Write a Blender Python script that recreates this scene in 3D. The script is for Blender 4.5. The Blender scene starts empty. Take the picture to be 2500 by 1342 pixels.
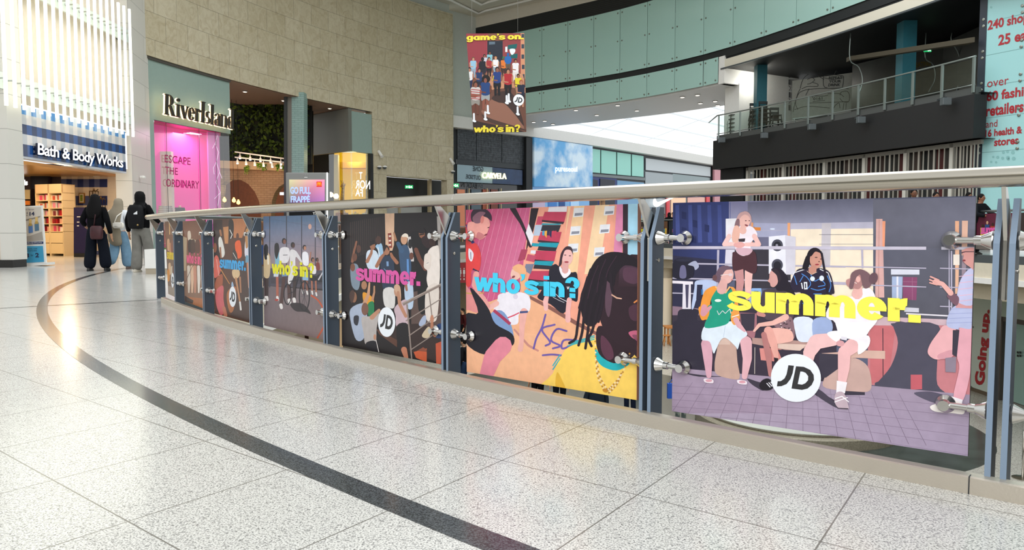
import bpy, bmesh, math, random
from mathutils import Vector, Matrix
random.seed(7)
SC = bpy.context.scene
COL = SC.collection
# ------------------------------------------------------------------ camera, sky, big lights, exposure
FPX = 1800.0; EYE = 0.92
TH = math.atan((671-562)/FPX)
cam = bpy.data.cameras.new('camera'); camo = bpy.data.objects.new('camera', cam); COL.objects.link(camo)
cam.sensor_width = 36; cam.lens = 36*FPX/2500; cam.clip_start = .05; cam.clip_end = 400
camo.location = (0, 0, EYE); camo.rotation_euler = (math.pi/2-TH, 0, 0)
SC.camera = camo
SC.view_settings.view_transform = 'Standard'; SC.view_settings.look = 'None'
SC.view_settings.gamma = 1; SC.view_settings.use_curve_mapping = False
SC.view_settings.exposure = 0.08
w = bpy.data.worlds.new('daylight'); SC.world = w; w.use_nodes = True
bg = w.node_tree.nodes['Background']; bg.inputs[0].default_value = (.93, .97, 1, 1); bg.inputs[1].default_value = 1.0

def area_light(name, loc, size, power, color=(1, 1, 1), rot=(0, 0, 0), size_y=None):
    l = bpy.data.lights.new(name, 'AREA'); l.energy = power; l.color = color; l.size = size
    if size_y: l.shape = 'RECTANGLE'; l.size_y = size_y
    o = bpy.data.objects.new(name, l); o.location = loc; o.rotation_euler = rot; COL.objects.link(o)
    return o
def point_light(name, loc, power, color=(1, 1, 1), r=.1):
    l = bpy.data.lights.new(name, 'POINT'); l.energy = power; l.color = color; l.shadow_soft_size = r
    o = bpy.data.objects.new(name, l); o.location = loc; COL.objects.link(o); return o
# daylight falling through the glass roof of the atrium
area_light('atrium_rooflight', (4, 16, 13.6), 20, 2600, (.95, .98, 1))
area_light('rear_fill_light', (-3, -10, 7), 10, 1500, (.98, .98, 1), (math.radians(64), 0, 0))  # unseen fill lamp added behind the camera to brighten the posters

# ------------------------------------------------------------------ maths
def V(*a): return Vector(a)
def ray(u, v):
    dx = (u-1250)/FPX; dy = -(v-671)/FPX
    return V(dx, math.cos(TH)+dy*math.sin(TH), -math.sin(TH)+dy*math.cos(TH))
EYEP = V(0, 0, EYE)
def onz(u, v, z): d = ray(u, v); return EYEP+d*((z-EYE)/d.z)
def atY(u, v, Y): d = ray(u, v); return EYEP+d*(Y/d.y)
def zat(v, Y, u=1250): return atY(u, v, Y).z
class Plane:
    def __init__(s, p, n):
        s.p = Vector(p); s.n = Vector(n).normalized()
        if s.n.dot(EYEP-s.p) < 0: s.n = -s.n
    def px(s, u, v, off=0):
        d = ray(u, v); t = (s.p-EYEP).dot(s.n)/d.dot(s.n)
        return EYEP+d*t+s.n*off
def vplane(a, b):
    "vertical plane through two plan points"
    d = V(b[0]-a[0], b[1]-a[1], 0)
    return Plane((a[0], a[1], 0), (d.y, -d.x, 0))
def lin(h):
    if not isinstance(h, str): return tuple(h[:3])
    h = h.lstrip('#'); r = []
    for i in (0, 2, 4):
        c = int(h[i:i+2], 16)/255
        r.append(c/12.92 if c <= .04045 else ((c+.055)/1.055)**2.4)
    return tuple(r)
def catmull(pts, n=6, closed=False):
    out = []; P = [Vector(p) for p in pts]; N = len(P)
    rng = range(N) if closed else range(N-1)
    for i in rng:
        p0 = P[(i-1) % N] if closed or i > 0 else P[0]*2-P[1]
        p1 = P[i]; p2 = P[(i+1) % N]
        p3 = P[(i+2) % N] if closed or i < N-2 else P[N-1]*2-P[N-2]
        for k in range(n):
            t = k/n
            out.append(.5*((2*p1)+(p2-p0)*t+(2*p0-5*p1+4*p2-p3)*t*t+(3*p1-3*p2+p3-p0)*t**3))
    if not closed: out.append(P[-1].copy())
    return out

# ------------------------------------------------------------------ materials
MATS = {}
def nt(name):
    m = bpy.data.materials.new(name); m.use_nodes = True
    t = m.node_tree; return m, t, t.nodes['Principled BSDF']
def mat(name, color, rough=.5, metal=0, bump=0, bscale=40, var=0, vscale=8, emit=0, ecol=None, trans=0, alpha=1, spec=.5, coat=0):
    if name in MATS: return MATS[name]
    m, t, b = nt(name); c = lin(color)
    b.inputs['Base Color'].default_value = (*c, 1); b.inputs['Roughness'].default_value = rough
    b.inputs['Metallic'].default_value = metal; b.inputs['Specular IOR Level'].default_value = spec
    b.inputs['Coat Weight'].default_value = coat
    tc = t.nodes.new('ShaderNodeTexCoord')
    if var:
        n = t.nodes.new('ShaderNodeTexNoise'); n.inputs['Scale'].default_value = vscale; n.inputs['Detail'].default_value = 4
        t.links.new(tc.outputs['Object'], n.inputs['Vector'])
        r = t.nodes.new('ShaderNodeValToRGB')
        r.color_ramp.elements[0].position = .3; r.color_ramp.elements[1].position = .7
        r.color_ramp.elements[0].color = (*[x*(1-var) for x in c], 1); r.color_ramp.elements[1].color = (*[min(1, x*(1+var)) for x in c], 1)
        t.links.new(n.outputs['Fac'], r.inputs[0]); t.links.new(r.outputs[0], b.inputs['Base Color'])
    if bump:
        n2 = t.nodes.new('ShaderNodeTexNoise'); n2.inputs['Scale'].default_value = bscale
        t.links.new(tc.outputs['Object'], n2.inputs['Vector'])
        bp = t.nodes.new('ShaderNodeBump'); bp.inputs['Strength'].default_value = bump; bp.inputs['Distance'].default_value = .01
        t.links.new(n2.outputs['Fac'], bp.inputs['Height']); t.links.new(bp.outputs[0], b.inputs['Normal'])
    if emit:
        b.inputs['Emission Color'].default_value = (*(lin(ecol) if ecol else c), 1); b.inputs['Emission Strength'].default_value = emit
    if trans: b.inputs['Transmission Weight'].default_value = trans
    MATS[name] = m; return m
def glassmat(name, color=(.9, 1, .97), glossy=.12, rough=.02, tint=None):
    if name in MATS: return MATS[name]
    m = bpy.data.materials.new(name); m.use_nodes = True; t = m.node_tree; t.nodes.clear()
    o = t.nodes.new('ShaderNodeOutputMaterial'); tr = t.nodes.new('ShaderNodeBsdfTransparent'); g = t.nodes.new('ShaderNodeBsdfGlossy')
    tr.inputs[0].default_value = (*lin(color), 1); g.inputs['Roughness'].default_value = rough; g.inputs[0].default_value = (1, 1, 1, 1)
    mx = t.nodes.new('ShaderNodeMixShader'); f = t.nodes.new('ShaderNodeLayerWeight'); f.inputs[0].default_value = .5
    pw = t.nodes.new('ShaderNodeMath'); pw.operation = 'POWER'; pw.inputs[1].default_value = 5; t.links.new(f.outputs['Facing'], pw.inputs[0])
    a = t.nodes.new('ShaderNodeMath'); a.operation = 'MULTIPLY_ADD'; a.inputs[1].default_value = .45; a.inputs[2].default_value = glossy
    t.links.new(pw.outputs[0], a.inputs[0]); t.links.new(a.outputs[0], mx.inputs[0]); t.links.new(tr.outputs[0], mx.inputs[1])
    t.links.new(g.outputs[0], mx.inputs[2]); t.links.new(mx.outputs[0], o.inputs[0])
    MATS[name] = m; return m
def colmat(name, rough=.45, spec=.3, emit=0, noise=0):
    "base colour printed per face (corner colour attribute 'ink')"
    if name in MATS: return MATS[name]
    m, t, b = nt(name); a = t.nodes.new('ShaderNodeAttribute'); a.attribute_name = 'ink'
    src = a.outputs['Color']
    if noise:
        tc = t.nodes.new('ShaderNodeTexCoord'); n = t.nodes.new('ShaderNodeTexNoise'); n.inputs['Scale'].default_value = 22; n.inputs['Detail'].default_value = 6
        t.links.new(tc.outputs['Object'], n.inputs['Vector'])
        mp = t.nodes.new('ShaderNodeMapRange'); mp.inputs[1].default_value = .3; mp.inputs[2].default_value = .7
        mp.inputs[3].default_value = 1-noise; mp.inputs[4].default_value = 1+noise
        t.links.new(n.outputs['Fac'], mp.inputs[0])
        vm = t.nodes.new('ShaderNodeVectorMath'); vm.operation = 'SCALE'
        t.links.new(src, vm.inputs[0]); t.links.new(mp.outputs[0], vm.inputs['Scale']); src = vm.outputs[0]
    t.links.new(src, b.inputs['Base Color'])
    b.inputs['Roughness'].default_value = rough; b.inputs['Specular IOR Level'].default_value = spec
    if emit:
        t.links.new(src, b.inputs['Emission Color']); b.inputs['Emission Strength'].default_value = emit
    MATS[name] = m; return m

# ------------------------------------------------------------------ mesh builder
class MB:
    def __init__(s): s.v = []; s.f = []; s.c = []; s.smooth = []
    def add(s, vs, fs, col=None, smooth=False):
        o = len(s.v); s.v += [Vector(p) for p in vs]
        for i, f in enumerate(fs):
            s.f.append([o+k for k in f]); s.c.append(col); s.smooth.append(smooth)
        return s
    def quad(s, a, b, c, d, col=None): return s.add([a, b, c, d], [(0, 1, 2, 3)], col)
    def poly(s, pts, col=None): return s.add(pts, [tuple(range(len(pts)))], col)
    def box(s, x0, x1, y0, y1, z0, z1, col=None, M=None):
        vs = [V(x, y, z) for z in (z0, z1) for y in (y0, y1) for x in (x0, x1)]
        if M: vs = [M @ p for p in vs]
        return s.add(vs, [(0, 2, 3, 1), (4, 5, 7, 6), (0, 1, 5, 4), (2, 6, 7, 3), (0, 4, 6, 2), (1, 3, 7, 5)], col)
    def obox(s, o, ax, ay, az, col=None):
        "box from corner o and three edge vectors"
        o = Vector(o); vs = [o+ax*i+ay*j+az*k for k in (0, 1) for j in (0, 1) for i in (0, 1)]
        return s.add(vs, [(0, 2, 3, 1), (4, 5, 7, 6), (0, 1, 5, 4), (2, 6, 7, 3), (0, 4, 6, 2), (1, 3, 7, 5)], col)
    def prism(s, pts, vec, col=None):
        "extrude polygon by vec"
        n = len(pts); a = [Vector(p) for p in pts]; b = [p+vec for p in a]
        fs = [tuple(range(n-1, -1, -1)), tuple(range(n, 2*n))]+[(i, (i+1) % n, n+(i+1) % n, n+i) for i in range(n)]
        return s.add(a+b, fs, col)
    def rings(s, rings, caps=True, col=None, smooth=True, closed=False):
        n = len(rings[0]); vs = [p for r in rings for p in r]; m = len(rings); fs = []
        for i in range(m if closed else m-1):
            j = (i+1) % m
            for k in range(n): fs.append((i*n+k, i*n+(k+1) % n, j*n+(k+1) % n, j*n+k))
        o = len(s.v); s.add(vs, fs, col, smooth)
        if caps and not closed:
            s.f.append([o+k for k in range(n-1, -1, -1)]); s.c.append(col); s.smooth.append(False)
            s.f.append([o+(m-1)*n+k for k in range(n)]); s.c.append(col); s.smooth.append(False)
        return s
    def tube(s, pts, r, seg=12, col=None, caps=True, closed=False, flat=1.0):
        P = [Vector(p) for p in pts]; rs = r if isinstance(r, (list, tuple)) else [r]*len(P); rr = []
        for i, p in enumerate(P):
            if closed: d = P[(i+1) % len(P)]-P[i-1]
            else: d = P[min(i+1, len(P)-1)]-P[max(i-1, 0)]
            d.normalize(); up = V(0, 0, 1) if abs(d.z) < .95 else V(0, 1, 0)
            a = d.cross(up).normalized(); b = a.cross(d).normalized()
            rr.append([p+(a*math.cos(2*math.pi*k/seg)+b*math.sin(2*math.pi*k/seg)*flat)*rs[i] for k in range(seg)])
        return s.rings(rr, caps, col, True, closed)
    def lathe(s, base, axis, prof, seg=16, col=None):
        "prof: [(distance along axis, radius)]"
        ax = Vector(axis).normalized(); up = V(0, 0, 1) if abs(ax.z) < .9 else V(1, 0, 0)
        a = ax.cross(up).normalized(); b = a.cross(ax)
        rr = [[Vector(base)+ax*h+(a*math.cos(2*math.pi*k/seg)+b*math.sin(2*math.pi*k/seg))*r for k in range(seg)] for h, r in prof]
        return s.rings(rr, True, col, False)
    def ball(s, c, rx, ry=None, rz=None, seg=14, col=None, M=None):
        ry = ry or rx; rz = rz or rx; n = seg//2+1; vs = []; fs = []
        for i in range(n+1):
            th = math.pi*i/n
            for k in range(seg):
                ph = 2*math.pi*k/seg; p = V(rx*math.sin(th)*math.cos(ph), ry*math.sin(th)*math.sin(ph), rz*math.cos(th))
                if M: p = M @ p
                vs.append(Vector(c)+p)
        for i in range(n):
            for k in range(seg): fs.append((i*seg+k, (i+1)*seg+k, (i+1)*seg+(k+1) % seg, i*seg+(k+1) % seg))
        return s.add(vs, fs, col, True)
    def strip(s, pts, z0, z1, col=None):
        "vertical ribbon along plan points"
        for a, b in zip(pts[:-1], pts[1:]): s.quad(V(a[0], a[1], z0), V(b[0], b[1], z0), V(b[0], b[1], z1), V(a[0], a[1], z1), col)
        return s
    def wall(s, pts, z0, z1, th, side=1, col=None):
        "thick wall along plan points"
        A = [V(p[0], p[1], 0) for p in pts]; B = []
        for i, p in enumerate(A):
            d = A[min(i+1, len(A)-1)]-A[max(i-1, 0)]; d.normalize(); B.append(p+V(d.y, -d.x, 0)*th*side)
        rr = [[V(a.x, a.y, z0), V(b.x, b.y, z0), V(b.x, b.y, z1), V(a.x, a.y, z1)] for a, b in zip(A, B)]
        return s.rings(rr, True, col, False)
    def build(s, name, m, parent=None, bevel=0, fixn=True):
        me = bpy.data.meshes.new(name); me.from_pydata([tuple(p) for p in s.v], [], s.f); me.materials.append(m)
        if any(c is not None for c in s.c):
            at = me.color_attributes.new('ink', 'FLOAT_COLOR', 'CORNER'); li = 0; dat = []
            for f, c in zip(s.f, s.c):
                for k in range(len(f)):
                    cc = c if c is not None else (1, 1, 1)
                    if len(cc) and isinstance(cc[0], (tuple, list)): cc = cc[k]
                    dat += [*cc[:3], 1.0]
            at.data.foreach_set('color', dat)
        me.polygons.foreach_set('use_smooth', s.smooth); me.update()
        if fixn:
            bm = bmesh.new(); bm.from_mesh(me); bmesh.ops.recalc_face_normals(bm, faces=bm.faces); bm.to_mesh(me); bm.free()
        o = bpy.data.objects.new(name, me); COL.objects.link(o)
        if parent: attach(o, parent)
        if bevel:
            b = o.modifiers.new('edge', 'BEVEL'); b.width = bevel; b.segments = 2; b.limit_method = 'ANGLE'
        return o
def attach(o, parent):
    o.parent = parent; o.matrix_parent_inverse = wm(parent).inverted()
def wm(o):
    m = o.matrix_basis.copy(); return (wm(o.parent) @ o.matrix_parent_inverse @ m) if o.parent else m
def tag(o, label=None, cat=None, group=None, kind=None):
    if label: o['label'] = label
    if cat: o['category'] = cat
    if group: o['group'] = group
    if kind: o['kind'] = kind
    return o
def thing(name, label, cat, loc=(0, 0, 0), group=None):
    o = bpy.data.objects.new(name, None); o.location = loc; o.empty_display_size = .2; COL.objects.link(o)
    return tag(o, label, cat, group)
def copy_tree(o, M=None, parent=None):
    c = o.copy(); COL.objects.link(c)
    if parent: c.parent = parent; c.matrix_parent_inverse = o.matrix_parent_inverse.copy()
    elif M is not None: c.matrix_basis = M @ o.matrix_basis
    for ch in list(o.children): copy_tree(ch, None, c)
    return c
def struct(name, mb, m, label=None):
    o = mb.build(name, m); o['kind'] = 'structure'
    if label: o['label'] = label
    return o
# ------------------------------------------------------------------ lettering
_tc = {}
def glyphs(s, bold=0, space=1.0, shear=0, res=3, align='LEFT', line=1.0):
    k = (s, bold, space, shear, align, line)
    if k in _tc: return _tc[k]
    cu = bpy.data.curves.new('t', 'FONT'); cu.body = s; cu.offset = bold; cu.space_character = space; cu.shear = shear
    cu.resolution_u = res; cu.align_x = align; cu.space_line = line; cu.fill_mode = 'FRONT'
    ob = bpy.data.objects.new('t', cu); COL.objects.link(ob)
    dg = bpy.context.evaluated_depsgraph_get(); dg.update()
    me = bpy.data.meshes.new_from_object(ob.evaluated_get(dg))
    vs = [v.co.copy() for v in me.vertices]; fs = [tuple(p.vertices) for p in me.polygons]
    bpy.data.objects.remove(ob); bpy.data.meshes.remove(me); bpy.data.curves.remove(cu)
    x0 = min(v.x for v in vs); x1 = max(v.x for v in vs); y0 = min(v.y for v in vs); y1 = max(v.y for v in vs)
    par = list(range(len(vs)))
    def find(i):
        while par[i] != i: par[i] = par[par[i]]; i = par[i]
        return i
    for f in fs:
        for i in f[1:]: par[find(i)] = find(f[0])
    ids = sorted({find(i) for i in range(len(vs))}, key=lambda r: vs[r].x); rank = {r: n for n, r in enumerate(ids)}
    _tc[k] = ([((v.x-x0)/(x1-x0), (v.y-y0)/(y1-y0), rank[find(i)] % 3) for i, v in enumerate(vs)], fs, (x1-x0)/(y1-y0)); return _tc[k]
def text_on(mb, s, quad, depth=0, off=.002, n=None, bold=0, space=1.0, shear=0, col=None, flip=False, align='LEFT', line=1.0):
    "quad = bottom-left, bottom-right, top-right, top-left corners of the lettering's box; depth = thickness"
    uv, fs, _ = glyphs(s, bold, space, shear, 3, align, line); a, b, c, d = [Vector(q) for q in quad]
    if n is None:
        n = (b-a).cross(d-a).normalized()
        if n.dot(EYEP-a) < 0: n = -n
    def mp(x, y, o):
        if flip: x = 1-x
        return a.lerp(b, x).lerp(d.lerp(c, x), y)+n*o
    vs = [mp(x, y, off+depth+.00012*r) for x, y, r in uv]; mb.add(vs, fs, col)
    if depth:
        ec = {}
        for f in fs:
            for i in range(len(f)):
                e = (f[i], f[(i+1) % len(f)]); ec[tuple(sorted(e))] = ec.get(tuple(sorted(e)), 0)+1
        o = len(mb.v); mb.v += [mp(x, y, off) for x, y, r in uv]; base = o-len(uv)
        for (i, j), k in ec.items():
            if k == 1: mb.f.append([base+i, base+j, o+j, o+i]); mb.c.append(col); mb.smooth.append(False)
        mb.f += [[o+k for k in f] for f in fs]; mb.c += [col]*len(fs); mb.smooth += [False]*len(fs)
    return mb
def pq(pl, pts): return [pl.px(*p) for p in pts]

# heavy rounded grotesque for the poster slogans, built from thick strokes (x-height 1)
def fat_polys(text):
    W = .39; out = []; x = 0
    def ring(cx, cy, rx, ry, a0, a1, w=W, h=.3):
        N = max(6, int(abs(a1-a0)/12)); pv = None
        for k in range(N+1):
            t = math.radians(a0+(a1-a0)*k/N); o = (cx+rx*math.cos(t), cy+ry*math.sin(t)); i = (cx+(rx-w)*math.cos(t), cy+(ry-h)*math.sin(t))
            if pv: out.append([pv[0], o, i, pv[1]])
            pv = (o, i)
    def bar(x0, y0, x1, y1): out.append([(x0, y0), (x1, y0), (x1, y1), (x0, y1)])
    def stroke_(pts, w):
        P = catmull([V(a, b, 0) for a, b in pts], 6); L_ = []; R_ = []
        for i, p in enumerate(P):
            d = (P[min(i+1, len(P)-1)]-P[max(i-1, 0)]).normalized(); n = V(-d.y, d.x*.8, 0)*w/2; L_.append(p+n); R_.append(p-n)
        for i in range(len(P)-1): out.append([(L_[i].x, L_[i].y), (L_[i+1].x, L_[i+1].y), (R_[i+1].x, R_[i+1].y), (R_[i].x, R_[i].y)])
    def arch(x, wd): ring(x+wd/2, .5, wd/2, .52, 0, 180, W*.95, .31); bar(x+wd-W, 0, x+wd, .52)
    for c in text:
        if c == 's': stroke_([(x+.93, .70), (x+.80, .80), (x+.5, .87), (x+.2, .78), (x+.24, .60), (x+.52, .51), (x+.80, .40), (x+.82, .22), (x+.5, .13), (x+.2, .20), (x+.08, .31)], .33); x += 1.0
        elif c == 'u': bar(x, .46, x+W, 1); ring(x+.48, .5, .48, .52, 180, 360, W*.95, .31); bar(x+.96-W, 0, x+.96, 1); x += 1.0
        elif c == 'n': bar(x, 0, x+W, 1); arch(x+.04, .94); x += 1.02
        elif c == 'm': bar(x, 0, x+W, 1); arch(x+.04, .86); arch(x+.55, .90); x += 1.50
        elif c == 'e': ring(x+.5, .5, .5, .52, 0, 322, W, .27); bar(x+.2, .40, x+.99, .57); x += 1.03
        elif c == 'r': bar(x, 0, x+W, 1); ring(x+.62, .50, .46, .52, 88, 180, W, .33); x += .66
        elif c == '.': bar(x, 0, x+.39, .33); x += .45
        elif c == 'o': ring(x+.52, .5, .52, .52, 0, 360, W, .29); x += 1.06
        elif c == 'w':
            for a, b in (((.0, 1), (.38, 0)), ((.62, 1), (.38, 0)), ((.62, 1), (.92, 0)), ((1.24, 1), (.92, 0))): 
                h = .185; out.append([(x+a[0]+(.0), a[1]), (x+a[0]+2*h, a[1]), (x+b[0]+h*1.3, b[1]), (x+b[0]-h*.5, b[1])])
            x += 1.5
        elif c == 'h': bar(x, 0, x+W, 1.38); arch(x+.04, .94); x += 1.02
        elif c == 'i': bar(x, 0, x+W, 1); bar(x, 1.12, x+W, 1.38); x += .42
        elif c == "'": out.append([(x, 1.4), (x+.34, 1.4), (x+.3, 1.1), (x+.1, .92), (x+.0, .92), (x+.12, 1.12)]); x += .3
        elif c == '?': ring(x+.46, .98, .46, .42, -60, 180, W*.9, .25); bar(x+.28, .40, x+.66, .68); bar(x+.28, 0, x+.66, .31); x += .98
        elif c == 'g': ring(x+.5, .52, .5, .5, 0, 360, W, .25); bar(x+1.0-W, 0, x+1.0, 1); ring(x+.5, -.02, .5, .36, 180, 360, W, .22); x += 1.06
        elif c == 'a': ring(x+.48, .5, .5, .5, 0, 360, W, .25); bar(x+.98-W, 0, x+.98, 1); x += 1.03
        elif c == ' ': x += .34
    return out
_fc = {}
def fat_on(mb, text, quad, n, off):
    if text not in _fc: _fc[text] = fat_polys(text)
    G = _fc[text]; xs = [p[0] for g in G for p in g]; ys = [p[1] for g in G for p in g]; x0, x1, y0, y1 = min(xs), max(xs), min(ys), max(ys); a, b, c, d = [Vector(q) for q in quad]
    for i, g in enumerate(G): mb.poly([a.lerp(b, (x-x0)/(x1-x0)).lerp(d.lerp(c, (x-x0)/(x1-x0)), (y-y0)/(y1-y0))+n*(off+.00003*(i % 7)) for x, y in g])
    return mb
# ================================================================== SETTING
def smooth(x, a, b):
    t = max(0, min(1, (x-a)/(b-a))); return t*t*(3-2*t)
def zf(x, y): return .3*smooth(x, -3, 4)*smooth(y, 3, 14)      # the far walkway lies a little higher
KC = V(25.451, 29.783, 0); KR = 36.222
def karc(x, r=KR):
    "point of the near edge's circle at plan x"
    return V(x, KC.y-math.sqrt(r*r-(x-KC.x)**2), 0)
NEAR = [karc(-4.5+i*.35, KR-.05) for i in range(52)]            # to x = 13.35
FARC = catmull([V(13.35, -4.3, 0), V(14.0, 0, 0), V(13, 6, 0), V(12.3, 12, 0), V(12.1, 17.5, 0), V(9.9, 27, 0), V(6.8, 35, 0), V(4, 38.5, 0), V(1, 40, 0),
                V(-2, 39, 0), V(-3.6, 33, 0), V(-4.2, 25, 0), V(-4.07, 17.4, 0), V(-3.98, 13.5, 0), V(-4.05, 11.5, 0), V(-4.3, 10.1, 0), V(-4.5, 9.45, 0)], 6)
VOID = NEAR+FARC[1:-1]
LOW = -4.2

def terrazzo(name, base, dark, light, tint=0, ang=35.3, cell=.612, joints=True, rough=.2, sc=1.0):
    m, t, b = nt(name); L = t.links; N = t.nodes.new
    geo = N('ShaderNodeNewGeometry'); mp = N('ShaderNodeMapping'); L.new(geo.outputs['Position'], mp.inputs[0])
    n1 = N('ShaderNodeTexNoise'); n1.inputs['Scale'].default_value = 170*sc; n1.inputs['Detail'].default_value = 2; L.new(geo.outputs['Position'], n1.inputs['Vector'])
    v1 = N('ShaderNodeTexVoronoi'); v1.inputs['Scale'].default_value = 130*sc; L.new(geo.outputs['Position'], v1.inputs['Vector'])
    r1 = N('ShaderNodeValToRGB'); e = r1.color_ramp.elements
    e[0].position = .36; e[0].color = (*lin(dark), 1); e[1].position = .56; e[1].color = (*lin(light), 1)
    x = r1.color_ramp.elements.new(.46); x.color = (*lin(base), 1); L.new(n1.outputs['Fac'], r1.inputs[0])
    sep = N('ShaderNodeSeparateColor'); L.new(v1.outputs['Color'], sep.inputs[0])
    r2 = N('ShaderNodeValToRGB'); r2.color_ramp.elements[0].position = .0; r2.color_ramp.elements[0].color = (.55, .55, .56, 1)
    r2.color_ramp.elements[1].position = .22; r2.color_ramp.elements[1].color = (1, 1, 1, 1); L.new(sep.outputs[0], r2.inputs[0])
    mu = N('ShaderNodeMix'); mu.data_type = 'RGBA'; mu.blend_type = 'MULTIPLY'; mu.inputs[0].default_value = 1
    L.new(r1.outputs[0], mu.inputs[6]); L.new(r2.outputs[0], mu.inputs[7]); out = mu.outputs[2]
    n3 = N('ShaderNodeTexNoise'); n3.inputs['Scale'].default_value = .9; L.new(geo.outputs['Position'], n3.inputs['Vector'])
    r3 = N('ShaderNodeValToRGB'); r3.color_ramp.elements[0].color = (.9, .91, .9, 1); r3.color_ramp.elements[1].color = (1, 1, 1, 1)
    L.new(n3.outputs['Fac'], r3.inputs[0]); m2 = N('ShaderNodeMix'); m2.data_type = 'RGBA'; m2.blend_type = 'MULTIPLY'; m2.inputs[0].default_value = 1
    L.new(out, m2.inputs[6]); L.new(r3.outputs[0], m2.inputs[7]); out = m2.outputs[2]
    if joints:
        sx = N('ShaderNodeSeparateXYZ'); L.new(geo.outputs['Position'], sx.inputs[0]); a = math.radians(ang); masks = []
        for cx, cy, off in ((math.sin(math.radians(39)), math.cos(math.radians(39)), .394), (-math.sin(math.radians(55.3)), math.cos(math.radians(55.3)), .46)):
            d = N('ShaderNodeVectorMath'); d.operation = 'DOT_PRODUCT'; d.inputs[1].default_value = (cx, cy, 0); L.new(geo.outputs['Position'], d.inputs[0])
            ad = N('ShaderNodeMath'); ad.operation = 'ADD'; ad.inputs[1].default_value = 100*cell-off; L.new(d.outputs['Value'], ad.inputs[0])
            mo = N('ShaderNodeMath'); mo.operation = 'MODULO'; mo.inputs[1].default_value = cell; L.new(ad.outputs[0], mo.inputs[0])
            le = N('ShaderNodeMath'); le.operation = 'LESS_THAN'; le.inputs[1].default_value = .0055; L.new(mo.outputs[0], le.inputs[0]); masks.append(le)
        mx = N('ShaderNodeMath'); mx.operation = 'MAXIMUM'; L.new(masks[0].outputs[0], mx.inputs[0]); L.new(masks[1].outputs[0], mx.inputs[1])
        ml = N('ShaderNodeMath'); ml.operation = 'MULTIPLY'; ml.inputs[1].default_value = .92; L.new(mx.outputs[0], ml.inputs[0])
        m3 = N('ShaderNodeMix'); m3.data_type = 'RGBA'; L.new(ml.outputs[0], m3.inputs[0]); L.new(out, m3.inputs[6]); m3.inputs[7].default_value = (.16, .15, .13, 1); out = m3.outputs[2]
    L.new(out, b.inputs['Base Color']); b.inputs['Roughness'].default_value = rough; b.inputs['Specular IOR Level'].default_value = .5
    return m
M_floor = terrazzo('terrazzo_floor', '#c6c4bd', '#858482', '#dedcd6', rough=.17)
M_stripe = terrazzo('dark_granite', '#3c4042', '#26292b', '#565a5c', joints=False, rough=.14)
M_lowfloor = terrazzo('lower_terrazzo', '#b5b2a8', '#8c8a84', '#c8c5bc', rough=.25, sc=.4)

# walkway floor around the opening
CEN = V(3.5, 17, 0); mb = MB(); n = len(VOID); NR = 9
def outer(p):
    d = (p-CEN).normalized(); return CEN+d*95
rr = []
for k in range(NR):
    t = (k/(NR-1))**2.2; ring = []
    for p in VOID:
        q = p.lerp(outer(p), t); ring.append(V(q.x, q.y, zf(q.x, q.y)))
    rr.append(ring)
for k in range(NR-1):
    for i in range(n):
        j = (i+1) % n; mb.quad(rr[k][i], rr[k][j], rr[k+1][j], rr[k+1][i])
struct('floor', mb, M_floor)
# curved dark inlay
mb = MB(); SCN = V(20.839, 25.242, 0); A = [math.radians(176+i*.75) for i in range(90)]
for a, b2 in zip(A[:-1], A[1:]):
    def q(a, r): return V(SCN.x+r*math.cos(a), SCN.y+r*math.sin(a), .0015)
    mb.quad(q(a, 31.107), q(b2, 31.107), q(b2, 31.218), q(a, 31.218))
s = mb.build('trim_1', M_stripe); tag(s, 'dark granite stripe curving through the pale terrazzo floor', None, None, 'structure')
# straight dark joint far left
mb = MB(); a = onz(0, 752, .0018); b2 = onz(385, 731, .0018); d = (b2-a).normalized(); nn = V(-d.y, d.x, 0)*.03
mb.quad(a-d*6-nn, b2-nn, b2+nn, a-d*6+nn)
tag(mb.build('trim_2', M_stripe), 'thin dark joint strip across the floor left of the balustrade end', None, None, 'structure')
# slab edges round the opening
M_slabgrey = mat('slab_grey', '#4a5052', .5); M_cream = mat('cream_paint', '#d6cdb9', .6, var=.03); M_white = mat('white_paint', '#e9e7e2', .5, var=.02)
M_beige = mat('beige_soffit', '#b9ae98', .6, var=.04)
M_steelbrush = mat('brushed_steel', '#b9b6b0', .28, 1, bump=.15, bscale=300)
def off_ring(pts, d):
    out = []; N = len(pts)
    for i in range(N):
        t = (pts[(i+1) % N]-pts[i-1]).normalized(); out.append(pts[i]+V(t.y, -t.x, 0)*d)
    return out
VOIDc = VOID+[VOID[0]]
def band(pts, a, b2, mbx, closed=True):
    P = pts+[pts[0]] if closed else pts
    for p, q in zip(P[:-1], P[1:]):
        zp, zq = zf(p.x, p.y), zf(q.x, q.y)
        mbx.quad(V(p.x, p.y, zp+a), V(q.x, q.y, zq+a), V(q.x, q.y, zq+b2), V(p.x, p.y, zp+b2))
def slope_ring(P, Q, za, zb, mbx):
    N = len(P)
    for i in range(N):
        j = (i+1) % N
        mbx.quad(V(P[i].x, P[i].y, zf(P[i].x, P[i].y)+za), V(P[j].x, P[j].y, zf(P[j].x, P[j].y)+za), V(Q[j].x, Q[j].y, zf(P[j].x, P[j].y)+zb), V(Q[i].x, Q[i].y, zf(P[i].x, P[i].y)+zb))
INW = off_ring(VOID, .05)
if (INW[10]-CEN).length > (VOID[10]-CEN).length: SGN = -1
else: SGN = 1
mb = MB(); band(VOID, -.2, 0, mb); tag(mb.build('trim_3', M_slabgrey), None, None, None, 'structure')
mb = MB(); band(VOID, -.58, -.2, mb); tag(mb.build('trim_4', M_cream), None, None, None, 'structure')
LIP = off_ring(VOID, .06*SGN)
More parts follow.
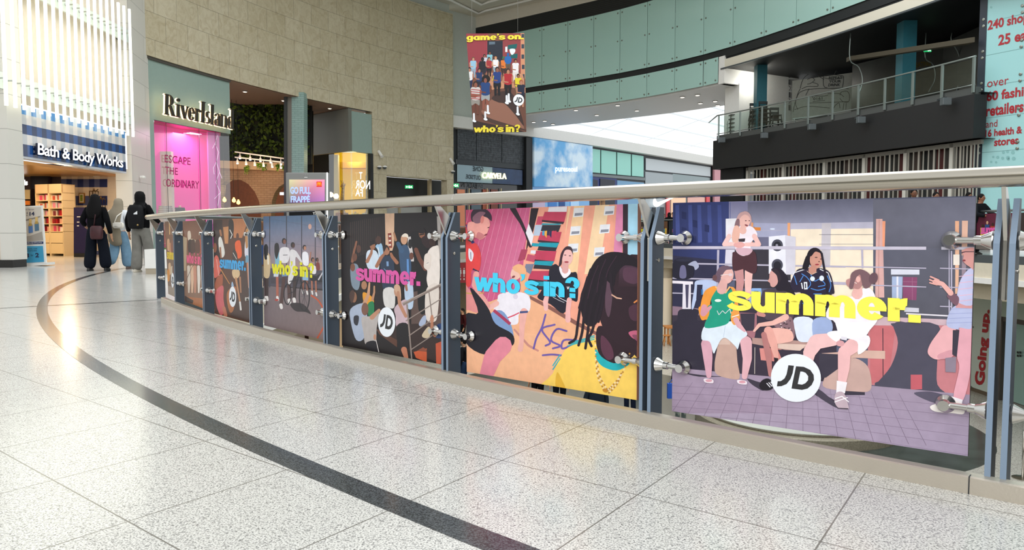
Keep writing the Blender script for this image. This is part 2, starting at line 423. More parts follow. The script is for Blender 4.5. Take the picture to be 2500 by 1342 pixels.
mb = MB(); band(LIP, -.72, -.58, mb); slope_ring(VOID, LIP, -.58, -.58, mb); slope_ring(VOID, LIP, -.72, -.72, mb); tag(mb.build('trim_5', M_white), None, None, None, 'structure')
BK = off_ring(VOID, -.3*SGN)
mb = MB(); band(BK, -1.15, -.72, mb); slope_ring(VOID, BK, -.72, -.72, mb); tag(mb.build('trim_6', M_beige), None, None, None, 'structure')
# lower level: floor, soffit, perimeter wall
mb = MB(); mb.quad(V(-14, -6, LOW), V(26, -6, LOW), V(26, 56, LOW), V(-14, 56, LOW)); tag(mb.build('floor.001', M_lowfloor), None, None, None, 'structure')
OUT = off_ring(VOID, -5.0*SGN); mb = MB(); slope_ring(BK, [V(p.x, p.y, 0) for p in OUT], -1.15, -1.15, mb)
tag(mb.build('ceiling.002', M_cream), None, None, None, 'structure')
mb = MB(); rect = [V(-12, -5, 0), V(22, -5, 0), V(22, 46, 0), V(-12, 46, 0), V(-12, -5, 0)]; mb.strip(rect, LOW, -.8); 
tag(mb.build('wall_lower', mat('lower_wall', '#c9b998', .6, var=.06)), None, None, None, 'structure')
# dark marble ring in the lower floor
M_marble = mat('green_black_marble', '#3f4744', .18, var=.35, vscale=1.3)
PC = V(7.56, 19.4, 0)
mb = MB()
ra, rb = 2.0, 4.5
for i in range(72):
    a, b2 = 2*math.pi*i/72, 2*math.pi*(i+1)/72
    mb.quad(*[V(PC.x+r*math.cos(t), PC.y+r*math.sin(t), LOW+.004) for r, t in ((ra, a), (rb, a), (rb, b2), (ra, b2))])
tag(mb.build('trim_7', M_marble), None, None, None, 'structure')
mb = MB(); cm = onz(1400, 960, LOW)
for i in range(48):
    a, b2 = 2*math.pi*i/48, 2*math.pi*(i+1)/48
    mb.poly([V(cm.x, cm.y, LOW+.006), V(cm.x+4.6*math.cos(a), cm.y+4.6*math.sin(a), LOW+.006), V(cm.x+4.6*math.cos(b2), cm.y+4.6*math.sin(b2), LOW+.006)])
tag(mb.build('trim_8', M_marble), None, None, None, 'structure')

# kerb along the near edge
mb = MB(); xs = [-4.5+i*.25 for i in range(72)]; rings = []
for x in xs:
    a = karc(x, KR); b2 = karc(x, KR-.055)
    rings.append([V(a.x, a.y, 0), V(a.x, a.y, .058), V(a.x, a.y, .062)+(b2-a)*.15, V(b2.x, b2.y, .062), V(b2.x, b2.y, -.02)])
mb.rings(rings, True, None, False)
k = mb.build('steel_kerb', mat('kerb_steel', '#c6bdae', .4, .6, bump=.1, bscale=120)); tag(k, 'long curved stainless steel kerb strip at the foot of the near balustrade', 'kerb')
jb = MB(); p = onz(2430, 1222, 0.03); d = (karc(p.x+.05)-karc(p.x)).normalized(); nn = V(d.y, -d.x, 0)
jb.obox(karc(p.x)+nn*.001, d*.004, nn*-.03, V(0, 0, .0625)); jb.build('joint', mat('joint_dark', '#333333', .6), k)

# ------------------------------------------------ stone wall on the left of the atrium
RC = V(25.599, 16.843, 0); RR = 39.659
def ri(u, off=0, r=None):
    "plan point of the curved stone wall seen at pixel column u (off = behind the face)"
    d = ray(u, 562); d = V(d.x, d.y, 0).normalized(); R = (r or RR)+off; c = V(RC.x, RC.y, 0)
    b = d.dot(c); return d*(b+math.sqrt(b*b-(c.length_squared-R*R))) if True else None
def ri_ang(p): return math.atan2(p.y-RC.y, p.x-RC.x)
def rip(a, off=0): return V(RC.x+(RR+off)*math.cos(a), RC.y+(RR+off)*math.sin(a), 0)
def ri_u(u):
    # the wall is the far-left arc of its circle: take the intersection on that side
    d = ray(u, 562); d = V(d.x, d.y, 0).normalized(); c = V(RC.x, RC.y, 0); b = d.dot(c); disc = b*b-(c.length_squared-RR*RR)
    cand = [d*(b+k*math.sqrt(max(disc, 0))) for k in (1, -1)]
    return max(cand, key=lambda p: p.y)
def arc_pts(u0, u1, off=0, n=24):
    a0, a1 = ri_ang(ri_u(u0)), ri_ang(ri_u(u1))
    if a0 < 0: a0 += 2*math.pi
    if a1 < 0: a1 += 2*math.pi
    return [rip(a0+(a1-a0)*i/n, off) for i in range(n+1)]
def stonemat(name, cols, tw, th, mortar='#8d8672', rough=.45, center=None, vein=True, dz=0):
    "stone cladding in running bond, u = arc length round a centre (or x+y), v = z"
    m, t, b = nt(name); L = t.links; N = t.nodes.new; geo = N('ShaderNodeNewGeometry'); s = N('ShaderNodeSeparateXYZ')
    if center:
        sb = N('ShaderNodeVectorMath'); sb.operation = 'SUBTRACT'; sb.inputs[1].default_value = (center[0], center[1], 0); L.new(geo.outputs['Position'], sb.inputs[0]); L.new(sb.outputs[0], s.inputs[0])
        at = N('ShaderNodeMath'); at.operation = 'ARCTAN2'; ng = N('ShaderNodeMath'); ng.operation = 'MULTIPLY'; ng.inputs[1].default_value = -1
        L.new(s.outputs[0], ng.inputs[0]); L.new(s.outputs[1], at.inputs[0]); L.new(ng.outputs[0], at.inputs[1])
        u = N('ShaderNodeMath'); u.operation = 'MULTIPLY'; u.inputs[1].default_value = -center[2]; L.new(at.outputs[0], u.inputs[0]); uo = u.outputs[0]
    else:
        L.new(geo.outputs['Position'], s.inputs[0]); u = N('ShaderNodeMath'); u.operation = 'ADD'; L.new(s.outputs[0], u.inputs[0]); L.new(s.outputs[1], u.inputs[1]); uo = u.outputs[0]
    cb = N('ShaderNodeCombineXYZ'); L.new(uo, cb.inputs[0]); L.new(s.outputs[2], cb.inputs[1])
    mp = N('ShaderNodeMapping'); mp.inputs['Location'].default_value = (40, -dz, 0); L.new(cb.outputs[0], mp.inputs[0])
    br = N('ShaderNodeTexBrick'); br.inputs['Scale'].default_value = 1; br.inputs['Brick Width'].default_value = tw; br.inputs['Row Height'].default_value = th
    br.inputs['Mortar Size'].default_value = .008; br.inputs['Mortar Smooth'].default_value = 0; br.inputs['Color1'].default_value = (*lin(cols[0]), 1); br.inputs['Color2'].default_value = (*lin(cols[1]), 1)
    br.inputs['Mortar'].default_value = (*lin(mortar), 1); br.offset = .5; L.new(mp.outputs[0], br.inputs[0]); out = br.outputs[0]
    if vein:
        n1 = N('ShaderNodeTexNoise'); n1.inputs['Scale'].default_value = 3.0; n1.inputs['Detail'].default_value = 9; n1.inputs['Roughness'].default_value = .65; n1.inputs['Distortion'].default_value = 1.6
        mq = N('ShaderNodeMapping'); mq.inputs['Scale'].default_value = (1, 1, .8); mq.inputs['Rotation'].default_value = (.3, .7, 0); L.new(geo.outputs['Position'], mq.inputs[0]); L.new(mq.outputs[0], n1.inputs['Vector'])
        r = N('ShaderNodeValToRGB'); r.color_ramp.elements[0].position = .42; r.color_ramp.elements[0].color = (1, 1, 1, 1); r.color_ramp.elements[1].position = .7; r.color_ramp.elements[1].color = (.78, .73, .66, 1)
        L.new(n1.outputs['Fac'], r.inputs[0]); mu = N('ShaderNodeMix'); mu.data_type = 'RGBA'; mu.blend_type = 'MULTIPLY'; mu.inputs[0].default_value = 1
        L.new(out, mu.inputs[6]); L.new(r.outputs[0], mu.inputs[7]); out = mu.outputs[2]
    L.new(out, b.inputs['Base Color']); b.inputs['Roughness'].default_value = rough; MATS[name] = m; return m
M_stone = stonemat('beige_limestone', ('#cdc3a8', '#c3b89b'), 1.15, .95, center=(RC.x, RC.y, RR), dz=.1)
ZS, ZT = 7.1, 13.5
mb = MB(); mb.wall(arc_pts(340, 1108, 0, 40), ZS, ZT, .5, -1)
mb.wall(arc_pts(912, 945, 0, 3), 0, ZS, .5, -1); mb.wall(arc_pts(1092, 1108, 0, 3), 0, ZS, .5, -1)
mb.wall(arc_pts(944, 1093, 0, 8), 3.85, ZS, .5, -1)
struct('wall_left', mb, M_stone)
# plain band above and behind the stone, up to the ceiling
pe = ri_u(1108)
mb = MB(); q0 = V(pe.x-.4, pe.y+1.2, 0); q1 = V(-2.25, 46.6, 0)
mb.wall([arc_pts(340, 1108, .3, 30)[i] for i in range(31)], 13.3, 14.1, .2, -1)
mb.wall([q0, q1], 7.2, 14.1, .3, -1)
struct('wall_back', mb, mat('cool_white_wall', '#c9cdc6', .6, var=.02))

# ------------------------------------------------ atrium front line on the right (upper levels)
AT = catmull([V(-2.25, 46.6, 0), V(1.8, 43.36, 0), V(5.9, 39.9, 0), V(9.16, 35.95, 0), V(11.4, 31.6, 0), V(13.14, 27.12, 0), V(14.4, 23.3, 0), V(15.9, 17.5, 0), V(16.6, 11, 0), V(16.4, 4, 0)], 8)
def at_u(u, off=0):
    d = ray(u, 562)
    for i in range(len(AT)-1):
        a, b = AT[i], AT[i+1]; da, db = a.x*d.y-a.y*d.x, b.x*d.y-b.y*d.x
        if da <= 0 <= db or db <= 0 <= da:
            t = da/(da-db) if da != db else 0; p = a.lerp(b, t); tg = (b-a).normalized(); return p+V(-tg.y, tg.x, 0)*-off*-1 if off else p
    return AT[-1].copy()
def at_seg(u0, u1, off=0, n=20): return [at_u(u0+(u1-u0)*i/n, off) for i in range(n+1)]
def at_tail(u0, off=0):
    "from column u0 to the end of the line, beyond the frame"
    p0 = at_u(u0, off); out = [p0]
    for i in range(len(AT)-1):
        tg = (AT[i+1]-AT[i]).normalized(); q = AT[i]+V(-tg.y, tg.x, 0)*off
        if q.y < p0.y-.3: out.append(q)
    return out
M_dark = mat('black_paint_and_shade', '#16181a', .55); M_darkgrey = mat('dark_grey_metal', '#2f3436', .45)
M_ceil = mat('ceiling_cream', '#cfc9bb', .7, var=.02)
# louvre above the glass band, cream ring beam above it
def louvre(name, c1, c2, pitch):
    m, t, b = nt(name); L = t.links; N = t.nodes.new; geo = N('ShaderNodeNewGeometry'); s = N('ShaderNodeSeparateXYZ'); L.new(geo.outputs['Position'], s.inputs[0])
    mo = N('ShaderNodeMath'); mo.operation = 'PINGPONG'; mo.inputs[1].default_value = pitch; L.new(s.outputs[2], mo.inputs[0])
    mr = N('ShaderNodeMapRange'); mr.inputs[2].default_value = pitch; L.new(mo.outputs[0], mr.inputs[0])
    r = N('ShaderNodeMix'); r.data_type = 'RGBA'; r.inputs[6].default_value = (*lin(c1), 1); r.inputs[7].default_value = (*lin(c2), 1); L.new(mr.outputs[0], r.inputs[0]); L.new(r.outputs[2], b.inputs['Base Color']); b.inputs['Roughness'].default_value = .5
    return m
mb = MB(); mb.wall(AT, 12.6, 13.45, .3, -1); struct('trim_9', mb, louvre('dark_louvre', '#26292b', '#0c0d0e', .05))
mb = MB(); mb.wall([p for p in AT], 13.45, 14.1, .35, -1); struct('trim_10', mb, M_ceil)
# ceiling ring
mb = MB()
CP = arc_pts(150, 1108, .4, 26)+[V(-2.25, 46.8, 0)]+AT[1:]
cc = V(2, 18, 0)
for p, q in zip(CP[:-1], CP[1:]):
    a, b = V(p.x, p.y, 14.1), V(q.x, q.y, 14.1); c = cc+(V(q.x, q.y, 0)-cc)*.72; d = cc+(V(p.x, p.y, 0)-cc)*.72
    mb.quad(a, b, V(c.x, c.y, 14.1), V(d.x, d.y, 14.1)); mb.quad(V(c.x, c.y, 14.1), V(d.x, d.y, 14.1), V(d.x, d.y, 15.2), V(c.x, c.y, 15.2))
for p, q in zip(CP[:-1], CP[1:]):
    c = cc+(V(q.x, q.y, 0)-cc)*1.3; d = cc+(V(p.x, p.y, 0)-cc)*1.3; mb.quad(V(p.x, p.y, 14.1), V(q.x, q.y, 14.1), V(c.x, c.y, 14.1), V(d.x, d.y, 14.1))
struct('ceiling', mb, M_ceil)
for f, z in ((.955, 14.02), (.89, 13.98)):
    mb = MB(); pts = [V(*(cc+(p-cc)*f).xy, z) for p in CP]; mb.tube(pts, .07, 6); struct('trim_11' if f > .9 else 'trim_12', mb, M_white)
# glass roof bars over the middle
mb = MB()
for x in range(-10, 18, 3): mb.box(x, x+.12, 2, 34, 15.1, 15.3)
for y in range(2, 36, 4): mb.box(-12, 16, y, y+.1, 15.12, 15.28)
struct('ceiling_1', mb, M_white)
# storey-high backing of the bridge: soffit behind the lower glass
mb = MB(); P = at_seg(1165, 1762, 0, 24); Q = at_seg(1165, 1762, 4.8, 24)
for i in range(24): mb.quad(V(*P[i].xy, 7.72), V(*P[i+1].xy, 7.72), V(*Q[i+1].xy, 7.72), V(*Q[i].xy, 7.72))
for i in range(24): mb.quad(V(*Q[i].xy, 7.72), V(*Q[i+1].xy, 7.72), V(*Q[i+1].xy, 12.6), V(*Q[i].xy, 12.6))
for i in range(24): mb.quad(V(*P[i].xy, 7.72), V(*P[i+1].xy, 7.72), V(*(P[i+1]+V(0, .2, 0)).xy, 12.6), V(*(P[i]+V(0, .2, 0)).xy, 12.6))
struct('ceiling.003', mb, mat('soffit_white', '#e2e0dd', .5))
# dark shadow gap between the bands
_t = (AT[21]-AT[20]).normalized(); GS = 1 if V(-_t.y, _t.x, 0).dot(AT[20]-V(2, 18, 0)) > 0 else -1
mb = MB(); mb.strip(at_tail(1165, -.1*GS), 8.9, 9.35); mb.strip(at_tail(1758, -.06*GS), 8.7, 9.35); struct('trim_13', mb, mat('gap_dark', '#1c2022', .5))
mb = MB(); mb.wall(at_tail(1165, .1), 9.2, 12.6, .2, -1); struct('wall_upper', mb, M_darkgrey)

# the mall behind the viewer: wall with a shop band and dark glazing, reflected in the rail and floor
mb = MB(); mb.box(-40, 40, -13.4, -13, 0, 4.2); struct('wall_rear', mb, mat('rear_wall', '#8d8a80', .6, var=.1, vscale=.6))
mb = MB(); mb.box(-40, 40, -13.3, -12.9, 4.2, 9); struct('wall_rear_upper', mb, mat('rear_stone', '#a39c88', .6, var=.1, vscale=.6))
mb = MB()
for i in range(9): mb.box(-36+i*8, -30+i*8, -12.98, -12.9, .2, 3.4)
struct('window_2', mb, mat('rear_glazing', '#2b3034', .1))
# ================================================================== NEAR BALUSTRADE
M_steel = mat('polished_steel', '#c4c0b8', .22, 1)
M_rail = mat('satin_rail_steel', '#b9b2a4', .2, 1)
M_post = mat('post_slate_blue', '#39434f', .38, .0, spec=.6)
M_postedge = mat('post_edge', '#7d8fa3', .35, .0)
M_clamp = mat('clamp_steel', '#d0cdc8', .16, 1)
POSTU = [(392, 0.0), (437, 0), (507, 0), (623, 0), (806, 0), (1099, 0), (1590, 0), (2453, 0)]
def k_at(u, back=.09):
    "post centre: where pixel column u meets the circle of the posts"
    d = ray(u, 700); r = KR-back; c = V(KC.x, KC.y, 0); dd = V(d.x, d.y, 0).normalized(); b = dd.dot(c)
    return dd*(b-math.sqrt(b*b-(c.length_squared-r*r)))
POSTS = [k_at(u) for u, _ in POSTU]
# two more posts past the frame so that the rail does not end at its edge
def kang(p): return math.atan2(p.y-KC.y, p.x-KC.x)
def kp(a, r=KR): return V(KC.x+r*math.cos(a), KC.y+r*math.sin(a), 0)
da = 1.33/KR
ALLP = POSTS+[kp(kang(POSTS[-1])+da*i, KR-.09) for i in (1, 2)]
POSTLAB = ['dark steel post at the far pointed end of the near balustrade', 'dark steel post between the two farthest narrow posters', 'dark steel post left of the blue summer poster',
           'dark steel post between the blue summer poster and the bicycle poster', 'dark steel post between the bicycle poster and the pink summer poster',
           'dark steel post between the pink summer poster and the blue who\'s in poster', 'dark steel post between the blue who\'s in poster and the large yellow summer poster',
           'nearest balustrade post, grey-blue twin plates at the right end of the large summer poster', 'balustrade post just beyond the right side of the frame', 'balustrade post further right beyond the frame']
RAILPTS = []
PNORM = []
for i, p in enumerate(ALLP):
    n = (V(p.x, p.y, 0)-KC).normalized(); t = V(-n.y, n.x, 0)          # n towards the walkway, t along to the right
    PNORM.append((n, t))
    root = thing('balustrade_post', POSTLAB[i], 'post', (p.x, p.y, 0), 'steel posts of the near balustrade')
    Z = V(0, 0, 1)
    # outline of a plate in (n, z): front = +, back = -
    prof = [(.045, -.25), (.045, .875), (-.02, 1.03), (-.055, 1.03), (-.055, -.25)]
    for s in (-1, 1):
        mb = MB(); o = p+t*(s*.023-.0095)
        mb.prism([o+n*a+Z*z for a, z in prof], t*.019)
        mb.build('plate', M_post, root, bevel=.0015)
        eb = MB()
        for (a0, z0), (a1, z1) in zip(prof[:2], prof[1:3]):
            e0, e1 = o+n*(a0+.0008)+Z*z0, o+n*(a1+.0008)+Z*z1
            eb.quad(e0, e0+t*.019, e1+t*.019, e1)
        eb.build('edge_trim', M_postedge, root)
    mb = MB(); o = p-t*.0065
    br = [(.03, .68), (.03, .885), (.12, 1.075), (.095, 1.083), (-.045, .96), (-.03, .68)]
    mb.prism([o+n*a+Z*z for a, z in br], t*.013); mb.build('rail_bracket', M_steel, root, bevel=.001)
    bb = MB()
    bb.lathe(p+n*-.005+t*.033+Z*.78, t, [(0, .009), (.004, .009), (.006, .006)], 12); bb.build('bolt', M_steel, root)
    for z, zn in ((.885, 'upper'), (.285, 'lower')):
        for s in (1, -1):
            if i == 0 and s == -1: continue
            if i == 9 and s == 1: continue
            c = p+t*(s*.034)+Z*z+n*.0
            st = thing('standoff', None, None, c)
            st.pop('label', None) if 'label' in st else None
            attach(st, root)
            q = MB(); q.lathe(c, t*s, [(0, .032), (.006, .034), (.04, .017), (.062, .017), (.064, .012), (.135, .012)], 36); q.build('arm', M_clamp, st)
            q = MB(); e = c+t*(s*.135)
            q.lathe(e+n*-.024, n, [(0, .033), (.008, .033), (.024, .02), (.026, .019), (.052, .019)], 36); q.build('clamp', M_clamp, st)
def rail_pts():
    out = []
    a0 = kang(POSTS[0])-.006; a1 = kang(ALLP[-1])+.02
    for k in range(90): out.append(kp(a0+(a1-a0)*k/89, KR+.018)+V(0, 0, 1.098))
    return out
RP = rail_pts()
# turn the near end round the point of the opening
mb = MB(); mb.tube(RP, .0345, 28)
hr = thing('handrail', 'long polished steel handrail sweeping along the near balustrade', 'handrail', RP[30])
mb.build('rail_tube', M_rail, hr)
mb = MB(); mb.ball(RP[0], .0345, seg=20); mb.build('end_cap', M_rail, hr)
for u in (497,):
    d = min(range(90), key=lambda k: abs((RP[k].x/RP[k].y)*FPX+1250-1130)); a = RP[d]; t = (RP[d+1]-RP[d]).normalized()
    mb = MB(); mb.lathe(a, t, [(0, .0352), (.004, .0352)], 28); mb.build('joint_ring', M_clamp, hr)

# posters: bottom corners read on the height .12, top about 1.04
def poster_plane(bl, br, zb=.12):
    "the board hangs just behind the clamps: find the height at which each bottom corner meets that line"
    out = []
    for c in (bl, br):
        lo, hi = -.1, .3
        for _ in range(40):
            m_ = (lo+hi)/2; q = onz(*c, m_); r = (V(q.x, q.y, 0)-KC).length
            if r > KR-.118: hi = m_
            else: lo = m_
        out.append(onz(*c, (lo+hi)/2)); print('corner z', round((lo+hi)/2, 3))
    return vplane(out[0], out[1]), out[0], out[1]
M_print = colmat('poster_print', .38, .35, noise=.06)
M_ink = colmat('poster_ink', .4, .3)
M_board = mat('poster_board', '#2b2624', .5)
M_boardedge = mat('poster_board_edge', '#8b5a44', .5)
# ================================================================== RIGHT SIDE: glass bands, terrace, shutters, lift tower
M_aqua = mat('aqua_glass_panel', '#a9cfc6', .12, spec=.6, coat=.3)
M_bolt = mat('bolt_steel', '#8d9088', .3, .9)
def frange_u(lo, hi, step): return [lo+(hi-lo)*i for i in range(2)]
# arc length table along AT
LEN = [0]
for a, b in zip(AT[:-1], AT[1:]): LEN.append(LEN[-1]+(b-a).length)
def at_s(s, off=0):
    s = max(0, min(LEN[-1]-1e-4, s))
    for i in range(len(AT)-1):
        if LEN[i+1] >= s:
            t = (s-LEN[i])/(LEN[i+1]-LEN[i]); tg = (AT[i+1]-AT[i]).normalized(); return AT[i].lerp(AT[i+1], t)+V(-tg.y, tg.x, 0)*off
def s_of_u(u):
    p = at_u(u); best = min(range(2000), key=lambda k: (at_s(LEN[-1]*k/2000)-p).length); return LEN[-1]*best/2000
JU = [1264, 1326, 1388, 1450, 1514, 1580, 1647, 1716, 1787, 1862, 1939, 2021, 2105, 2192]
JS = [s_of_u(u) for u in JU]
st = JS[0]-JS[1]
while JS[0] > 1.0: JS.insert(0, JS[0]-1.66)
while JS[-1] < LEN[-1]-2: JS.append(JS[-1]+1.85)
def glass_row(z0, z1, s0, s1, label, boltrows, group, wname):
    k = 0
    for a, b in zip(JS[:-1], JS[1:]):
        if b > s1+.2 or a < s0-.2: continue
        A0, B0 = at_s(a+.012, -.16*OS), at_s(b-.012, -.16*OS)
        root = thing('glass_panel', label % k if '%' in label else label, 'glass panel', (A0.x, A0.y, z0), group)
        d = (B0-A0); nn = V(-d.y, d.x, 0).normalized()*(-OS)
        mb = MB(); mb.obox(V(A0.x, A0.y, z0), d, nn*-.02, V(0, 0, z1-z0)); mb.build('pane', M_aqua, root)
        mb = MB()
        for z in boltrows:
            for e in (A0+d.normalized()*.13, B0-d.normalized()*.13):
                mb.lathe(V(e.x, e.y, z)+nn*.0, nn, [(0, .04), (.025, .04), (.03, .025)], 8)
        mb.build('fixing_bolt', M_bolt, root); k += 1
# which side of AT faces the void: towards CEN
tg = (AT[21]-AT[20]).normalized(); OS = 1 if V(-tg.y, tg.x, 0).dot(AT[20]-V(2, 18, 0)) > 0 else -1
glass_row(9.28, 12.6, 0, LEN[-1], 'pale aqua glass panel in the tall upper band of the curved bridge front', (9.45, 10.95, 12.42), 'upper aqua glass panels', 'u')
s_end = s_of_u(1756)
JS2 = JS; 
glass_row(7.8, 8.98, 0, s_of_u(1716)+.1, 'pale aqua glass panel in the low band of the curved bridge front', (7.93, 8.84), 'lower aqua glass panels', 'l')
JSx = JS; JS = [s_of_u(1717), s_of_u(1753)]
glass_row(7.8, 8.98, 0, 99, 'narrow aqua glass panel closing the right end of the low band', (7.93, 8.84), None, 'e'); JS = JSx
# box end of the bridge and terrace beam
mb = MB(); a = at_u(1754, .0); b = at_u(1771, .0); tgx = (b-a).normalized(); bk = V(-tgx.y, tgx.x, 0)*OS
mb.obox(V(a.x, a.y, 7.72)-bk*.15, (b-a)*.8, bk*5, V(0, 0, 1.25)); struct('trim_14', mb, M_white)
mb = MB(); a = at_u(1735, .6); mb.obox(V(a.x, a.y, 3.7)+bk*.2, tgx*.9, bk*4, V(0, 0, 4.1)); struct('wall_pier', mb, M_white)
mb = MB(); mb.wall(at_tail(1754, -.14*OS), 8.42, 8.8, .5, -1); struct('trim_15', mb, mat('beam_cream', '#dcd6c4', .5))
mb = MB(); mb.wall(at_tail(1760, -.2*OS), 8.36, 8.42, .1, -1); struct('trim_16', mb, M_slabgrey)
# terrace shell, near-black colours standing in for its dim interior
TF = 5.18
P = at_seg(1746, 2386, 0, 40); n = len(P)
def backp(P, d): 
    out = []
    for i in range(len(P)):
        t = (P[min(i+1, len(P)-1)]-P[max(i-1, 0)]).normalized(); out.append(P[i]+V(-t.y, t.x, 0)*d*OS)
    return out
B8 = backp(P, 6.5)
def sheet(P, Q, z, mbx):
    for i in range(len(P)-1): mbx.quad(V(*P[i].xy, z), V(*P[i+1].xy, z), V(*Q[i+1].xy, z), V(*Q[i].xy, z))
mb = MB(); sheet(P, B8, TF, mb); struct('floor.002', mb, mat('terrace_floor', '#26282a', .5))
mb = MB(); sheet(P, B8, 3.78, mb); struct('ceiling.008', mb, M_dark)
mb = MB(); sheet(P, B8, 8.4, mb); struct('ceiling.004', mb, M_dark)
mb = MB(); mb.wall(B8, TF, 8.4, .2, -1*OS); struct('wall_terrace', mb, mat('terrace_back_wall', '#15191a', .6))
# white wall at the left of the terrace, mural wall beside it
def terr_rect(mbx, u0, u1, d0, d1, z0, z1, col=None):
    a = at_u(u0); b = at_u(u1); t = (at_u((u0+u1)/2+3)-at_u((u0+u1)/2-3)).normalized(); bk = V(-t.y, t.x, 0)*OS
    A = a+bk*d0; B = b+bk*d1
    mbx.quad(V(A.x, A.y, z0), V(B.x, B.y, z0), V(B.x, B.y, z1), V(A.x, A.y, z1), col)
    return A, B
mb = MB(); A = atY(1768, 300, 39.4); B = atY(1891, 300, 38.2); mb.wall([A, B], TF, 8.15, .15, -1)
struct('wall_white', mb, mat('terrace_white_wall', '#bdbdb4', .6, var=.04))
MP0 = atY(1932, 300, 36.5); MP1 = atY(2078, 300, 34.6)
mb = MB(); mb.wall([MP0, MP1], TF, 8.2, .15, -1); struct('wall_mural', mb, mat('mural_grey', '#8f918b', .6, var=.06))
mpl = vplane(MP0, MP1); ml = MB()
def stroke(mbx, pl, pts, w, off=.01, col=None, closed=False, sm=True):
    "flat brush line drawn in a plane, pts in photo pixels"
    if sm and len(pts) > 2: P2 = [(p.x, p.y) for p in catmull([V(a, b, 0) for a, b in pts], 4, closed)]
    else: P2 = list(pts)
    if closed: P2 = P2+[P2[0]]
    for (x0, y0), (x1, y1) in zip(P2[:-1], P2[1:]):
        dx, dy = x1-x0, y1-y0; l = math.hypot(dx, dy) or 1; nx, ny = -dy/l*w/2, dx/l*w/2; ex, ey = dx/l*w*.3, dy/l*w*.3
        mbx.poly([pl.px(x0+nx-ex, y0+ny-ey, off), pl.px(x1+nx+ex, y1+ny+ey, off), pl.px(x1-nx+ex, y1-ny+ey, off), pl.px(x0-nx-ex, y0-ny-ey, off)], col)
C4 = lambda x, y: (1700+x/2.581, y/2.581)
for pts in ([(655, 555), (668, 510), (690, 480), (740, 455), (770, 480), (805, 500)], [(700, 500), (730, 490), (745, 505), (720, 525), (700, 530)], [(665, 560), (700, 545), (760, 545), (765, 530), (735, 520)],
            [(800, 480), (840, 470), (900, 475), (928, 485), (920, 550), (905, 555), (810, 550), (800, 480)], [(803, 490), (860, 500), (925, 490)], [(870, 470), (892, 425)], [(610, 705), (625, 640), (655, 580), (740, 560), (900, 555), (960, 560)],
            [(690, 600), (710, 560)], [(735, 615), (735, 605), (800, 605), (830, 600)], [(735, 640), (810, 632)], [(700, 650), (960, 640)], [(905, 600), (915, 580), (950, 575), (965, 600), (960, 640), (925, 640), (905, 620)],
            [(620, 690), (700, 670), (840, 680)], [(860, 690), (880, 660), (900, 650), (905, 680)], [(930, 650), (925, 690)], [(945, 650), (942, 690)], [(655, 560), (640, 590), (625, 650), (640, 690)], [(830, 590), (900, 590), (930, 610)]):
    stroke(ml, mpl, [C4(*p) for p in pts], 1.3)
for k in range(6):
    x, y = C4(568, 460+k*40); mlx = [(x, y), (x+10, y), (x+10, y+13), (x, y+13)]
    if k % 2: ml.poly([mpl.px(a, b, .012) for a, b in mlx])
    else: stroke(ml, mpl, [(x+5, y), (x+10, y+6), (x+5, y+12), (x, y+6)], 1.2, closed=True)
text_on(ml, 'REPEAT', pq(mpl, [C4(835, 500), C4(922, 497), C4(920, 480), C4(836, 482)]), off=.012, bold=.03)
text_on(ml, 'YOUR', pq(mpl, [C4(835, 522), C4(912, 520), C4(914, 503), C4(836, 504)]), off=.012, bold=.03)
text_on(ml, 'DRINK', pq(mpl, [C4(830, 545), C4(905, 542), C4(910, 525), C4(834, 526)]), off=.012, bold=.03)
text_on(ml, '0161', pq(mpl, [C4(737, 632), C4(795, 628), C4(795, 610), C4(737, 614)]), off=.012, bold=.02)
mu = ml.build('mural_drawing', mat('mural_line', '#2b2e2e', .7)); tag(mu, 'black line mural of a hand and drinks cup on the terrace wall', 'mural')
# teal columns
M_teal = mat('teal_column', '#1f5d68', .5, var=.05)
for u, wd, lab in ((1809, 24, 'teal square column at the left end of the upper terrace'), (2147, 32, 'teal square column in the middle of the upper terrace')):
    a = at_u(u); t = (at_u(u+5)-at_u(u-5)).normalized(); bk = V(-t.y, t.x, 0)*OS; a = a+bk*1.0; r = wd/1800*a.y/2
    mb = MB(); mb.box(-r, r, -r, r, TF, 8.4, M=Matrix.Translation((a.x, a.y, 0))); o = mb.build('terrace_column', M_teal); tag(o, lab, 'column', None)
    o['kind'] = 'structure'
# fascia
mb = MB(); mb.wall(at_seg(1745, 2379, -.2*OS, 30), 3.78, 5.12, .5, -1); struct('trim_17', mb, mat('fascia_black', '#1a1b1c', .55))
mb = MB(); mb.wall(at_seg(1750, 2376, -.1*OS, 30), 5.12, 5.36, .2, -1); struct('trim_18', mb, mat('terrace_kerb', '#4c4f4d', .5))
mb = MB(); mb.wall(at_seg(1751, 1806, .15, 6), .3, 3.8, .3, -1); struct('wall_black', mb, M_dark)
# glass balustrade of the terrace
BU = [1756, 1808, 1861, 1916, 1973, 2032, 2094, 2158, 2225, 2296, 2372]
M_glass = glassmat('clear_glass', '#dff0ea', .07)
M_tsteel = mat('terrace_steel', '#8f9893', .35, .6)
tr = thing('terrace_balustrade', 'glass balustrade with thin steel rail along the upper terrace', 'balustrade', tuple(at_u(1990, -.1*OS).xy)+(5.36,))
mb = MB(); TR = [V(*p.xy, 6.28) for p in at_seg(1752, 2376, -.15*OS, 30)]; mb.tube(TR, .03, 8); mb.build('top_rail', M_tsteel, tr)
mb = MB(); mb.tube([V(*p.xy, 5.42) for p in at_seg(1752, 2376, -.15*OS, 30)], .02, 6); mb.build('bottom_rail', M_tsteel, tr)
for u in BU:
    a = at_u(u, -.15*OS); mb = MB(); mb.box(a.x-.025, a.x+.025, a.y-.05, a.y+.05, 5.18, 6.27); mb.build('post', M_tsteel, tr)
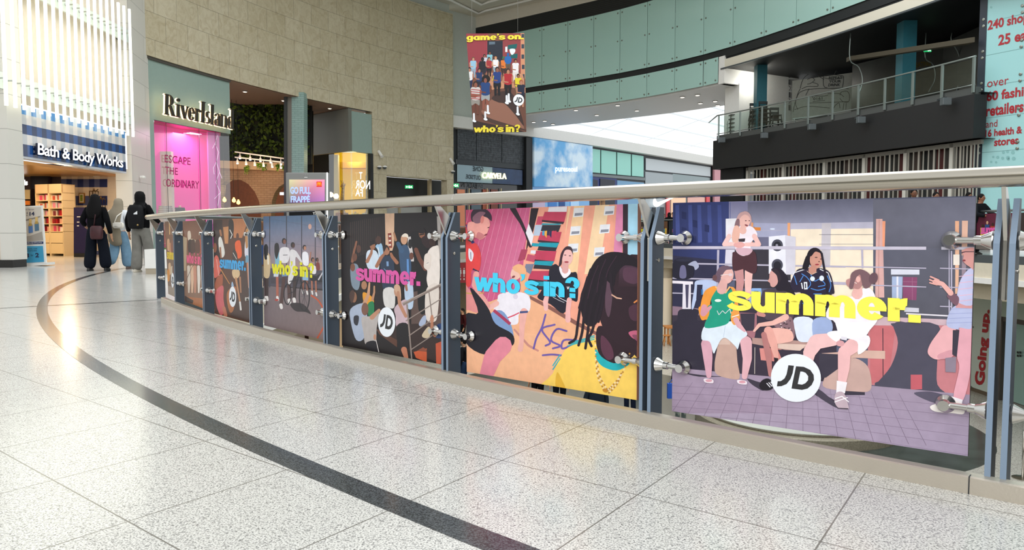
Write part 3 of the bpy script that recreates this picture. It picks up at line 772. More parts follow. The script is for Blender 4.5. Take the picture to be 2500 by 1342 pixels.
for a, b in zip(BU[:-1], BU[1:]):
    p, q = at_u(a+2, -.15*OS), at_u(b-2, -.15*OS); mb = MB(); mb.quad(V(*p.xy, 5.46), V(*q.xy, 5.46), V(*q.xy, 6.22), V(*p.xy, 6.22)); mb.build('glass_sheet', M_glass, tr)
# side return of the balustrade
a = at_u(1752, -.15*OS); bb2 = a+V(.2, 2.2, 0)
mb = MB(); mb.tube([V(*a.xy, 6.28), V(*bb2.xy, 6.28)], .03, 8); mb.build('side_rail', M_tsteel, tr)
mb = MB(); mb.quad(V(*a.xy, 5.46), V(*bb2.xy, 5.46), V(*bb2.xy, 6.22), V(*a.xy, 6.22)); mb.build('glass_sheet', M_glass, tr)
# small floodlights on the fascia
for u, v in ((1883, 330), (2000, 309), (2120, 292), (2328, 247), (1778, 341)):
    a = at_u(u, -.5*OS); z = zat(v, a.y)
    root = thing('floodlight', 'small dark floodlight on the terrace edge, one of five along it', 'floodlight', (a.x, a.y, z), 'floodlights on the terrace edge')
    mb = MB(); mb.box(a.x-.14, a.x+.14, a.y-.1, a.y+.1, z-.13, z+.1); mb.build('housing', mat('flood_grey', '#555b5d', .4), root, bevel=.02)
    mb = MB(); mb.box(a.x-.03, a.x+.03, a.y, a.y+.45, z+.08, z+.14); mb.build('bracket', M_darkgrey, root)
# shutters under the fascia
SU = [1808, 1894, 1992, 2087, 2186, 2296, 2372]
M_slat = mat('shutter_slat', '#b5b1a6', .4, .3); M_shut = mat('shutter_glass', '#2b2522', .15, var=.3, vscale=2)
SL = ['leftmost', 'second', 'third', 'fourth', 'fifth', 'rightmost']
for k, (u0, u1) in enumerate(zip(SU[:-1], SU[1:])):
    p, q = at_u(u0, .25), at_u(u1, .25); d = q-p; dn = d.normalized(); nn = V(-dn.y, dn.x, 0)*-OS
    root = thing('folding_shutter', '%s bay of the closed folding shutter grille under the black fascia' % SL[k], 'shutter', (p.x, p.y, .3))
    mb = MB(); m = max(9, int(d.length/.2))
    for i in range(1, m):
        x = p+d*(i/m); w_ = .035+.03*((i*7) % 3 == 0)
        mb.obox(V(x.x, x.y, .32), dn*w_, nn*-.03, V(0, 0, 3.3+.04*(i % 2)))
    mb.build('slats', M_slat, root)
    mb = MB(); mb.obox(V(p.x, p.y, .3), dn*.14, nn*-.12, V(0, 0, 3.45)); mb.build('mullion', mat('mullion_pale', '#c9c6bb', .5), root)
    mb = MB(); mb.obox(V(p.x, p.y, 3.62), d, nn*-.1, V(0, 0, .14)); mb.build('top_track', mat('track_grey', '#8a877e', .5), root)
    g = MB()
    for i in range(6):
        a = p+d*(i/6)-nn*.5; c = [(.03, .028, .026), (.10, .012, .014), (.045, .04, .036), (.02, .02, .02), (.09, .06, .05), (.025, .03, .03)][(i+k) % 6]
        g.obox(V(a.x, a.y, .3), d*(1/6), nn*-.04, V(0, 0, 3.5), c)
    g.build('back_panel', colmat('shutter_back', .3, .5), root)
# terrace furniture: stacked chairs, trestle table, extinguisher, exit signs
M_chair = mat('stack_chair_plastic', '#2a2f2e', .4)
def stool_stack(u, v, Y, n, lab):
    a = at_u(u); a = V(*(a+a.normalized()*1.25).xy, 0)
    for k in range(n):
        z = TF+k*.19; root = thing('stacking_chair', lab % (['lowest', 'second', 'third', 'fourth', 'fifth', 'sixth', 'topmost'][min(k, 6)] if k < n-1 else 'topmost'), 'chair', (a.x, a.y, z), 'stacked chairs on the terrace')
        mb = MB(); mb.box(a.x-.2, a.x+.2, a.y-.2, a.y+.2, z+.42, z+.45); mb.build('seat', M_chair, root)
        mb = MB(); mb.box(a.x-.2, a.x+.2, a.y+.17, a.y+.2, z+.7, z+.82); mb.box(a.x-.19, a.x-.15, a.y+.17, a.y+.2, z+.42, z+.72); mb.box(a.x+.15, a.x+.19, a.y+.17, a.y+.2, z+.42, z+.72); mb.build('backrest', M_chair, root)
        for sx in (-1, 1):
            for sy in (-1, 1):
                mb = MB(); mb.tube([V(a.x+sx*.23, a.y+sy*.23, z), V(a.x+sx*.17, a.y+sy*.17, z+.42)], .02, 6); mb.build('leg', M_chair, root)
stool_stack(1786, 330, 37.0, 5, '%s chair of the dark stack farthest left on the terrace')
stool_stack(1838, 325, 36.2, 5, '%s chair of the tall dark stack just right of the left teal column')
stool_stack(1860, 322, 36.0, 5, '%s chair of the dark stack second right of the left teal column')
stool_stack(1888, 318, 35.6, 3, '%s chair of the short dark stack in front of the white wall edge')
ta = atY(1935, 312, 33.5); tb = atY(2028, 297, 32.2); td = (tb-ta); td.z = 0; tn = V(-td.y, td.x, 0).normalized()
root = thing('trestle_table', 'narrow trestle table with pale top behind the terrace glass', 'table', (ta.x, ta.y, TF))
mb = MB(); mb.obox(V(ta.x, ta.y, TF+.72), td, tn*.5, V(0, 0, .04)); mb.build('tabletop', mat('pale_top', '#aeb6b2', .3), root)
for f in (.06, .94):
    for sgn in (-.05, .05):
        mb = MB(); x = ta+td*f; mb.tube([V(x.x, x.y, TF+.72), V(x.x, x.y, TF)+td*sgn], .02, 6); mb.build('leg', M_tsteel, root)
ea = atY(2117, 280, 31.5)
root = thing('fire_extinguisher', 'red fire extinguisher standing on the terrace floor left of the middle teal column', 'extinguisher', (ea.x, ea.y, TF))
mb = MB(); mb.lathe(V(ea.x, ea.y, TF), V(0, 0, 1), [(0, .1), (.5, .1), (.58, .05), (.6, .02)], 14); mb.build('cylinder', mat('ext_red', '#a3241f', .35), root)
mb = MB(); mb.box(ea.x-.05, ea.x+.05, ea.y-.02, ea.y+.02, TF+.6, TF+.68); mb.tube([V(ea.x+.04, ea.y, TF+.62), V(ea.x+.14, ea.y, TF+.5), V(ea.x+.12, ea.y, TF+.25)], .012, 6); mb.build('valve', M_dark, root)
M_exit = mat('exit_green', '#17a35a', .4, emit=1.2); M_exitw = mat('exit_white', '#f2fff6', .4, emit=1.6)
def exit_sign(quad, lab, Y=None, plane=None):
    pl = plane or Plane((0, Y, 0), (0, -1, 0)); (x0, y0), (x1, y1) = quad; c = pl.px((x0+x1)/2, (y0+y1)/2)
    root = thing('exit_sign', lab, 'exit sign', c)
    a, b, cc, d = [pl.px(*p) for p in ((x0, y1), (x1, y1), (x1, y0), (x0, y0))]
    mb = MB(); mb.prism([a, b, cc, d], -pl.n*.06); mb.build('housing', M_exit, root)
    mb = MB(); w_, h = x1-x0, y1-y0
    def P_(pts): mb.poly([pl.px(x0+w_*x, y0+h*y, .006) for x, y in pts])
    P_([(.08, .5), (.24, .2), (.24, .38), (.38, .38), (.38, .62), (.24, .62), (.24, .8)])
    P_([(.46, .15), (.6, .15), (.6, .85), (.46, .85)]); P_([(.68, .35), (.82, .25), (.9, .4), (.84, .6), (.94, .85), (.86, .85), (.76, .62), (.66, .85), (.6, .8), (.7, .55)])
    mb.build('pictogram', M_exitw, root); return root
exit_sign(((2257, 118), (2274, 126)), 'small green exit sign deep inside the dark terrace', Y=28)
exit_sign(((2072, 145), (2077, 151)), 'tiny green exit light beside the mural on the terrace', Y=33.5)
# curved light arms and dim yellow wall lettering at the back of the terrace
for u0, v0, u1, v1 in ((2075, 145, 2094, 235), (2199, 125, 2207, 232), (2259, 140, 2267, 225), (2323, 100, 2329, 240)):
    a = atY(u0, v0, 28.5); b = atY(u1, v1, 28.5); mb = MB(); mb.tube(catmull([V(a.x, a.y, 8.4), a, a.lerp(b, .3)+V(.25, 0, .12), a.lerp(b, .6)+V(.3, 0, 0), b], 4), .02, 6)
    o = mb.build('lamp_arm', M_tsteel); tag(o, 'thin curved lamp arm hanging at the back of the terrace', 'lamp arm', 'curved lamp arms on the terrace')
mb = MB(); 
a, b = atY(2075, 137, 29), atY(2380, 90, 23.5); mb.obox(a, b-a, V(0, .3, 0), V(0, 0, -.16)); o = mb.build('lighting_track', mat('track_tan', '#4a4436', .5)); tag(o, 'long dim lighting track across the terrace ceiling', 'lighting track')
mb = MB(); yp = Plane((0, 30, 0), (0, -1, 0)); 
text_on(mb, 'EATING', pq(yp, [(2236, 165), (2272, 160), (2271, 148), (2235, 153)]), bold=.03, off=.01); text_on(mb, 'DRINKING', pq(yp, [(2305, 150), (2352, 143), (2351, 133), (2304, 139)]), bold=.03, off=.01)
mb2 = mb.build('wall_lettering', mat('dim_yellow', '#6b5a10', .6)); tag(mb2, 'dim yellow lettering on the dark wall inside the terrace', 'lettering')
# dark wall behind right part of the terrace
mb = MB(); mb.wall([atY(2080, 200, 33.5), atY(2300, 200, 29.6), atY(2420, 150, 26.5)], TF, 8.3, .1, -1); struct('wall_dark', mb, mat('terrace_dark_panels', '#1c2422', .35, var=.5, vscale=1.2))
point_light('terrace_lamp', (11.5, 34.6, 7.9), 60, (1, .95, .85), .15)

# ------------------------------------------------ lift tower with lettering
LA = V(14.86, 23.5, 0); LD = V(.55, -1.0, 0).normalized(); LB = LA+LD*5.5
lp = vplane(LA, LB)
root = thing('lift_tower', 'tall pale aqua glass lift tower with red lettering at the right edge', 'lift tower', (LA.x, LA.y, LOW))
LN = lp.n
mb = MB(); mb.obox(V(LA.x, LA.y, .75), LB-LA, LN*-2.5, V(0, 0, 13.2)); mb.build('glass_cladding', M_aqua_t if 'M_aqua_t' in globals() else mat('lift_aqua', '#9fd0d0', .2, spec=.5), root)
mb = MB(); mb.obox(V(LA.x, LA.y, .0)+LN*.02-LD*.22, LD*.22, LN*-.4, V(0, 0, 13.9)); mb.build('corner_frame', mat('frame_navy', '#232b36', .45), root)
mb = MB()
for v in (58, 138, 213, 290, 373): mb_z = lp.px(2398, v).z; a = lp.px(2396, v, .004); mb.obox(V(LA.x, LA.y, mb_z)+LN*.003, LB-LA, LN*.001, V(0, 0, .012))
mb.build('panel_joint', mat('joint_teal', '#6f9c9c', .5), root)
mb = MB()
for u, v in ((2402, 48), (2402, 64), (2400, 126), (2399, 142), (2397, 204), (2397, 220), (2394, 281), (2394, 297), (2391, 358), (2391, 374), (2497, 14), (2497, 30), (2495, 98), (2494, 114), (2492, 181), (2491, 197), (2488, 265), (2488, 281), (2485, 346), (2484, 362), (2389, 450), (2436, 447)):
    mb = MB(); mb.lathe(lp.px(u, v), LN, [(0, .045), (.03, .045), (.035, .03)], 10); mb.build('fixing_bolt', M_bolt, root)
mb = MB()
for gx, gy, r in ((2450, 372, 4), (2460, 370, 4), (2473, 372, 5), (2425, 383, 3), (2436, 384, 4), (2448, 386, 4), (2461, 385, 5), (2475, 387, 5), (2420, 395, 3), (2432, 396, 3), (2408, 12, 3), (2420, 18, 3), (2407, 6, 4), (2400, 186, 3), (2462, 388, 4)):
    mb.poly([lp.px(gx+r*math.cos(k*.7854), gy+r*math.sin(k*.7854), .004) for k in range(8)])
mb.build('dot_pattern', mat('dot_teal', '#86b9b7', .4), root)
M_red = mat('lettering_red', '#a8202a', .5); mb = MB(); mt = MB()
def tt(mbx, s, x0, yb0, x1, yb1, h0, h1, bold): text_on(mbx, s, [lp.px(x0, yb0, .008), lp.px(x1, yb1, .008), lp.px(x1+2, yb1-h1, .008), lp.px(x0+2, yb0-h0, .008)], bold=bold, off=0, n=LN)
def rowtext(mbx, s, u, v, h, slope, bold, asp=.62):
    "lettering along a horizontal line of the tower's face starting at pixel (u, v)"
    p = lp.px(u, v); q = lp.px(u, v-h); hh = (q-p).z; uv, fs, ar = glyphs(s, bold, 1.0); L_ = hh*ar*asp; 
    text_on(mbx, s, [p+LN*.008, p+LD*L_+LN*.008, p+LD*L_+V(0, 0, hh)+LN*.008, p+V(0, 0, hh)+LN*.008], bold=bold, off=0, n=LN)
def rt_(nm, *a):
    m_ = MB(); rowtext(m_, *a); m_.build(nm, M_red, root)
rt_('bold_lettering', '240 shops', 2411, 81, 30, 0, .03, .82); rt_('bold_lettering', '25 eateries', 2437, 112, 26, 0, .03, .85)
rt_('thin_lettering', 'over', 2410, 214, 14, 0, .0, .9); rt_('bold_lettering', '60 fashion', 2408, 248, 24, 0, .03, .9); rt_('bold_lettering', 'retailers', 2407, 285, 27, 0, .03, .72)
rt_('thin_lettering', 'and', 2407, 312, 17, 0, .0, .8); rt_('bold_lettering', '16 health & beauty', 2405, 340, 23, 0, .03, .8); rt_('bold_lettering', 'stores', 2427, 357, 17, 0, .03, .85)
# lower part of the tower: "Going up." panel and lift door
L2 = V(14.62, 23.6, 0); d2 = (onz(2420, 970, LOW)-onz(2371, 953, LOW)); d2.z = 0
pA = onz(2371, 953, LOW); pB = pA+d2.normalized()*1.0
gp = vplane(pA, pB)
r2 = thing('going_up_panel', 'white glass panel reading Going up. in red beside the lift door on the lower level', 'sign panel', pA)
mb = MB(); mb.obox(V(pA.x, pA.y, LOW+.12)-d2.normalized()*.5, d2.normalized()*1.55, gp.n*-.1, V(0, 0, 3.2)); mb.build('panel', mat('pale_glass_panel', '#c7d3ca', .25), r2)
mb = MB(); text_on(mb, 'Going up.', [gp.px(2411, 942, .01), gp.px(2423, 757, .01), gp.px(2397, 752, .01), gp.px(2379, 938, .01)], bold=.045, off=0, n=gp.n); mb.build('lettering', M_red, r2)
mb = MB()
for u, v in ((2372, 944), (2416, 957), (2420, 805), (2421, 822), (2376, 798)): mb.lathe(gp.px(u, v), gp.n, [(0, .035), (.03, .03)], 8)
mb.build('fixing_bolt', M_bolt, r2)
mb = MB(); mb.obox(V(pA.x, pA.y, LOW)-d2.normalized()*.5, d2.normalized()*1.55, gp.n*-.1, V(0, 0, .12)); mb.build('plinth', mat('bronze_plinth', '#6f6252', .4, .4), r2)
pC = pA+d2.normalized()*1.08; pD = pC+d2.normalized()*2.2
dr = thing('lift_door', 'pale green lift door in a dark frame on the lower level', 'lift door', pC)
mb = MB(); mb.obox(V(pC.x, pC.y, LOW), d2.normalized()*.28, gp.n*-.3, V(0, 0, 2.5)); mb.obox(V(pC.x, pC.y, LOW+2.4), d2.normalized()*2.2, gp.n*-.3, V(0, 0, .14)); mb.build('frame', mat('door_frame_dark', '#4a4440', .4), dr)
mb = MB(); mb.obox(V(pC.x, pC.y, LOW+.05)+d2.normalized()*.28-gp.n*.15, d2.normalized()*1.9, gp.n*-.05, V(0, 0, 2.35)); mb.build('door_leaf', mat('door_glass_green', '#8fb0a8', .2), dr)
mb = MB(); 
for i in range(2):
    for j in range(2): a = gp.px(2474+i*6, 862+j*8); mb.obox(a-gp.n*.1, d2.normalized()*.07, gp.n*-.01, V(0, 0, .06))
mb.build('emblem', M_dark, dr)
mb = MB(); mb.obox(V(pC.x, pC.y, LOW+2.54), d2.normalized()*2.4, gp.n*-.3, V(0, 0, .9)); mb.build('lintel', mat('lintel_glass', '#a9b8ae', .3), dr)
# ================================================================== LEFT: bath shop, fashion shop, totem
def YP(Y): return Plane((0, Y, 0), (0, -1, 0))
def slab(mb, pl, pts, th=.05, off=0, col=None):
    "plate with its front outline read in photo pixels, lying in plane pl, th thick"
    mb.prism([pl.px(u, v, off) for u, v in pts], -pl.n*th, col); return mb
def rect(x0, y0, x1, y1): return [(x0, y1), (x1, y1), (x1, y0), (x0, y0)]
def one(name, mb, m, label=None, cat=None, group=None, parent=None, bevel=0):
    o = mb.build(name, m, parent, bevel)
    if label: tag(o, label, cat, group)
    return o
M_warmw = mat('warm_plaster', '#e2d6c6', .6, var=.03)
M_whstone = stonemat('pale_stone', ('#dcd9d0', '#d5d2c9'), 2.6, .85, mortar='#a9a79f', vein=False)
FX = -12.5
# column left of the shop, walls above, right pier
mb = MB(); mb.box(-12.62, -12.33, 18.2, 18.75, .19, 14.1); struct('wall_column', mb, M_whstone)
mb = MB(); mb.box(-22, -12.62, 18.3, 18.8, .19, 14.1); struct('wall_front', mb, M_warmw)
mb = MB(); mb.box(-22, -12.32, 18.18, 18.7, 0, .19); struct('baseboard_left', mb, mat('plinth_black', '#22201e', .4))
mb = MB(); mb.box(-13.1, -12.72, 18.75, 24.6, 4.05, 14.1); struct('wall_over_shop', mb, M_warmw)
mb = MB(); mb.wall([V(-12.52, 24.45, 0), V(-12.93, 26.6, 0)], 0, 14.1, .5, -1); struct('wall_white_stone', mb, M_whstone)
mb = MB(); mb.box(-15.55, -12.9, 28.1, 28.3, .2, 3.9); struct('wall_pier_shop', mb, M_warmw)
mb = MB(); mb.box(-15.0, -12.9, 28.0, 28.3, 0, .2); struct('baseboard_pier', mb, mat('plinth_black', '#22201e', .4))
# interior
mb = MB(); mb.box(-22, -15.0, 18.8, 28.3, 2.95, 3.05); struct('ceiling.005', mb, mat('gold_ceiling', '#c99a58', .25, spec=.6))
mb = MB(); mb.box(-22, -21.9, 18.8, 28.3, 0, 3); struct('wall_shop_side', mb, mat('shop_dark', '#2b2a38', .6))
yp = YP(28.1); mb = MB(); nb, wt = lin('#26356e'), lin('#e9dcc8'); nl, wl = lin('#5b6593'), lin('#cfc3b6')
ys = [405, 437, 457, 478, 501, 525, 548, 571, 594, 612, 626]
cols = [150, 163, 176, 190, 204, 218, 231, 244, 262]
for j, (a, b) in enumerate(zip(ys[:-1], ys[1:])):
    for i, (c, d) in enumerate(zip(cols[:-1], cols[1:])):
        blue = j % 2 == 1; alt = i % 2
        slab(mb, yp, rect(c, a, d, b), .02, .02, (nb if alt else nl) if blue else (wl if alt else wt))
struct('wall_gingham', mb, colmat('gingham_print', .6, .2))
mb = MB(); slab(mb, YP(28.2), rect(40, 400, 152, 628), .1); struct('wall_shop_back', mb, mat('shop_back', '#4c4048', .6))
mb = MB(); slab(mb, YP(27.9), rect(74, 419, 117, 545), .2); struct('wall_shop_dark', mb, mat('shop_navy', '#171624', .5))
area_light('bath_shop_light', (-16.6, 24, 2.85), 5, 210, (1, .72, .42))
point_light('bath_shop_front_light', (-13.6, 22.5, 2.5), 30, (1, .75, .45), .2)
# fascia
fp = Plane((FX, 0, 0), (1, 0, 0))
root = thing('shop_fascia', 'blue and white gingham fascia sign of the bath shop with white lit letters', 'shop sign', (FX, 21, 2.8))
mb = MB(); mb.box(FX-.25, FX-.01, 18.76, 24.08, 2.76, 4.12); mb.build('sign_box', mat('sign_edge', '#c9ccd2', .4), root)
mb = MB(); B = [lin(c) for c in ('#1f4d8c', '#122a55')]; W = [lin(c) for c in ('#e3dcd6', '#c4c6c8')]; P2 = [lin(c) for c in ('#dfe4ea', '#4f8ecb')]
zr = [4.1, 3.88, 3.63, 3.38, 3.12, 2.82]; kinds = [P2, W, B, W, B]
nc = 26
for j, kd in enumerate(kinds):
    for i in range(nc):
        y0 = 18.78+(24.05-18.78)*i/nc; y1 = 18.78+(24.05-18.78)*(i+1)/nc
        mb.quad(V(FX, y0, zr[j+1]), V(FX, y1, zr[j+1]), V(FX, y1, zr[j]), V(FX, y0, zr[j]), kd[i % 2])
mb.build('gingham_face', colmat('gingham_gloss', .12, .6), root)
mb = MB(); text_on(mb, 'Bath & Body Works', [fp.px(82, 386, .02), fp.px(292, 417, .02), fp.px(292, 385, .02), fp.px(82, 349, .02)], depth=.05, off=.03, bold=.012, space=.92, n=V(1, 0, 0))
mb.build('letter_returns', mat('return_shade', '#1a2238', .4), root)  # letter sides coloured dark to stand for their shadow
mb = MB(); text_on(mb, 'Bath & Body Works', [fp.px(82, 386, .115), fp.px(292, 417, .115), fp.px(292, 385, .115), fp.px(82, 349, .115)], off=.0, bold=.012, space=.92, n=V(1, 0, 0))
mb.build('letter_faces', mat('white_lit', '#ffffff', .4, emit=1.1), root)
mb = MB(); mb.box(FX-.02, FX+.015, 24.05, 24.1, 2.9, 4.05); mb.build('edge_light', mat('white_lit', '#ffffff', .4, emit=1.1), root)
mb = MB(); mb.box(FX-.02, FX+.02, 18.78, 24.05, 4.1, 4.13); mb.build('top_light', mat('white_lit', '#ffffff', .4, emit=1.1), root)
# vertical light tubes
M_tube = mat('led_tube', '#fffef0', .4, emit=1.7, ecol='#fffde6')
proto = None
TY = [17.2+.3285*i for i in range(21)]
for i, y in enumerate(TY):
    if proto is None:
        proto = thing('light_tube', 'tall glowing white light fin hanging above the bath shop front', 'light', (-12.1, y, 3.9), 'vertical light fins above the bath shop')
        mb = MB(); mb.box(-12.13, -12.07, y-.03, y+.03, 3.9, 7.9); mb.build('diffuser', M_tube, proto)
        mb = MB()
        for z in (4.55, 7.15): mb.lathe(V(-12.13, y, z), V(-1, 0, 0), [(0, .02), (.20, .02), (.21, .035), (.235, .035)], 8)
        mb.build('clip', mat('clip_chrome', '#b8bcb8', .3, .8), proto)
    else: copy_tree(proto, Matrix.Translation((0, y-TY[0], 0)))
for z, lab in ((4.55, 'lower pale glass rail holding the light fins above the bath shop'), (7.15, 'upper pale glass rail holding the light fins above the bath shop')):
    mb = MB(); mb.box(-12.42, -12.36, 17, 24.3, z-.2, z+.2); tag(one('fin_rail', mb, mat('glass_rail', '#cfdad2', .25, spec=.6)), lab, 'rail')
    mb = MB(); mb.box(-12.72, -12.42, 24.1, 24.2, z-.1, z+.1); mb.box(-12.72, -12.42, 19, 19.1, z-.1, z+.1); o = mb.build('bracket', M_slabgrey, bpy.data.objects['fin_rail' if z < 5 else 'fin_rail.001'])
# shelf unit with products
SA = V(-17.32, 26.9, 0); SB = V(-16.1, 26.5, 0); sd = (SB-SA); sn = V(sd.y, -sd.x, 0).normalized(); sp = vplane(SA, SB)
if sn.dot(-SA) < 0: sn = -sn
M_shelf = mat('cream_laminate', '#f0d9ae', .5)
root = thing('display_shelf', 'tall cream display unit stacked with gift sets inside the bath shop', 'shelf unit', SA)
mb = MB(); mb.obox(SA-sn*.55, sd, sn*.03, V(0, 0, 2.58)); u = sd.normalized()
mb.obox(SA, u*.03, -sn*.55, V(0, 0, 2.58)); mb.obox(SB-u*.03, u*.03, -sn*.55, V(0, 0, 2.58)); mb.obox(SA+sd*.5-u*.03, u*.06, -sn*.5, V(0, 0, 2.58))
mb.obox(SA+V(0, 0, 2.55), sd, -sn*.55, V(0, 0, .03)); mb.build('carcass', M_shelf, root)
rows = [.86, 1.14, 1.42, 1.70, 1.98, 2.25]
for z in rows: mb = MB(); mb.obox(SA+V(0, 0, z), sd, -sn*.52, V(0, 0, .025)); mb.build('shelf', M_shelf, root)
mb = MB(); mb.obox(SA+V(0, 0, 2.28), sd, -sn*.05, V(0, 0, .27)); mb.build('header', mat('header_peach', '#f1cfa6', .5), root)
for i in range(2):
    for z0, z1 in ((.08, .45), (.47, .84)):
        mb = MB(); mb.obox(SA+sd*(.5*i)+u*.04+V(0, 0, z0)+sn*.005, sd*.44, -sn*.3, V(0, 0, z1-z0)); mb.build('drawer', M_shelf, root)
gc = ['#b3262f', '#e38fb0', '#f3e9e2', '#8c1f2a', '#d7c9bd', '#c4553f', '#e9b7a2', '#7d3140', '#cfd4d8', '#d94f7c']
for r in range(5):
    for c in range(4):
        a = SA+sd*(.03+.24*c)+V(0, 0, rows[r]+.026); k = (r*4+c*3) % 10; hh = .17+.02*((r+c) % 3)
        rt = thing('gift_set', 'small boxed gift set in the cream display unit, one of the rows of boxes', 'gift set', a, 'gift sets in the display unit')
        q = MB(); q.obox(a-sn*.1, sd*.2, -sn*.25, V(0, 0, hh)); q.build('box', mat('gift_%d' % k, gc[k], .35), rt)
        q = MB(); q.obox(a-sn*.098+sd*.05, sd*.1, sn*.004, V(0, 0, hh*.9)); q.build('wrapping', mat('gift_%d' % ((k+3) % 10), gc[(k+3) % 10], .35), rt)
# interior extras
mb = MB(); text_on(mb, 'bls', [YP(27.5).px(52, 453), YP(27.5).px(68, 452), YP(27.5).px(68, 438), YP(27.5).px(52, 440)], depth=.03, bold=.03)
one('wall_lettering', mb, mat('white_lit', '#ffffff', .4, emit=1.1), 'white lit letters on the dark wall inside the bath shop', 'lettering')
root = thing('wall_shelf', 'dark shelf niche with warm lit bottles at the left inside the bath shop', 'shelf', YP(27.6).px(64, 500))
mb = MB(); slab(mb, YP(27.6), rect(50, 460, 76, 552), .4); mb.build('carcass', mat('niche_dark', '#2d2228', .6), root)
mb = MB(); slab(mb, YP(27.55), rect(60, 463, 74, 486), .02, .02); mb.build('poster_card', mat('card_pale', '#cdbf98', .5), root)
mb = MB()
for i in range(7): slab(mb, YP(27.5), rect(54+i*3, 490, 56+i*3, 500), .05, .05)
mb.build('bottles', mat('bottle_amber', '#c9742c', .3, emit=.3), root)
root = thing('display_stand', 'dark navy free-standing notice stand in the bath shop doorway', 'display stand', YP(25.4).px(193, 626))
mb = MB(); slab(mb, YP(25.4), rect(180, 506, 214, 620), .3); mb.build('panel', mat('stand_navy', '#1d1a48', .35), root)
mb = MB(); slab(mb, YP(25.4), rect(181, 618, 214, 627), .35, .02); mb.build('base', M_dark, root)
mb = MB(); 
for y, w_ in ((528, 9), (541, 6), (550, 5)): slab(mb, YP(25.4), rect(188, y, 188+w_, y+2), .004, .006)
mb.build('small_print', M_white, root)
for (x0, y0, x1, y1, lab) in ((193, 471, 207, 496, 'gold framed green picture on the gingham wall beside the cream display unit'), (243, 511, 258, 546, 'gold framed picture behind the walker with long black hair')):
    root = thing('picture_frame', lab, 'picture', YP(28).px(x0, y0)); yq = YP(28.06)
    mb = MB(); slab(mb, yq, rect(x0, y0, x1, y1), .04, .02); mb.build('frame', mat('gold_frame', '#b98a3e', .35, .5), root)
    mb = MB(); slab(mb, yq, rect(x0+2, y0+2, x1-2, y1-2), .01, .03); mb.build('mount', mat('mount_cream', '#e8dfc4', .6), root)
    mb = MB(); slab(mb, yq, rect(x0+4, y0+5, x1-4, y1-5), .01, .036); mb.build('print', mat('print_green', '#8ea236', .6, var=.3, vscale=9), root)
for (x0, y0, x1, y1, lab) in ((226, 467, 240, 485, 'bronze lantern frame hanging high on the gingham wall'), (243, 486, 257, 507, 'bronze lantern frame hanging lower on the gingham wall')):
    root = thing('lantern', lab, 'lantern', YP(27.9).px(x0, y0)); a, b, c, d = [YP(27.9).px(*p) for p in rect(x0, y0, x1, y1)]
    mb = MB()
    for dy in (0, .2):
        o = V(0, -dy, 0); mb.tube([a+o, b+o, c+o, d+o, a+o], .018, 6)
    mb.tube([(c+d)*.5, (c+d)*.5+V(0, .2, .1)], .015, 6)
    for p in (a, b, c, d): mb.tube([p, p+V(0, -.2, 0)], .018, 6)
    mb.build('frame', mat('bronze', '#6e5533', .4, .5), root)
    mb = MB(); mb.lathe((c+d)*.5+V(0, -.1, 0), V(0, 0, 1), [(0, .09), (.04, .03), (.1, .03)], 8); mb.build('cap', mat('bronze', '#6e5533', .4, .5), root)
mb = MB(); slab(mb, YP(28), rect(231, 418, 244, 432), .1, .1); one('alarm_box', mb, M_white, 'small white alarm box high on the gingham wall', 'alarm box')
root = thing('wall_plaque', 'small navy shop plaque with white letters on the beige pier', 'plaque', YP(28).px(306, 510))
mb = MB(); slab(mb, YP(28), rect(298, 496, 313, 523), .04, .03); mb.build('plate', mat('plaque_navy', '#1d2450', .4), root)
mb = MB(); text_on(mb, 'Body', [YP(28).px(301, 511, .04), YP(28).px(310, 511, .04), YP(28).px(310, 505, .04), YP(28).px(301, 505, .04)], bold=.02); text_on(mb, 'Works', [YP(28).px(301, 517, .04), YP(28).px(307, 517, .04), YP(28).px(307, 512.5, .04), YP(28).px(301, 512.5, .04)], bold=.02); mb.build('lettering', mat('white_lit', '#ffffff', .4, emit=1.1), root)
root = thing('wall_cctv', 'small cream sensor on the white stone pier above the walkers', 'sensor', (-12.6, 25.2, 2.7))
mb = MB(); mb.lathe(V(-12.62, 25.2, 2.72), V(1, 0, 0), [(0, .05), (.1, .06), (.16, .04)], 10); mb.build('housing', M_white, root)
# easel sign board
root = thing('sign_board', 'white framed double offer board standing before the white column', 'sign board', onz(80, 648, 0))
bp_ = YP(19.15)
mb = MB(); slab(mb, bp_, [(48, 647), (112, 641), (102, 501), (36, 504)], .05); mb.build('frame', mat('board_white', '#e6e6e2', .4), root)
mb = MB(); slab(mb, bp_, [(39, 652), (121, 646), (121, 640), (39, 645)], .35, .12); mb.build('foot', mat('board_white', '#e6e6e2', .4), root)
mb = MB(); slab(mb, bp_, [(46, 590), (106, 587), (100, 505), (40, 508)], .006, .006, lin('#cfc9bf'))
slab(mb, bp_, [(46, 590), (106, 586), (103, 565), (75, 575), (46, 580)], .006, .01, lin('#a7a097'))
slab(mb, bp_, [(43, 545), (98, 530), (99, 527), (43, 540)], .006, .012, lin('#8f8980'))
mb.build('upper_poster', colmat('board_print', .5, .3), root)
mb = MB()
for x, c in ((75, '#5a7fb5'), (90, '#55768f')):
    y = 0 if x == 75 else -5
    slab(mb, bp_, [(x-4, 569+y), (x+6, 567+y), (x+5, 548+y), (x-5, 549+y)], .006, .016, lin(c)); slab(mb, bp_, [(x-5, 552+y), (x+5, 551+y), (x+3, 545+y), (x-3, 545+y)], .006, .018, lin('#b99a55')); slab(mb, bp_, [(x-3, 545+y), (x+3, 545+y), (x+3, 534+y), (x-3, 535+y)], .006, .018, lin('#d8b878'))
mb.build('bottle_picture', colmat('board_print', .5, .3), root)
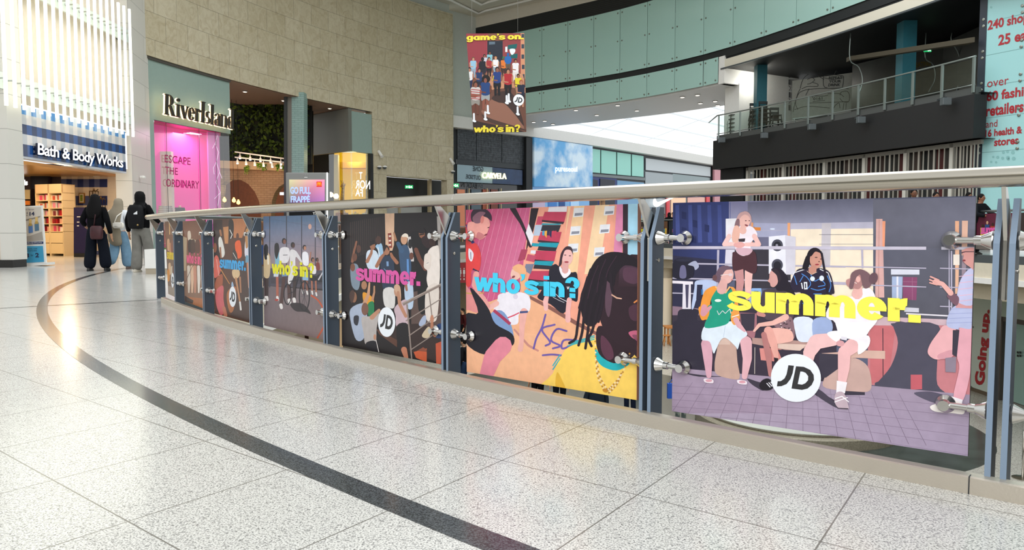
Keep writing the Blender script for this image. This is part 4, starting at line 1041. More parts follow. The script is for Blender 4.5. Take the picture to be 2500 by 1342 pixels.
mb = MB(); slab(mb, bp_, [(48, 597), (106, 595), (106, 589), (48, 591)], .006, .01); mb.build('navy_strip', mat('strip_navy', '#2c3a66', .5), root)
mb = MB(); slab(mb, bp_, [(49, 642), (108, 639), (105, 600), (48, 601)], .006, .01); mb.build('lower_poster', mat('offer_blue', '#3f9cc4', .5), root)
mb = MB()
text_on(mb, 'Room Sprays', pq(bp_, [(55, 514), (84, 513), (84, 509.5), (55, 510)]), off=.014); text_on(mb, '2  14', pq(bp_, [(55, 527), (85, 526), (85, 516.5), (55, 517.5)]), off=.014, bold=.035)
text_on(mb, '\u00a3', pq(bp_, [(66, 522), (69, 522), (69, 517), (66, 517)]), off=.014, bold=.02); text_on(mb, 'for', pq(bp_, [(65, 527), (70, 527), (70, 524), (65, 524)]), off=.014)
text_on(mb, 'TRAVEL SIZE', pq(bp_, [(63, 609), (92, 608), (92, 605), (63, 606)]), off=.016); text_on(mb, 'BODYCARE', pq(bp_, [(66, 614), (91, 613), (91, 610), (66, 611)]), off=.016)
text_on(mb, '3', pq(bp_, [(62, 629), (72, 629), (72, 618), (62, 618)]), off=.016, bold=.035); text_on(mb, '2', pq(bp_, [(87, 628), (96, 628), (96, 617), (87, 617)]), off=.016, bold=.035); text_on(mb, 'for', pq(bp_, [(76, 625), (82, 625), (82, 620), (76, 620)]), off=.016)
mb.build('lettering', mat('text_navy', '#2a3150', .6), root)
mb = MB(); text_on(mb, 'Bath&BodyWorks', pq(bp_, [(52, 596), (103, 594), (103, 590.5), (52, 592)]), off=.016); mb.build('white_lettering', M_white, root)

# ------------------------------------------------ fashion shop in the stone wall
M_sage = mat('sage_panel', '#8fa49b', .55, var=.02)
def arcwall(u0, u1, off, z0, z1, th=.1, n=12): 
    m = MB(); m.wall(arc_pts(u0, u1, off, n), z0, z1, th, -1); return m
M_soffit = mat('brown_soffit', '#7a6455', .5)
struct('wall_sage', arcwall(352, 574, .12, 4.9, 7.0), M_sage); struct('wall_sage_side', arcwall(352, 390, .12, 0, 4.92, n=4), M_sage)
struct('trim_19', arcwall(352, 574, .05, 7.0, 7.1, .3), mat('shadow_gap', '#4b4740', .6))
mb = MB(); A_, B_ = arc_pts(352, 912, .05, 30), arc_pts(352, 912, 4.0, 30)
for i in range(30): mb.quad(V(*A_[i].xy, 7.08), V(*A_[i+1].xy, 7.08), V(*B_[i+1].xy, 7.08), V(*B_[i].xy, 7.08))
struct('ceiling.006', mb, M_soffit)
cp = vplane(ri_u(395), ri_u(572))
cpn = Plane(cp.p+cp.n*.22, cp.n)
# ---- shop name in tall didone letters, drawn stroke by stroke
def didone(mb, quad, n, depth, off, fat=0):
    a, b, c, d = quad
    adv = 0; G = []
    def stem(x, w, y0, y1): G.append([(x, y0), (x+w, y0), (x+w, y1), (x, y1)])
    def serif(x, w, y, e=.055, t=.035): G.append([(x-e, y), (x+w+e, y), (x+w+e, y+t), (x-e, y+t)])
    def bowl(cx, cy, rx, ry, w, a0=0, a1=360, thin=.03):
        N = 22; prev = None
        for k in range(N+1):
            t = math.radians(a0+(a1-a0)*k/N); s_ = abs(math.cos(t))**1.5*w+thin
            o_ = (cx+rx*math.cos(t), cy+ry*math.sin(t)); i_ = (cx+(rx-s_)*math.cos(t), cy+(ry-thin*1.1)*math.sin(t))
            if prev: G.append([prev[0], o_, i_, prev[1]])
            prev = (o_, i_)
    X = .62; S = .13
    x = 0.0
    stem(x+.06, S, 0, 1); serif(x+.06, S, 0); serif(x+.06, S, .965); bowl(x+.2, .73, .3, .27, S, -90, 90); G.append([(x+.26, .48), (x+.38, .48), (x+.62, 0), (x+.46, 0)]); G.append([(x+.44, 0), (x+.68, 0), (x+.68, .035), (x+.44, .035)]); x += .70
    stem(x+.06, S, 0, X); serif(x+.06, S, 0); serif(x+.0, S, X-.035, .04); bowl(x+.12, .84, .085, .085, .07); x += .29
    G.append([(x-.01, X), (x+.14, X), (x+.3, 0), (x+.22, 0)]); G.append([(x+.41, X), (x+.45, X), (x+.27, 0), (x+.23, 0)]); serif(x, .12, X-.035, .05); serif(x+.41, .04, X-.035, .06); x += .46
    bowl(x+.22, X/2, .2, X/2, S, 35, 330); G.append([(x+.08, .33), (x+.4, .33), (x+.4, .37), (x+.08, .37)]); bowl(x+.22, X/2, .2, X/2, .07, 5, 60); x += .45
    stem(x+.05, S, 0, X); serif(x+.05, S, 0); serif(x, S, X-.035, .03); bowl(x+.22, .42, .16, .2, .05, 60, 150); bowl(x+.33, .53, .06, .06, .05); x += .40
    stem(x+.07, S+.02, 0, 1.04); serif(x+.07, S+.02, 0, .07); serif(x+.07, S+.02, 1.0, .07); x += .31
    bowl(x+.18, .46, .14, .16, .08, 40, 250); bowl(x+.18, .16, .15, .16, .08, -140, 70); G.append([(x+.05, .44), (x+.13, .35), (x+.33, .16), (x+.25, .3)]); x += .36
    stem(x+.05, S, 0, 1.0); serif(x+.05, S, 0); serif(x+.0, S, .965, .04); x += .25
    bowl(x+.2, .17, .16, .17, .09, 60, 300); stem(x+.27, S, 0, .45); bowl(x+.22, .43, .18, .19, .08, 0, 165); serif(x+.3, S, 0, .02); x += .45
    stem(x+.03, S, 0, X); serif(x+.03, S, 0, .045); serif(x, S, X-.035, .03); stem(x+.34, S, 0, .45); serif(x+.34, S, 0, .045); bowl(x+.28, .42, .19, .2, .1, 0, 130); x += .54
    bowl(x+.2, X/2, .19, X/2, S, 60, 300); stem(x+.28, S, 0, 1.0); serif(x+.22, S, .965, .04); serif(x+.3, S, 0, .05); x += .46
    W_ = x
    for g in G:
        pts = [Vector(a).lerp(Vector(b), px_/W_).lerp(Vector(d).lerp(Vector(c), px_/W_), py_)+n*(off+depth) for px_, py_ in g]
        mb.prism(pts, -n*depth)
for pl, q, dep, lab in ((cpn, [(397, 279), (566, 316), (567, 268), (398, 229)], .07, 'large dark serif shop name with glowing edges on the sage panel'), (None, None, 0, None)):
    if pl is None: continue
    root = thing('shop_lettering', lab, 'shop sign', pl.px(480, 290))
    mb = MB(); didone(mb, pq(pl, q), pl.n, dep, .05); mb.build('letter_faces', mat('letter_black', '#2a241c', .4), root)
    mb = MB()
    for ddx, ddy in ((-1.6, 0), (1.6, 0), (0, -1.4), (0, 1.4)): didone(mb, pq(pl, [(a+ddx, b+ddy) for a, b in q]), pl.n, .02, .0)
    mb.build('back_glow', mat('glow_cream', '#ffe9c2', .4, emit=1.3), root)
# ---- pink display window
M_shopglass = glassmat('shop_glass', '#f2faf8', .16)
root = thing('display_window', 'pink display window with the words Escape the ordinary', 'shop window', ri_u(465))
mb = MB(); P_ = arc_pts(390, 574, .2, 10); mb.strip(P_, .1, 4.9); mb.build('glass', M_shopglass, root)
mb = MB()
for u in (421, 500, 540): a = arc_pts(u, u+1.2, .17, 1); mb.strip(a, .1, 4.9)
mb.build('glass_joint', mat('joint_dark2', '#3a2c34', .5), root)
def bk(u, d): q = ri_u(u); return q+q.normalized()*d
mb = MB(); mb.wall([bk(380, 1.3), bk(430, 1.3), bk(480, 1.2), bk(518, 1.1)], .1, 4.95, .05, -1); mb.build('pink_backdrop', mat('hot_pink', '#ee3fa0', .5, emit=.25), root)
A_, B_ = [bk(u, .2) for u in range(384, 545, 20)], [bk(u, 1.5) for u in range(384, 545, 20)]
mb = MB()
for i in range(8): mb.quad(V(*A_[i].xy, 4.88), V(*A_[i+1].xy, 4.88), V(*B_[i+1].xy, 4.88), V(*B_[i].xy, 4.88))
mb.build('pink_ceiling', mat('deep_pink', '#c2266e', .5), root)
mb = MB(); lw = [bk(513, .6), bk(527, .6), bk(541, .6)]; mb.wall(lw, .1, 4.9, .05, -1); mb.build('lilac_panel', mat('lilac_pink', '#d96fb8', .5, emit=.15), root)
lpn = vplane(lw[0]+cp.n*.02, lw[-1]+cp.n*.02); mb = MB()
for pts in ([(530, 330), (524, 350), (533, 372), (527, 395), (535, 420), (526, 445), (537, 470), (530, 505)], [(527, 395), (520, 410), (522, 425)], [(535, 420), (541, 435)], [(537, 470), (523, 485)], [(524, 350), (518, 362)]): stroke(mb, lpn, pts, 1.3, .02, sm=False)
mb.build('lightning_print', mat('lightning', '#f4d3ee', .4, emit=.4), root)
mb = MB()
for s_, q in (('ESCAPE', [(402, 396), (465, 403), (465, 385), (402, 377)]), ('THE', [(403, 424), (434, 427), (434, 410), (403, 406)]), ('ORDINARY', [(405, 455), (486, 461), (486, 442), (405, 436)])):
    text_on(mb, s_, pq(Plane(cp.p-cp.n*.15, cp.n), q), bold=.008)
mb.build('window_lettering', mat('vinyl_plum', '#a5205e', .5), root)
mb = MB()
for i in range(8): mb.quad(V(*A_[i].xy, .35), V(*A_[i+1].xy, .35), V(*B_[i+1].xy, .35), V(*B_[i].xy, .35))
mb.build('window_floor', mat('hot_pink', '#ee3fa0', .5, emit=.25), root)
wl = ri_u(460); wd = V(wl.x, wl.y, 0).normalized()
area_light('window_light', (wl+wd*.9+V(0, 0, 4.7)), 1.6, 90, (1, .55, .85), size_y=.6)
def mannequin(p, h0, yaw, top, bottom, lab, puffy=False):
    root = thing('mannequin', lab, 'mannequin', p); R = Matrix.Translation(p) @ Matrix.Rotation(yaw, 4, 'Z')
    skin = mat('mannequin_skin', '#d9b39a', .4)
    q = MB(); q.lathe(V(0, 0, 0), V(0, 0, 1), [(.0, .14), (.02, .14), (.03, .01), (.8, .01)], 12); q2 = MB(); q2.v = [R @ v for v in q.v]; q2.f = q.f; q2.c = q.c; q2.smooth = q.smooth; q2.build('stand', M_steel, root)
    def T(pts): return [R @ V(*a) for a in pts]
    q = MB(); q.tube(T([(0, 0, 1.36), (0, 0, 1.43), (0, 0, 1.52)]), [.055, .045, .05], 10)
    for s in (-1, 1):
        q.tube(T([(s*.17, 0, 1.36), (s*.27, .0, 1.12), (s*.14, .17, .97)]), [.045, .04, .028], 8)
        q.tube(T([(s*.09, 0, .85), (s*.1, .02, .5), (s*.1, 0, .08)]), [.075, .055, .04], 8)
    q.build('body', skin, root)
    q = MB(); n = 9 if puffy else 6
    zs = [.82+(.62)*i/n for i in range(n+1)]
    rr_ = []
    for i, z in enumerate(zs):
        w_ = .15+.04*math.sin(i/n*3)+(.03 if puffy else 0)
        for dz, k in (((-.02, .93), (.0, 1.08), (.04, 1.08)) if puffy else ((0, 1),)):
            rr_.append([R @ V(w_*k*math.cos(t)*1.15, w_*k*.75*math.sin(t), z+dz) for t in [2*math.pi*j/14 for j in range(14)]])
    q.rings(rr_); q.build('top', top, root)
    q = MB(); rr_ = [[R @ V((.17-.0*k)*math.cos(t), .13*math.sin(t), .86-k*.12) for t in [2*math.pi*j/14 for j in range(14)]] for k in range(4)]; q.rings(rr_); q.build('skirt', bottom, root)
mannequin(V(*(ri_u(404)+wd*.75).xy, .36), 0, .5, mat('puffer_silver', '#b9a9a4', .3, .3), mat('skirt_pink', '#c9a0a0', .5), 'headless mannequin in a quilted silver jacket in the pink window', True)
mannequin(V(*(ri_u(440)+wd*.85).xy, .36), 0, .7, mat('black_cloth', '#1d1a1c', .7), mat('dark_print', '#3a2a2e', .7), 'mannequin with folded arms in a black waistcoat in the pink window')
# ---- entrance hall: foliage, brick arches, track lights
M_foliage = mat('dark_foliage', '#232a0e', .8, bump=1.0, bscale=9, var=.9, vscale=3)
mb = MB(); slab(mb, YP(37), [(500, 400), (760, 400), (760, 215), (500, 215)], .2); wf = struct('wall_foliage_back', mb, mat('hall_dark', '#0d0e09', .8))
random.seed(3); mb = MB()
for i in range(1500):
    u = random.uniform(562, 755); v = random.uniform(228, 385); p = YP(37).px(u, v, random.uniform(.05, .45)); s_ = random.uniform(.06, .16); a = random.uniform(0, 6.28); c = lin(random.choice(['#1d2509', '#2c3a10', '#3c4c12', '#161c08', '#4e5f16']))
    t1 = V(math.cos(a), random.uniform(-.5, .5), math.sin(a))*s_; t2 = V(-math.sin(a), random.uniform(-.5, .5), math.cos(a))*s_*.5
    mb.poly([p-t1, p+t2, p+t1, p-t2], c)
o = mb.build('hanging_foliage', colmat('leaf_print', .7, .2)); tag(o, 'wall of dark hanging greenery above the fashion shop entrance', 'foliage', kind='stuff')
mb = MB(); ap = YP(36.6)
slab(mb, ap, [(500, 410), (556, 410), (706, 414), (706, 446), (696, 447), (682, 455), (671, 470), (664, 490), (662, 515), (662, 575), (639, 575), (637, 515), (632, 490), (622, 468), (606, 449), (590, 440), (572, 436), (556, 438), (540, 450), (530, 570), (500, 570)], .6)
M_brick = stonemat('painted_brick', ('#a88660', '#9c7a54'), .3, .11, mortar='#7d5c3c', vein=False); struct('wall_arches', mb, M_brick)
mb = MB(); slab(mb, YP(36.4), [(500, 408), (706, 418), (706, 398), (500, 390)], .5); struct('trim_20', mb, mat('plaster_beam', '#d6b083', .6))
mb = MB(); slab(mb, YP(41.5), [(480, 560), (760, 560), (760, 400), (480, 400)], .1); struct('wall_hall_back', mb, mat('hall_rust', '#6b3a1e', .6, var=.15))
for (u, v, Y, pw) in ((600, 470, 39.5, 50), (690, 470, 39.5, 40), (640, 402, 34.6, 28), (590, 402, 34.6, 22), (560, 470, 34.5, 14)):
    point_light('hall_lamp', YP(Y).px(u, v), pw, (1, .62, .3), .15)
for i, (a, b, lab) in enumerate((((573, 372), (698, 389), 'upper white lighting track over the fashion shop entrance'), ((573, 385), (698, 398), 'lower white lighting track over the fashion shop entrance'))):
    root = thing('track_light', lab, 'track light', YP(35.4).px(635, 385)); mb = MB(); p, q = YP(35.4).px(*a), YP(35.4).px(*b); mb.obox(p, q-p, V(0, .08, 0), V(0, 0, .06)); mb.build('track', M_white, root)
    for k in range(5 if i == 0 else 6):
        t = (.1+.2*k) if i == 0 else (.05+.17*k); c = p.lerp(q, t); mb = MB(); mb.lathe(c+V(0, 0, -.02), V(.1, -.2, -1), [(0, .02), (.08, .02), (.1, .05), (.24, .06)], 10); s_ = mb.build('spotlight', M_white, root)
        mb = MB(); mb.lathe(c+V(.022, -.05, -.265), V(.1, -.2, -1), [(0, .05), (.01, .05)], 10); mb.build('lamp', mat('spot_glow', '#fff1d8', .3, emit=4), s_)
M_bulb = mat('amber_bulb', '#ffb35a', .3, emit=5)
for i, (u, v) in enumerate(((548, 487), (571, 488), (582, 493))):
    Yb = 35+.25*(i % 3); c = YP(Yb).px(u, v); root = thing('pendant_lamp', 'amber glowing pendant bulb hanging inside the fashion shop', 'lamp', c, 'amber pendant bulbs')
    mb = MB(); mb.lathe(c+V(0, 0, -.12), V(0, 0, 1), [(0, .02), (.04, .08), (.12, .09), (.2, .04), (.24, .03)], 10); mb.build('bulb', M_bulb, root)
    mb = MB(); mb.tube([c+V(0, 0, .1), V(c.x, c.y, 7.08)], .008, 5); mb.build('cord', M_dark, root)
# clothes rails in the hall
for i, (u, Y) in enumerate(((588, 38.5), (610, 38.8), (626, 38.2), (680, 38.6), (694, 38.2))):
    c = onz(u, 600, 0); c = YP(Y).px(u, 562); c.z = 0; root = thing('clothes_rail', 'clothes rail of dark garments seen through the brick arches', 'clothes rail', c, 'clothes rails behind the arches')
    mb = MB(); mb.tube([c+V(-.35, 0, 0), c+V(-.35, 0, 1.5), c+V(.35, 0, 1.5), c+V(.35, 0, 0)], .02, 6); mb.build('frame', M_tsteel, root)
    for k in range(5):
        mb = MB(); x = -.28+.13*k; mb.box(x, x+.05, -.2, .2, .6, 1.42, M=Matrix.Translation(c)); mb.build('garment', mat('garment_%d' % (k % 3), ['#2b2226', '#6b4a36', '#8b7a6a'][k % 3], .8), root)
mb = MB(); slab(mb, YP(38), rect(683, 469, 695, 476), .03); one('lit_sign', mb, mat('white_lit', '#ffffff', .4, emit=1.1), 'small bright rectangular sign hanging in the right brick arch', 'sign')
for (u, v, w_, h) in ((604, 408, 10, 22), (635, 402, 14, 12), (646, 404, 10, 18), (680, 405, 8, 12), (693, 407, 8, 9)):
    mb = MB()
    for k in range(90):
        p = YP(36.1).px(u+random.uniform(-w_/2, w_/2), v+random.uniform(-4, h)*random.random(), random.uniform(0, .2)); a = random.uniform(0, 6.28); s_ = .05; mb.poly([p, p+V(math.cos(a), .3, math.sin(a))*s_, p+V(math.cos(a+.8), -.2, math.sin(a+.8))*s_*1.6], lin(random.choice(['#5f8a1c', '#87b02c', '#3e5c14'])))
    one('trailing_plant', mb, colmat('leaf_bright', .7, .2), {604: 'bright green trailing plant on the plaster beam, leftmost and largest', 635: 'trailing plant on the plaster beam above the left arch', 646: 'trailing plant in the middle of the plaster beam', 680: 'small trailing plant above the right arch', 693: 'smallest trailing plant at the right end of the plaster beam'}[u], 'plant')
# pillar and second bulkhead
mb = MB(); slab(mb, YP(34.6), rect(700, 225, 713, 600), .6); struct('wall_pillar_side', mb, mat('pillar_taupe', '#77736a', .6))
mb = MB(); slab(mb, YP(34.58), rect(712, 225, 742, 600), .6); struct('wall_pillar', mb, stonemat('sage_brick', ('#8fada6', '#88a69f'), .3, .1, mortar='#6f8c86', vein=False))
mb = MB(); slab(mb, YP(34.5), rect(693, 225, 700, 600), .1); struct('trim_21', mb, M_darkgrey)
CB = ri_u(862); CL = V((763-1250)/1800*40.3, 40.3, 0)
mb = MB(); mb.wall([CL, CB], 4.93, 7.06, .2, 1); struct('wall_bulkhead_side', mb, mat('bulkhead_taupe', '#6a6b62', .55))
struct('wall_bulkhead', arcwall(861, 911, .02, 4.93, 6.95, .3, 5), mat('sage_panel', '#8fa49b'))
bpn = vplane(CL, CB)
root = thing('shop_lettering', 'small dark serif shop name on the taupe side of the second bulkhead', 'shop sign', bpn.px(830, 358))
mb = MB(); didone(mb, pq(Plane(bpn.p+bpn.n*.05, bpn.n), [(806, 366), (856, 366), (856, 346), (806, 349)]), bpn.n, .05, .03); mb.build('letter_faces', mat('letter_black', '#2a241c', .4), root)
mb = MB()
for ddx in (-.8, .8): didone(mb, pq(Plane(bpn.p+bpn.n*.05, bpn.n), [(806+ddx, 366.8), (856+ddx, 366.8), (856+ddx, 346), (806+ddx, 349)]), bpn.n, .015, .005)
mb.build('back_glow', mat('glow_cream', '#ffe9c2', .4, emit=1.3), root)
mb = MB(); slab(mb, YP(41.2), rect(738, 268, 820, 600), .1); struct('wall_hall_dark', mb, mat('hall_black', '#15140f', .4))
mb = MB(); slab(mb, YP(38.6), rect(742, 262, 764, 600), .1); struct('wall_hall_dark2', mb, mat('hall_black', '#15140f', .4))
root = thing('display_window', 'yellow display window with reversed white neon letters and a giraffe', 'shop window', CB)
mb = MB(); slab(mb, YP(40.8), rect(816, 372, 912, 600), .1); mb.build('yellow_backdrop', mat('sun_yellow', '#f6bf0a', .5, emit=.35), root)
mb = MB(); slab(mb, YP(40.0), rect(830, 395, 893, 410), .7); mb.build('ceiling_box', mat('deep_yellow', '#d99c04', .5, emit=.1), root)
mb = MB(); slab(mb, YP(38.9), rect(815, 378, 825, 600), .3); slab(mb, YP(40.2), rect(895, 378, 905, 600), .2); mb.build('cream_jamb', mat('jamb_cream', '#d8bd8b', .5, emit=.1), root)
mb = MB(); mb.strip(arc_pts(862, 908, .12, 4), .1, 4.93); mb.strip([CB, CL.lerp(CB, .45)], .1, 4.93); mb.build('glass', M_shopglass, root)
mb = MB(); mb.wall(arc_pts(906, 912.5, -.02, 2), 0, 4.93, .2, -1); mb.build('black_frame', M_dark, root)
mb = MB(); nl = vplane(ri_u(864), ri_u(904))
text_on(mb, 'T', pq(nl, [(876, 437), (884, 437), (884, 420), (876, 420)]), off=.02, bold=.01)
text_on(mb, 'NOR', pq(nl, [(867, 460), (903, 462), (903, 441), (867, 439)]), off=.02, bold=.012, flip=True); text_on(mb, 'FA', pq(nl, [(867, 478), (885, 480), (885, 462), (867, 461)]), off=.02, bold=.012, flip=True)
mb.build('neon_lettering', mat('white_lit', '#ffffff', .4, emit=1.1), root)
mb = MB(); text_on(mb, 'E', pq(YP(39.8), [(800, 453), (805, 453), (805, 441), (800, 441)]), off=.02, bold=.01); text_on(mb, 'ARY', pq(YP(39.8), [(800, 482), (816, 480), (816, 470), (800, 472)]), off=.02, bold=.01); mb.build('yellow_lettering', mat('gold_print', '#d8a312', .5, emit=.2), root)
point_light('yellow_window_light', YP(39.6).px(862, 385), 45, (1, .85, .4), .15)
g = YP(39.4); root = thing('giraffe_figure', 'spotted giraffe figure with a yellow ball in the yellow window', 'figure', g.px(838, 530))
M_gir = mat('giraffe_hide', '#b98a3a', .6, var=.6, vscale=14)
mb = MB(); mb.tube([g.px(836, 560), g.px(835, 510), g.px(836, 480), g.px(838, 455)], [.22, .14, .1, .08], 10); mb.build('neck', M_gir, root)
mb = MB(); mb.ball(g.px(838, 451), .12, .16, .1); mb.tube([g.px(838, 451), g.px(832, 456)], [.08, .05], 8); mb.build('head', M_gir, root)
for a, b in (((835, 448), (832, 440)), ((838, 447), (837, 440))): mb = MB(); mb.tube([g.px(*a), g.px(*b)], [.015, .02], 6); mb.build('horn', M_gir, root)
mb = MB(); mb.tube([g.px(841, 451), g.px(844, 448)], [.03, .01], 6); mb.build('ear', M_gir, root)
mb = MB(); mb.ball(g.px(826, 458)+V(0, -.15, 0), .09); o = one('yellow_ball', mb, mat('ball_yellow', '#f1c81c', .3), 'yellow ball held at the giraffe figure\'s mouth', 'ball')
o2 = None
random.seed(5)
for k, (u, c, lab) in enumerate(((829, '#9a5a3a', 'brown clothed display figure low at the left of the yellow window'), (842, '#7a4f2a', 'bronze sequinned display figure beside the giraffe'), (868, '#e2b710', 'bright yellow dressed display figure in the yellow window'), (893, '#c9c6bd', 'pale dressed display figure at the right of the yellow window'))):
    p = YP(38.9 if u < 860 else 39.6).px(u, 562); p.z = .4; mannequin(p, 0, .3, mat('outfit_%d' % k, c, .5, var=.4, vscale=20), mat('outfit_b%d' % k, c, .5), lab)
for u, v in ((598, 223), (692, 245), (805, 264)):
    d = ray(u, v); t = (7.06-EYE)/d.z; p = EYEP+d*t; root = thing('downlight', 'small round downlight in the brown soffit of the fashion shop, one of three', 'downlight', p, 'downlights in the brown soffit')
    mb = MB(); mb.lathe(p, V(0, 0, -1), [(0, .11), (.03, .11)], 12); mb.build('ring', M_white, root); mb = MB(); mb.lathe(p+V(0, 0, -.031), V(0, 0, -1), [(0, .07), (.005, .07)], 12); mb.build('lamp', mat('spot_glow', '#fff1d8', .3, emit=4), root)
# service doors in the stone wall
mb = MB(); mb.wall(arc_pts(936, 1112, 1.2, 8), 0, 3.9, .1, -1); struct('wall_recess', mb, mat('recess_black', '#1b1c1d', .5))
da_, db_ = arc_pts(950, 1060, 1.1, 2), None
for k, (a, b) in enumerate(((950, 1004), (1006, 1060))):
    root = thing('service_door', ['left', 'right'][k]+' leaf of the pale grey service doors in the stone wall', 'door', arc_pts(a, b, 1.1, 1)[0]); 
    mb = MB(); mb.wall(arc_pts(a, b, 1.05, 3), 0, 2.3, .06, -1); mb.build('door_leaf', mat('door_grey', '#a9a9a4', .5), root)
    mb = MB(); mb.wall(arc_pts(b-8, b-4, 1.0, 1) if k == 0 else arc_pts(a+4, a+8, 1.0, 1), .9, 1.4, .03, -1); mb.build('push_plate', M_darkgrey, root)
mb = MB(); mb.wall(arc_pts(1004, 1009, 1.0, 1), 0, 2.35, .08, -1); mb.wall(arc_pts(1064, 1069, .5, 1), 0, 3.85, .2, -1); struct('trim_22', mb, mat('tan_post', '#a89878', .5))
exit_sign(((989, 452), (1008, 460)), 'green exit sign on the black panel over the service doors', Y=41.2)
exit_sign(((1103, 448), (1120, 457)), 'green exit sign projecting from the right end of the stone wall', Y=44.2)
mb = MB(); q_ = YP(44.2).px(1108, 453); mb.tube([q_, ri_u(1104)+V(0, 0, q_.z)+V(0, .1, 0)], .02, 6); mb.build('bracket', M_white, bpy.data.objects['exit_sign.003'])
for u, v, lab in ((931, 374, 'white security camera high on the stone wall right of the yellow window'), (1104, 392, 'white security camera near the right end of the stone wall')):
    p = ri_u(u); p.z = zat(v, p.y, u); d = V(-p.x, -p.y, 0).normalized(); root = thing('security_camera', lab, 'security camera', p)
    mb = MB(); mb.lathe(p, d, [(0, .05), (.02, .05), (.02, .025), (.16, .025)], 8); mb.build('bracket', M_white, root); mb = MB(); mb.lathe(p+d*.12+V(-.1, 0, .1), V(.35, -.3, -.5), [(0, .08), (.4, .08), (.42, .1)], 10); mb.build('body', M_white, root)
for u, v, lab in ((928, 407, 'left white dome camera of the pair on the stone wall'), (941, 407, 'right white dome camera of the pair on the stone wall'), (1112, 418, 'grey dome camera at the far right corner of the stone wall')):
    p = ri_u(min(u, 1106)); p.z = zat(v, p.y, u); root = thing('dome_camera', lab, 'security camera', p); d = V(-p.x, -p.y, 0).normalized()
    mb = MB(); mb.lathe(p, d, [(0, .04), (.25, .04)], 8); mb.lathe(p+d*.2, V(0, 0, -1), [(-.05, .05), (0, .13), (.04, .13)], 12); mb.build('mount', M_white, root); mb = MB(); mb.ball(p+d*.2+V(0, 0, -.05), .1); mb.build('dome', M_slabgrey, root)
# ------------------------------------------------ digital totem
TP = YP(17.4); root = thing('digital_totem', 'grey digital advertising totem with a purple Go full frappe screen', 'advertising totem', V(TP.px(748, 600).x, 17.4, 0))
zb = V(0, 0, 0); a = TP.px(697, 421); b = TP.px(800, 419)
mb = MB(); mb.box(a.x, b.x, 17.4, 17.62, 0, a.z); mb.build('casing', mat('totem_grey', '#7f7f7c', .45), root, bevel=.02)
sc_ = [(706, 640), (793, 640), (793, 438), (706, 438)]
mb = MB(); q = [TP.px(u, v, .006) for u, v in [(706, 500), (793, 500), (793, 438), (706, 438)]]
mb.add(q, [(0, 1, 2, 3)], (lin('#3f3a55'), lin('#8e5fa0'), lin('#cf7f98'), lin('#b9b389'))); mb.build('screen', colmat('screen_glow', .3, .3, emit=.75), root)
mb = MB(); slab(mb, TP, rect(706, 500, 793, 640), .004, .006); mb.build('lower_glass', mat('totem_black', '#1a1a1c', .15), root)
mb = MB(); text_on(mb, 'GO FULL', pq(TP, [(709, 473.5), (759, 473.5), (759, 456), (709, 456)]), off=.012, bold=.035, space=.95); text_on(mb, 'FRAPP\u00c9', pq(TP, [(710, 494), (757, 494), (757, 474.5), (710, 474.5)]), off=.012, bold=.035, space=.95); mb.build('lettering', mat('screen_blue', '#9fb6f2', .4, emit=.6), root)
mb = MB(); slab(mb, TP, rect(773, 443, 786, 456), .003, .012); lg = mb.build('logo_square', mat('logo_red', '#d0241f', .4, emit=.4), root)
mb = MB()
for cx in (777.2, 781.8): stroke(mb, TP, [(cx-2.3, 453), (cx-1.6, 447.5), (cx, 445.5), (cx+1.6, 447.5), (cx+2.3, 453)], 1.1, .02)
mb.build('golden_arches', mat('logo_yellow', '#ffc72c', .4, emit=.6), lg)
mb = MB(); slab(mb, TP, rect(797.5, 421, 800.5, 640), .02, .02); mb.build('edge_light', mat('white_lit', '#ffffff', .4, emit=1.1), root)
mb = MB()
for cx in (744.5, 749.5): stroke(mb, TP, [(cx-1.8, 425.5), (cx-2.6, 427.5), (cx-1.8, 429.5)], .6, .008); stroke(mb, TP, [(cx+1.3, 425.5), (cx+2.1, 427.5), (cx+1.3, 429.5)], .6, .008)
text_on(mb, 'TXBII', pq(TP, [(764, 524), (785, 523), (785, 517), (764, 518)]), off=.012, bold=.03); slab(mb, TP, rect(743, 432, 751, 433.4), .002, .008); mb.build('small_marks', M_white, root)
# ================================================================== SHOPS ALONG THE MALL BEHIND
SH = [V(-3.6, 45.8, 0), V(.98, 50.2, 0), V(5.5, 55.1, 0), V(10.8, 61.4, 0), V(19.4, 72, 0), V(30, 85, 0)]
def sh_u(u, off=0):
    d = ray(u, 562)
    for i in range(len(SH)-1):
        a, b = SH[i], SH[i+1]; da, db = a.x*d.y-a.y*d.x, b.x*d.y-b.y*d.x
        if da <= 1e-6 <= db+1e-5 or db <= 0 <= da:
            t = da/(da-db); return a.lerp(b, max(0, min(1, t)))
    return SH[0].copy() if u < 1250 else SH[-1].copy()
def shp(u0, u1): return vplane(sh_u(u0), sh_u(u1))
M_dgrey2 = mat('anthracite', '#3b4146', .45); M_perf = mat('perforated_panel', '#4a5056', .5, var=.5, vscale=6)
def bx(name, label, cat, u0, u1, v0s, v1s, th, m, pl=None, off=0, parent=None, kind=None):
    "upright board: top edge v0s=(left,right), bottom edge v1s=(left,right)"
    pl = pl or shp(u0, u1); mb = MB(); slab(mb, pl, [(u0, v1s[0]), (u1, v1s[1]), (u1, v0s[1]), (u0, v0s[0])], th, off); o = mb.build(name, m, parent)
    if label: tag(o, label, cat)
    if kind: o['kind'] = kind
    return o
# common shell
mb = MB(); mb.wall([sh_u(1106)]+[V(p.x, p.y, 0) for p in SH[1:]], .3, 7.3, .3, -1)
struct('wall_shops', mb, mat('shop_wall', '#51565a', .5))
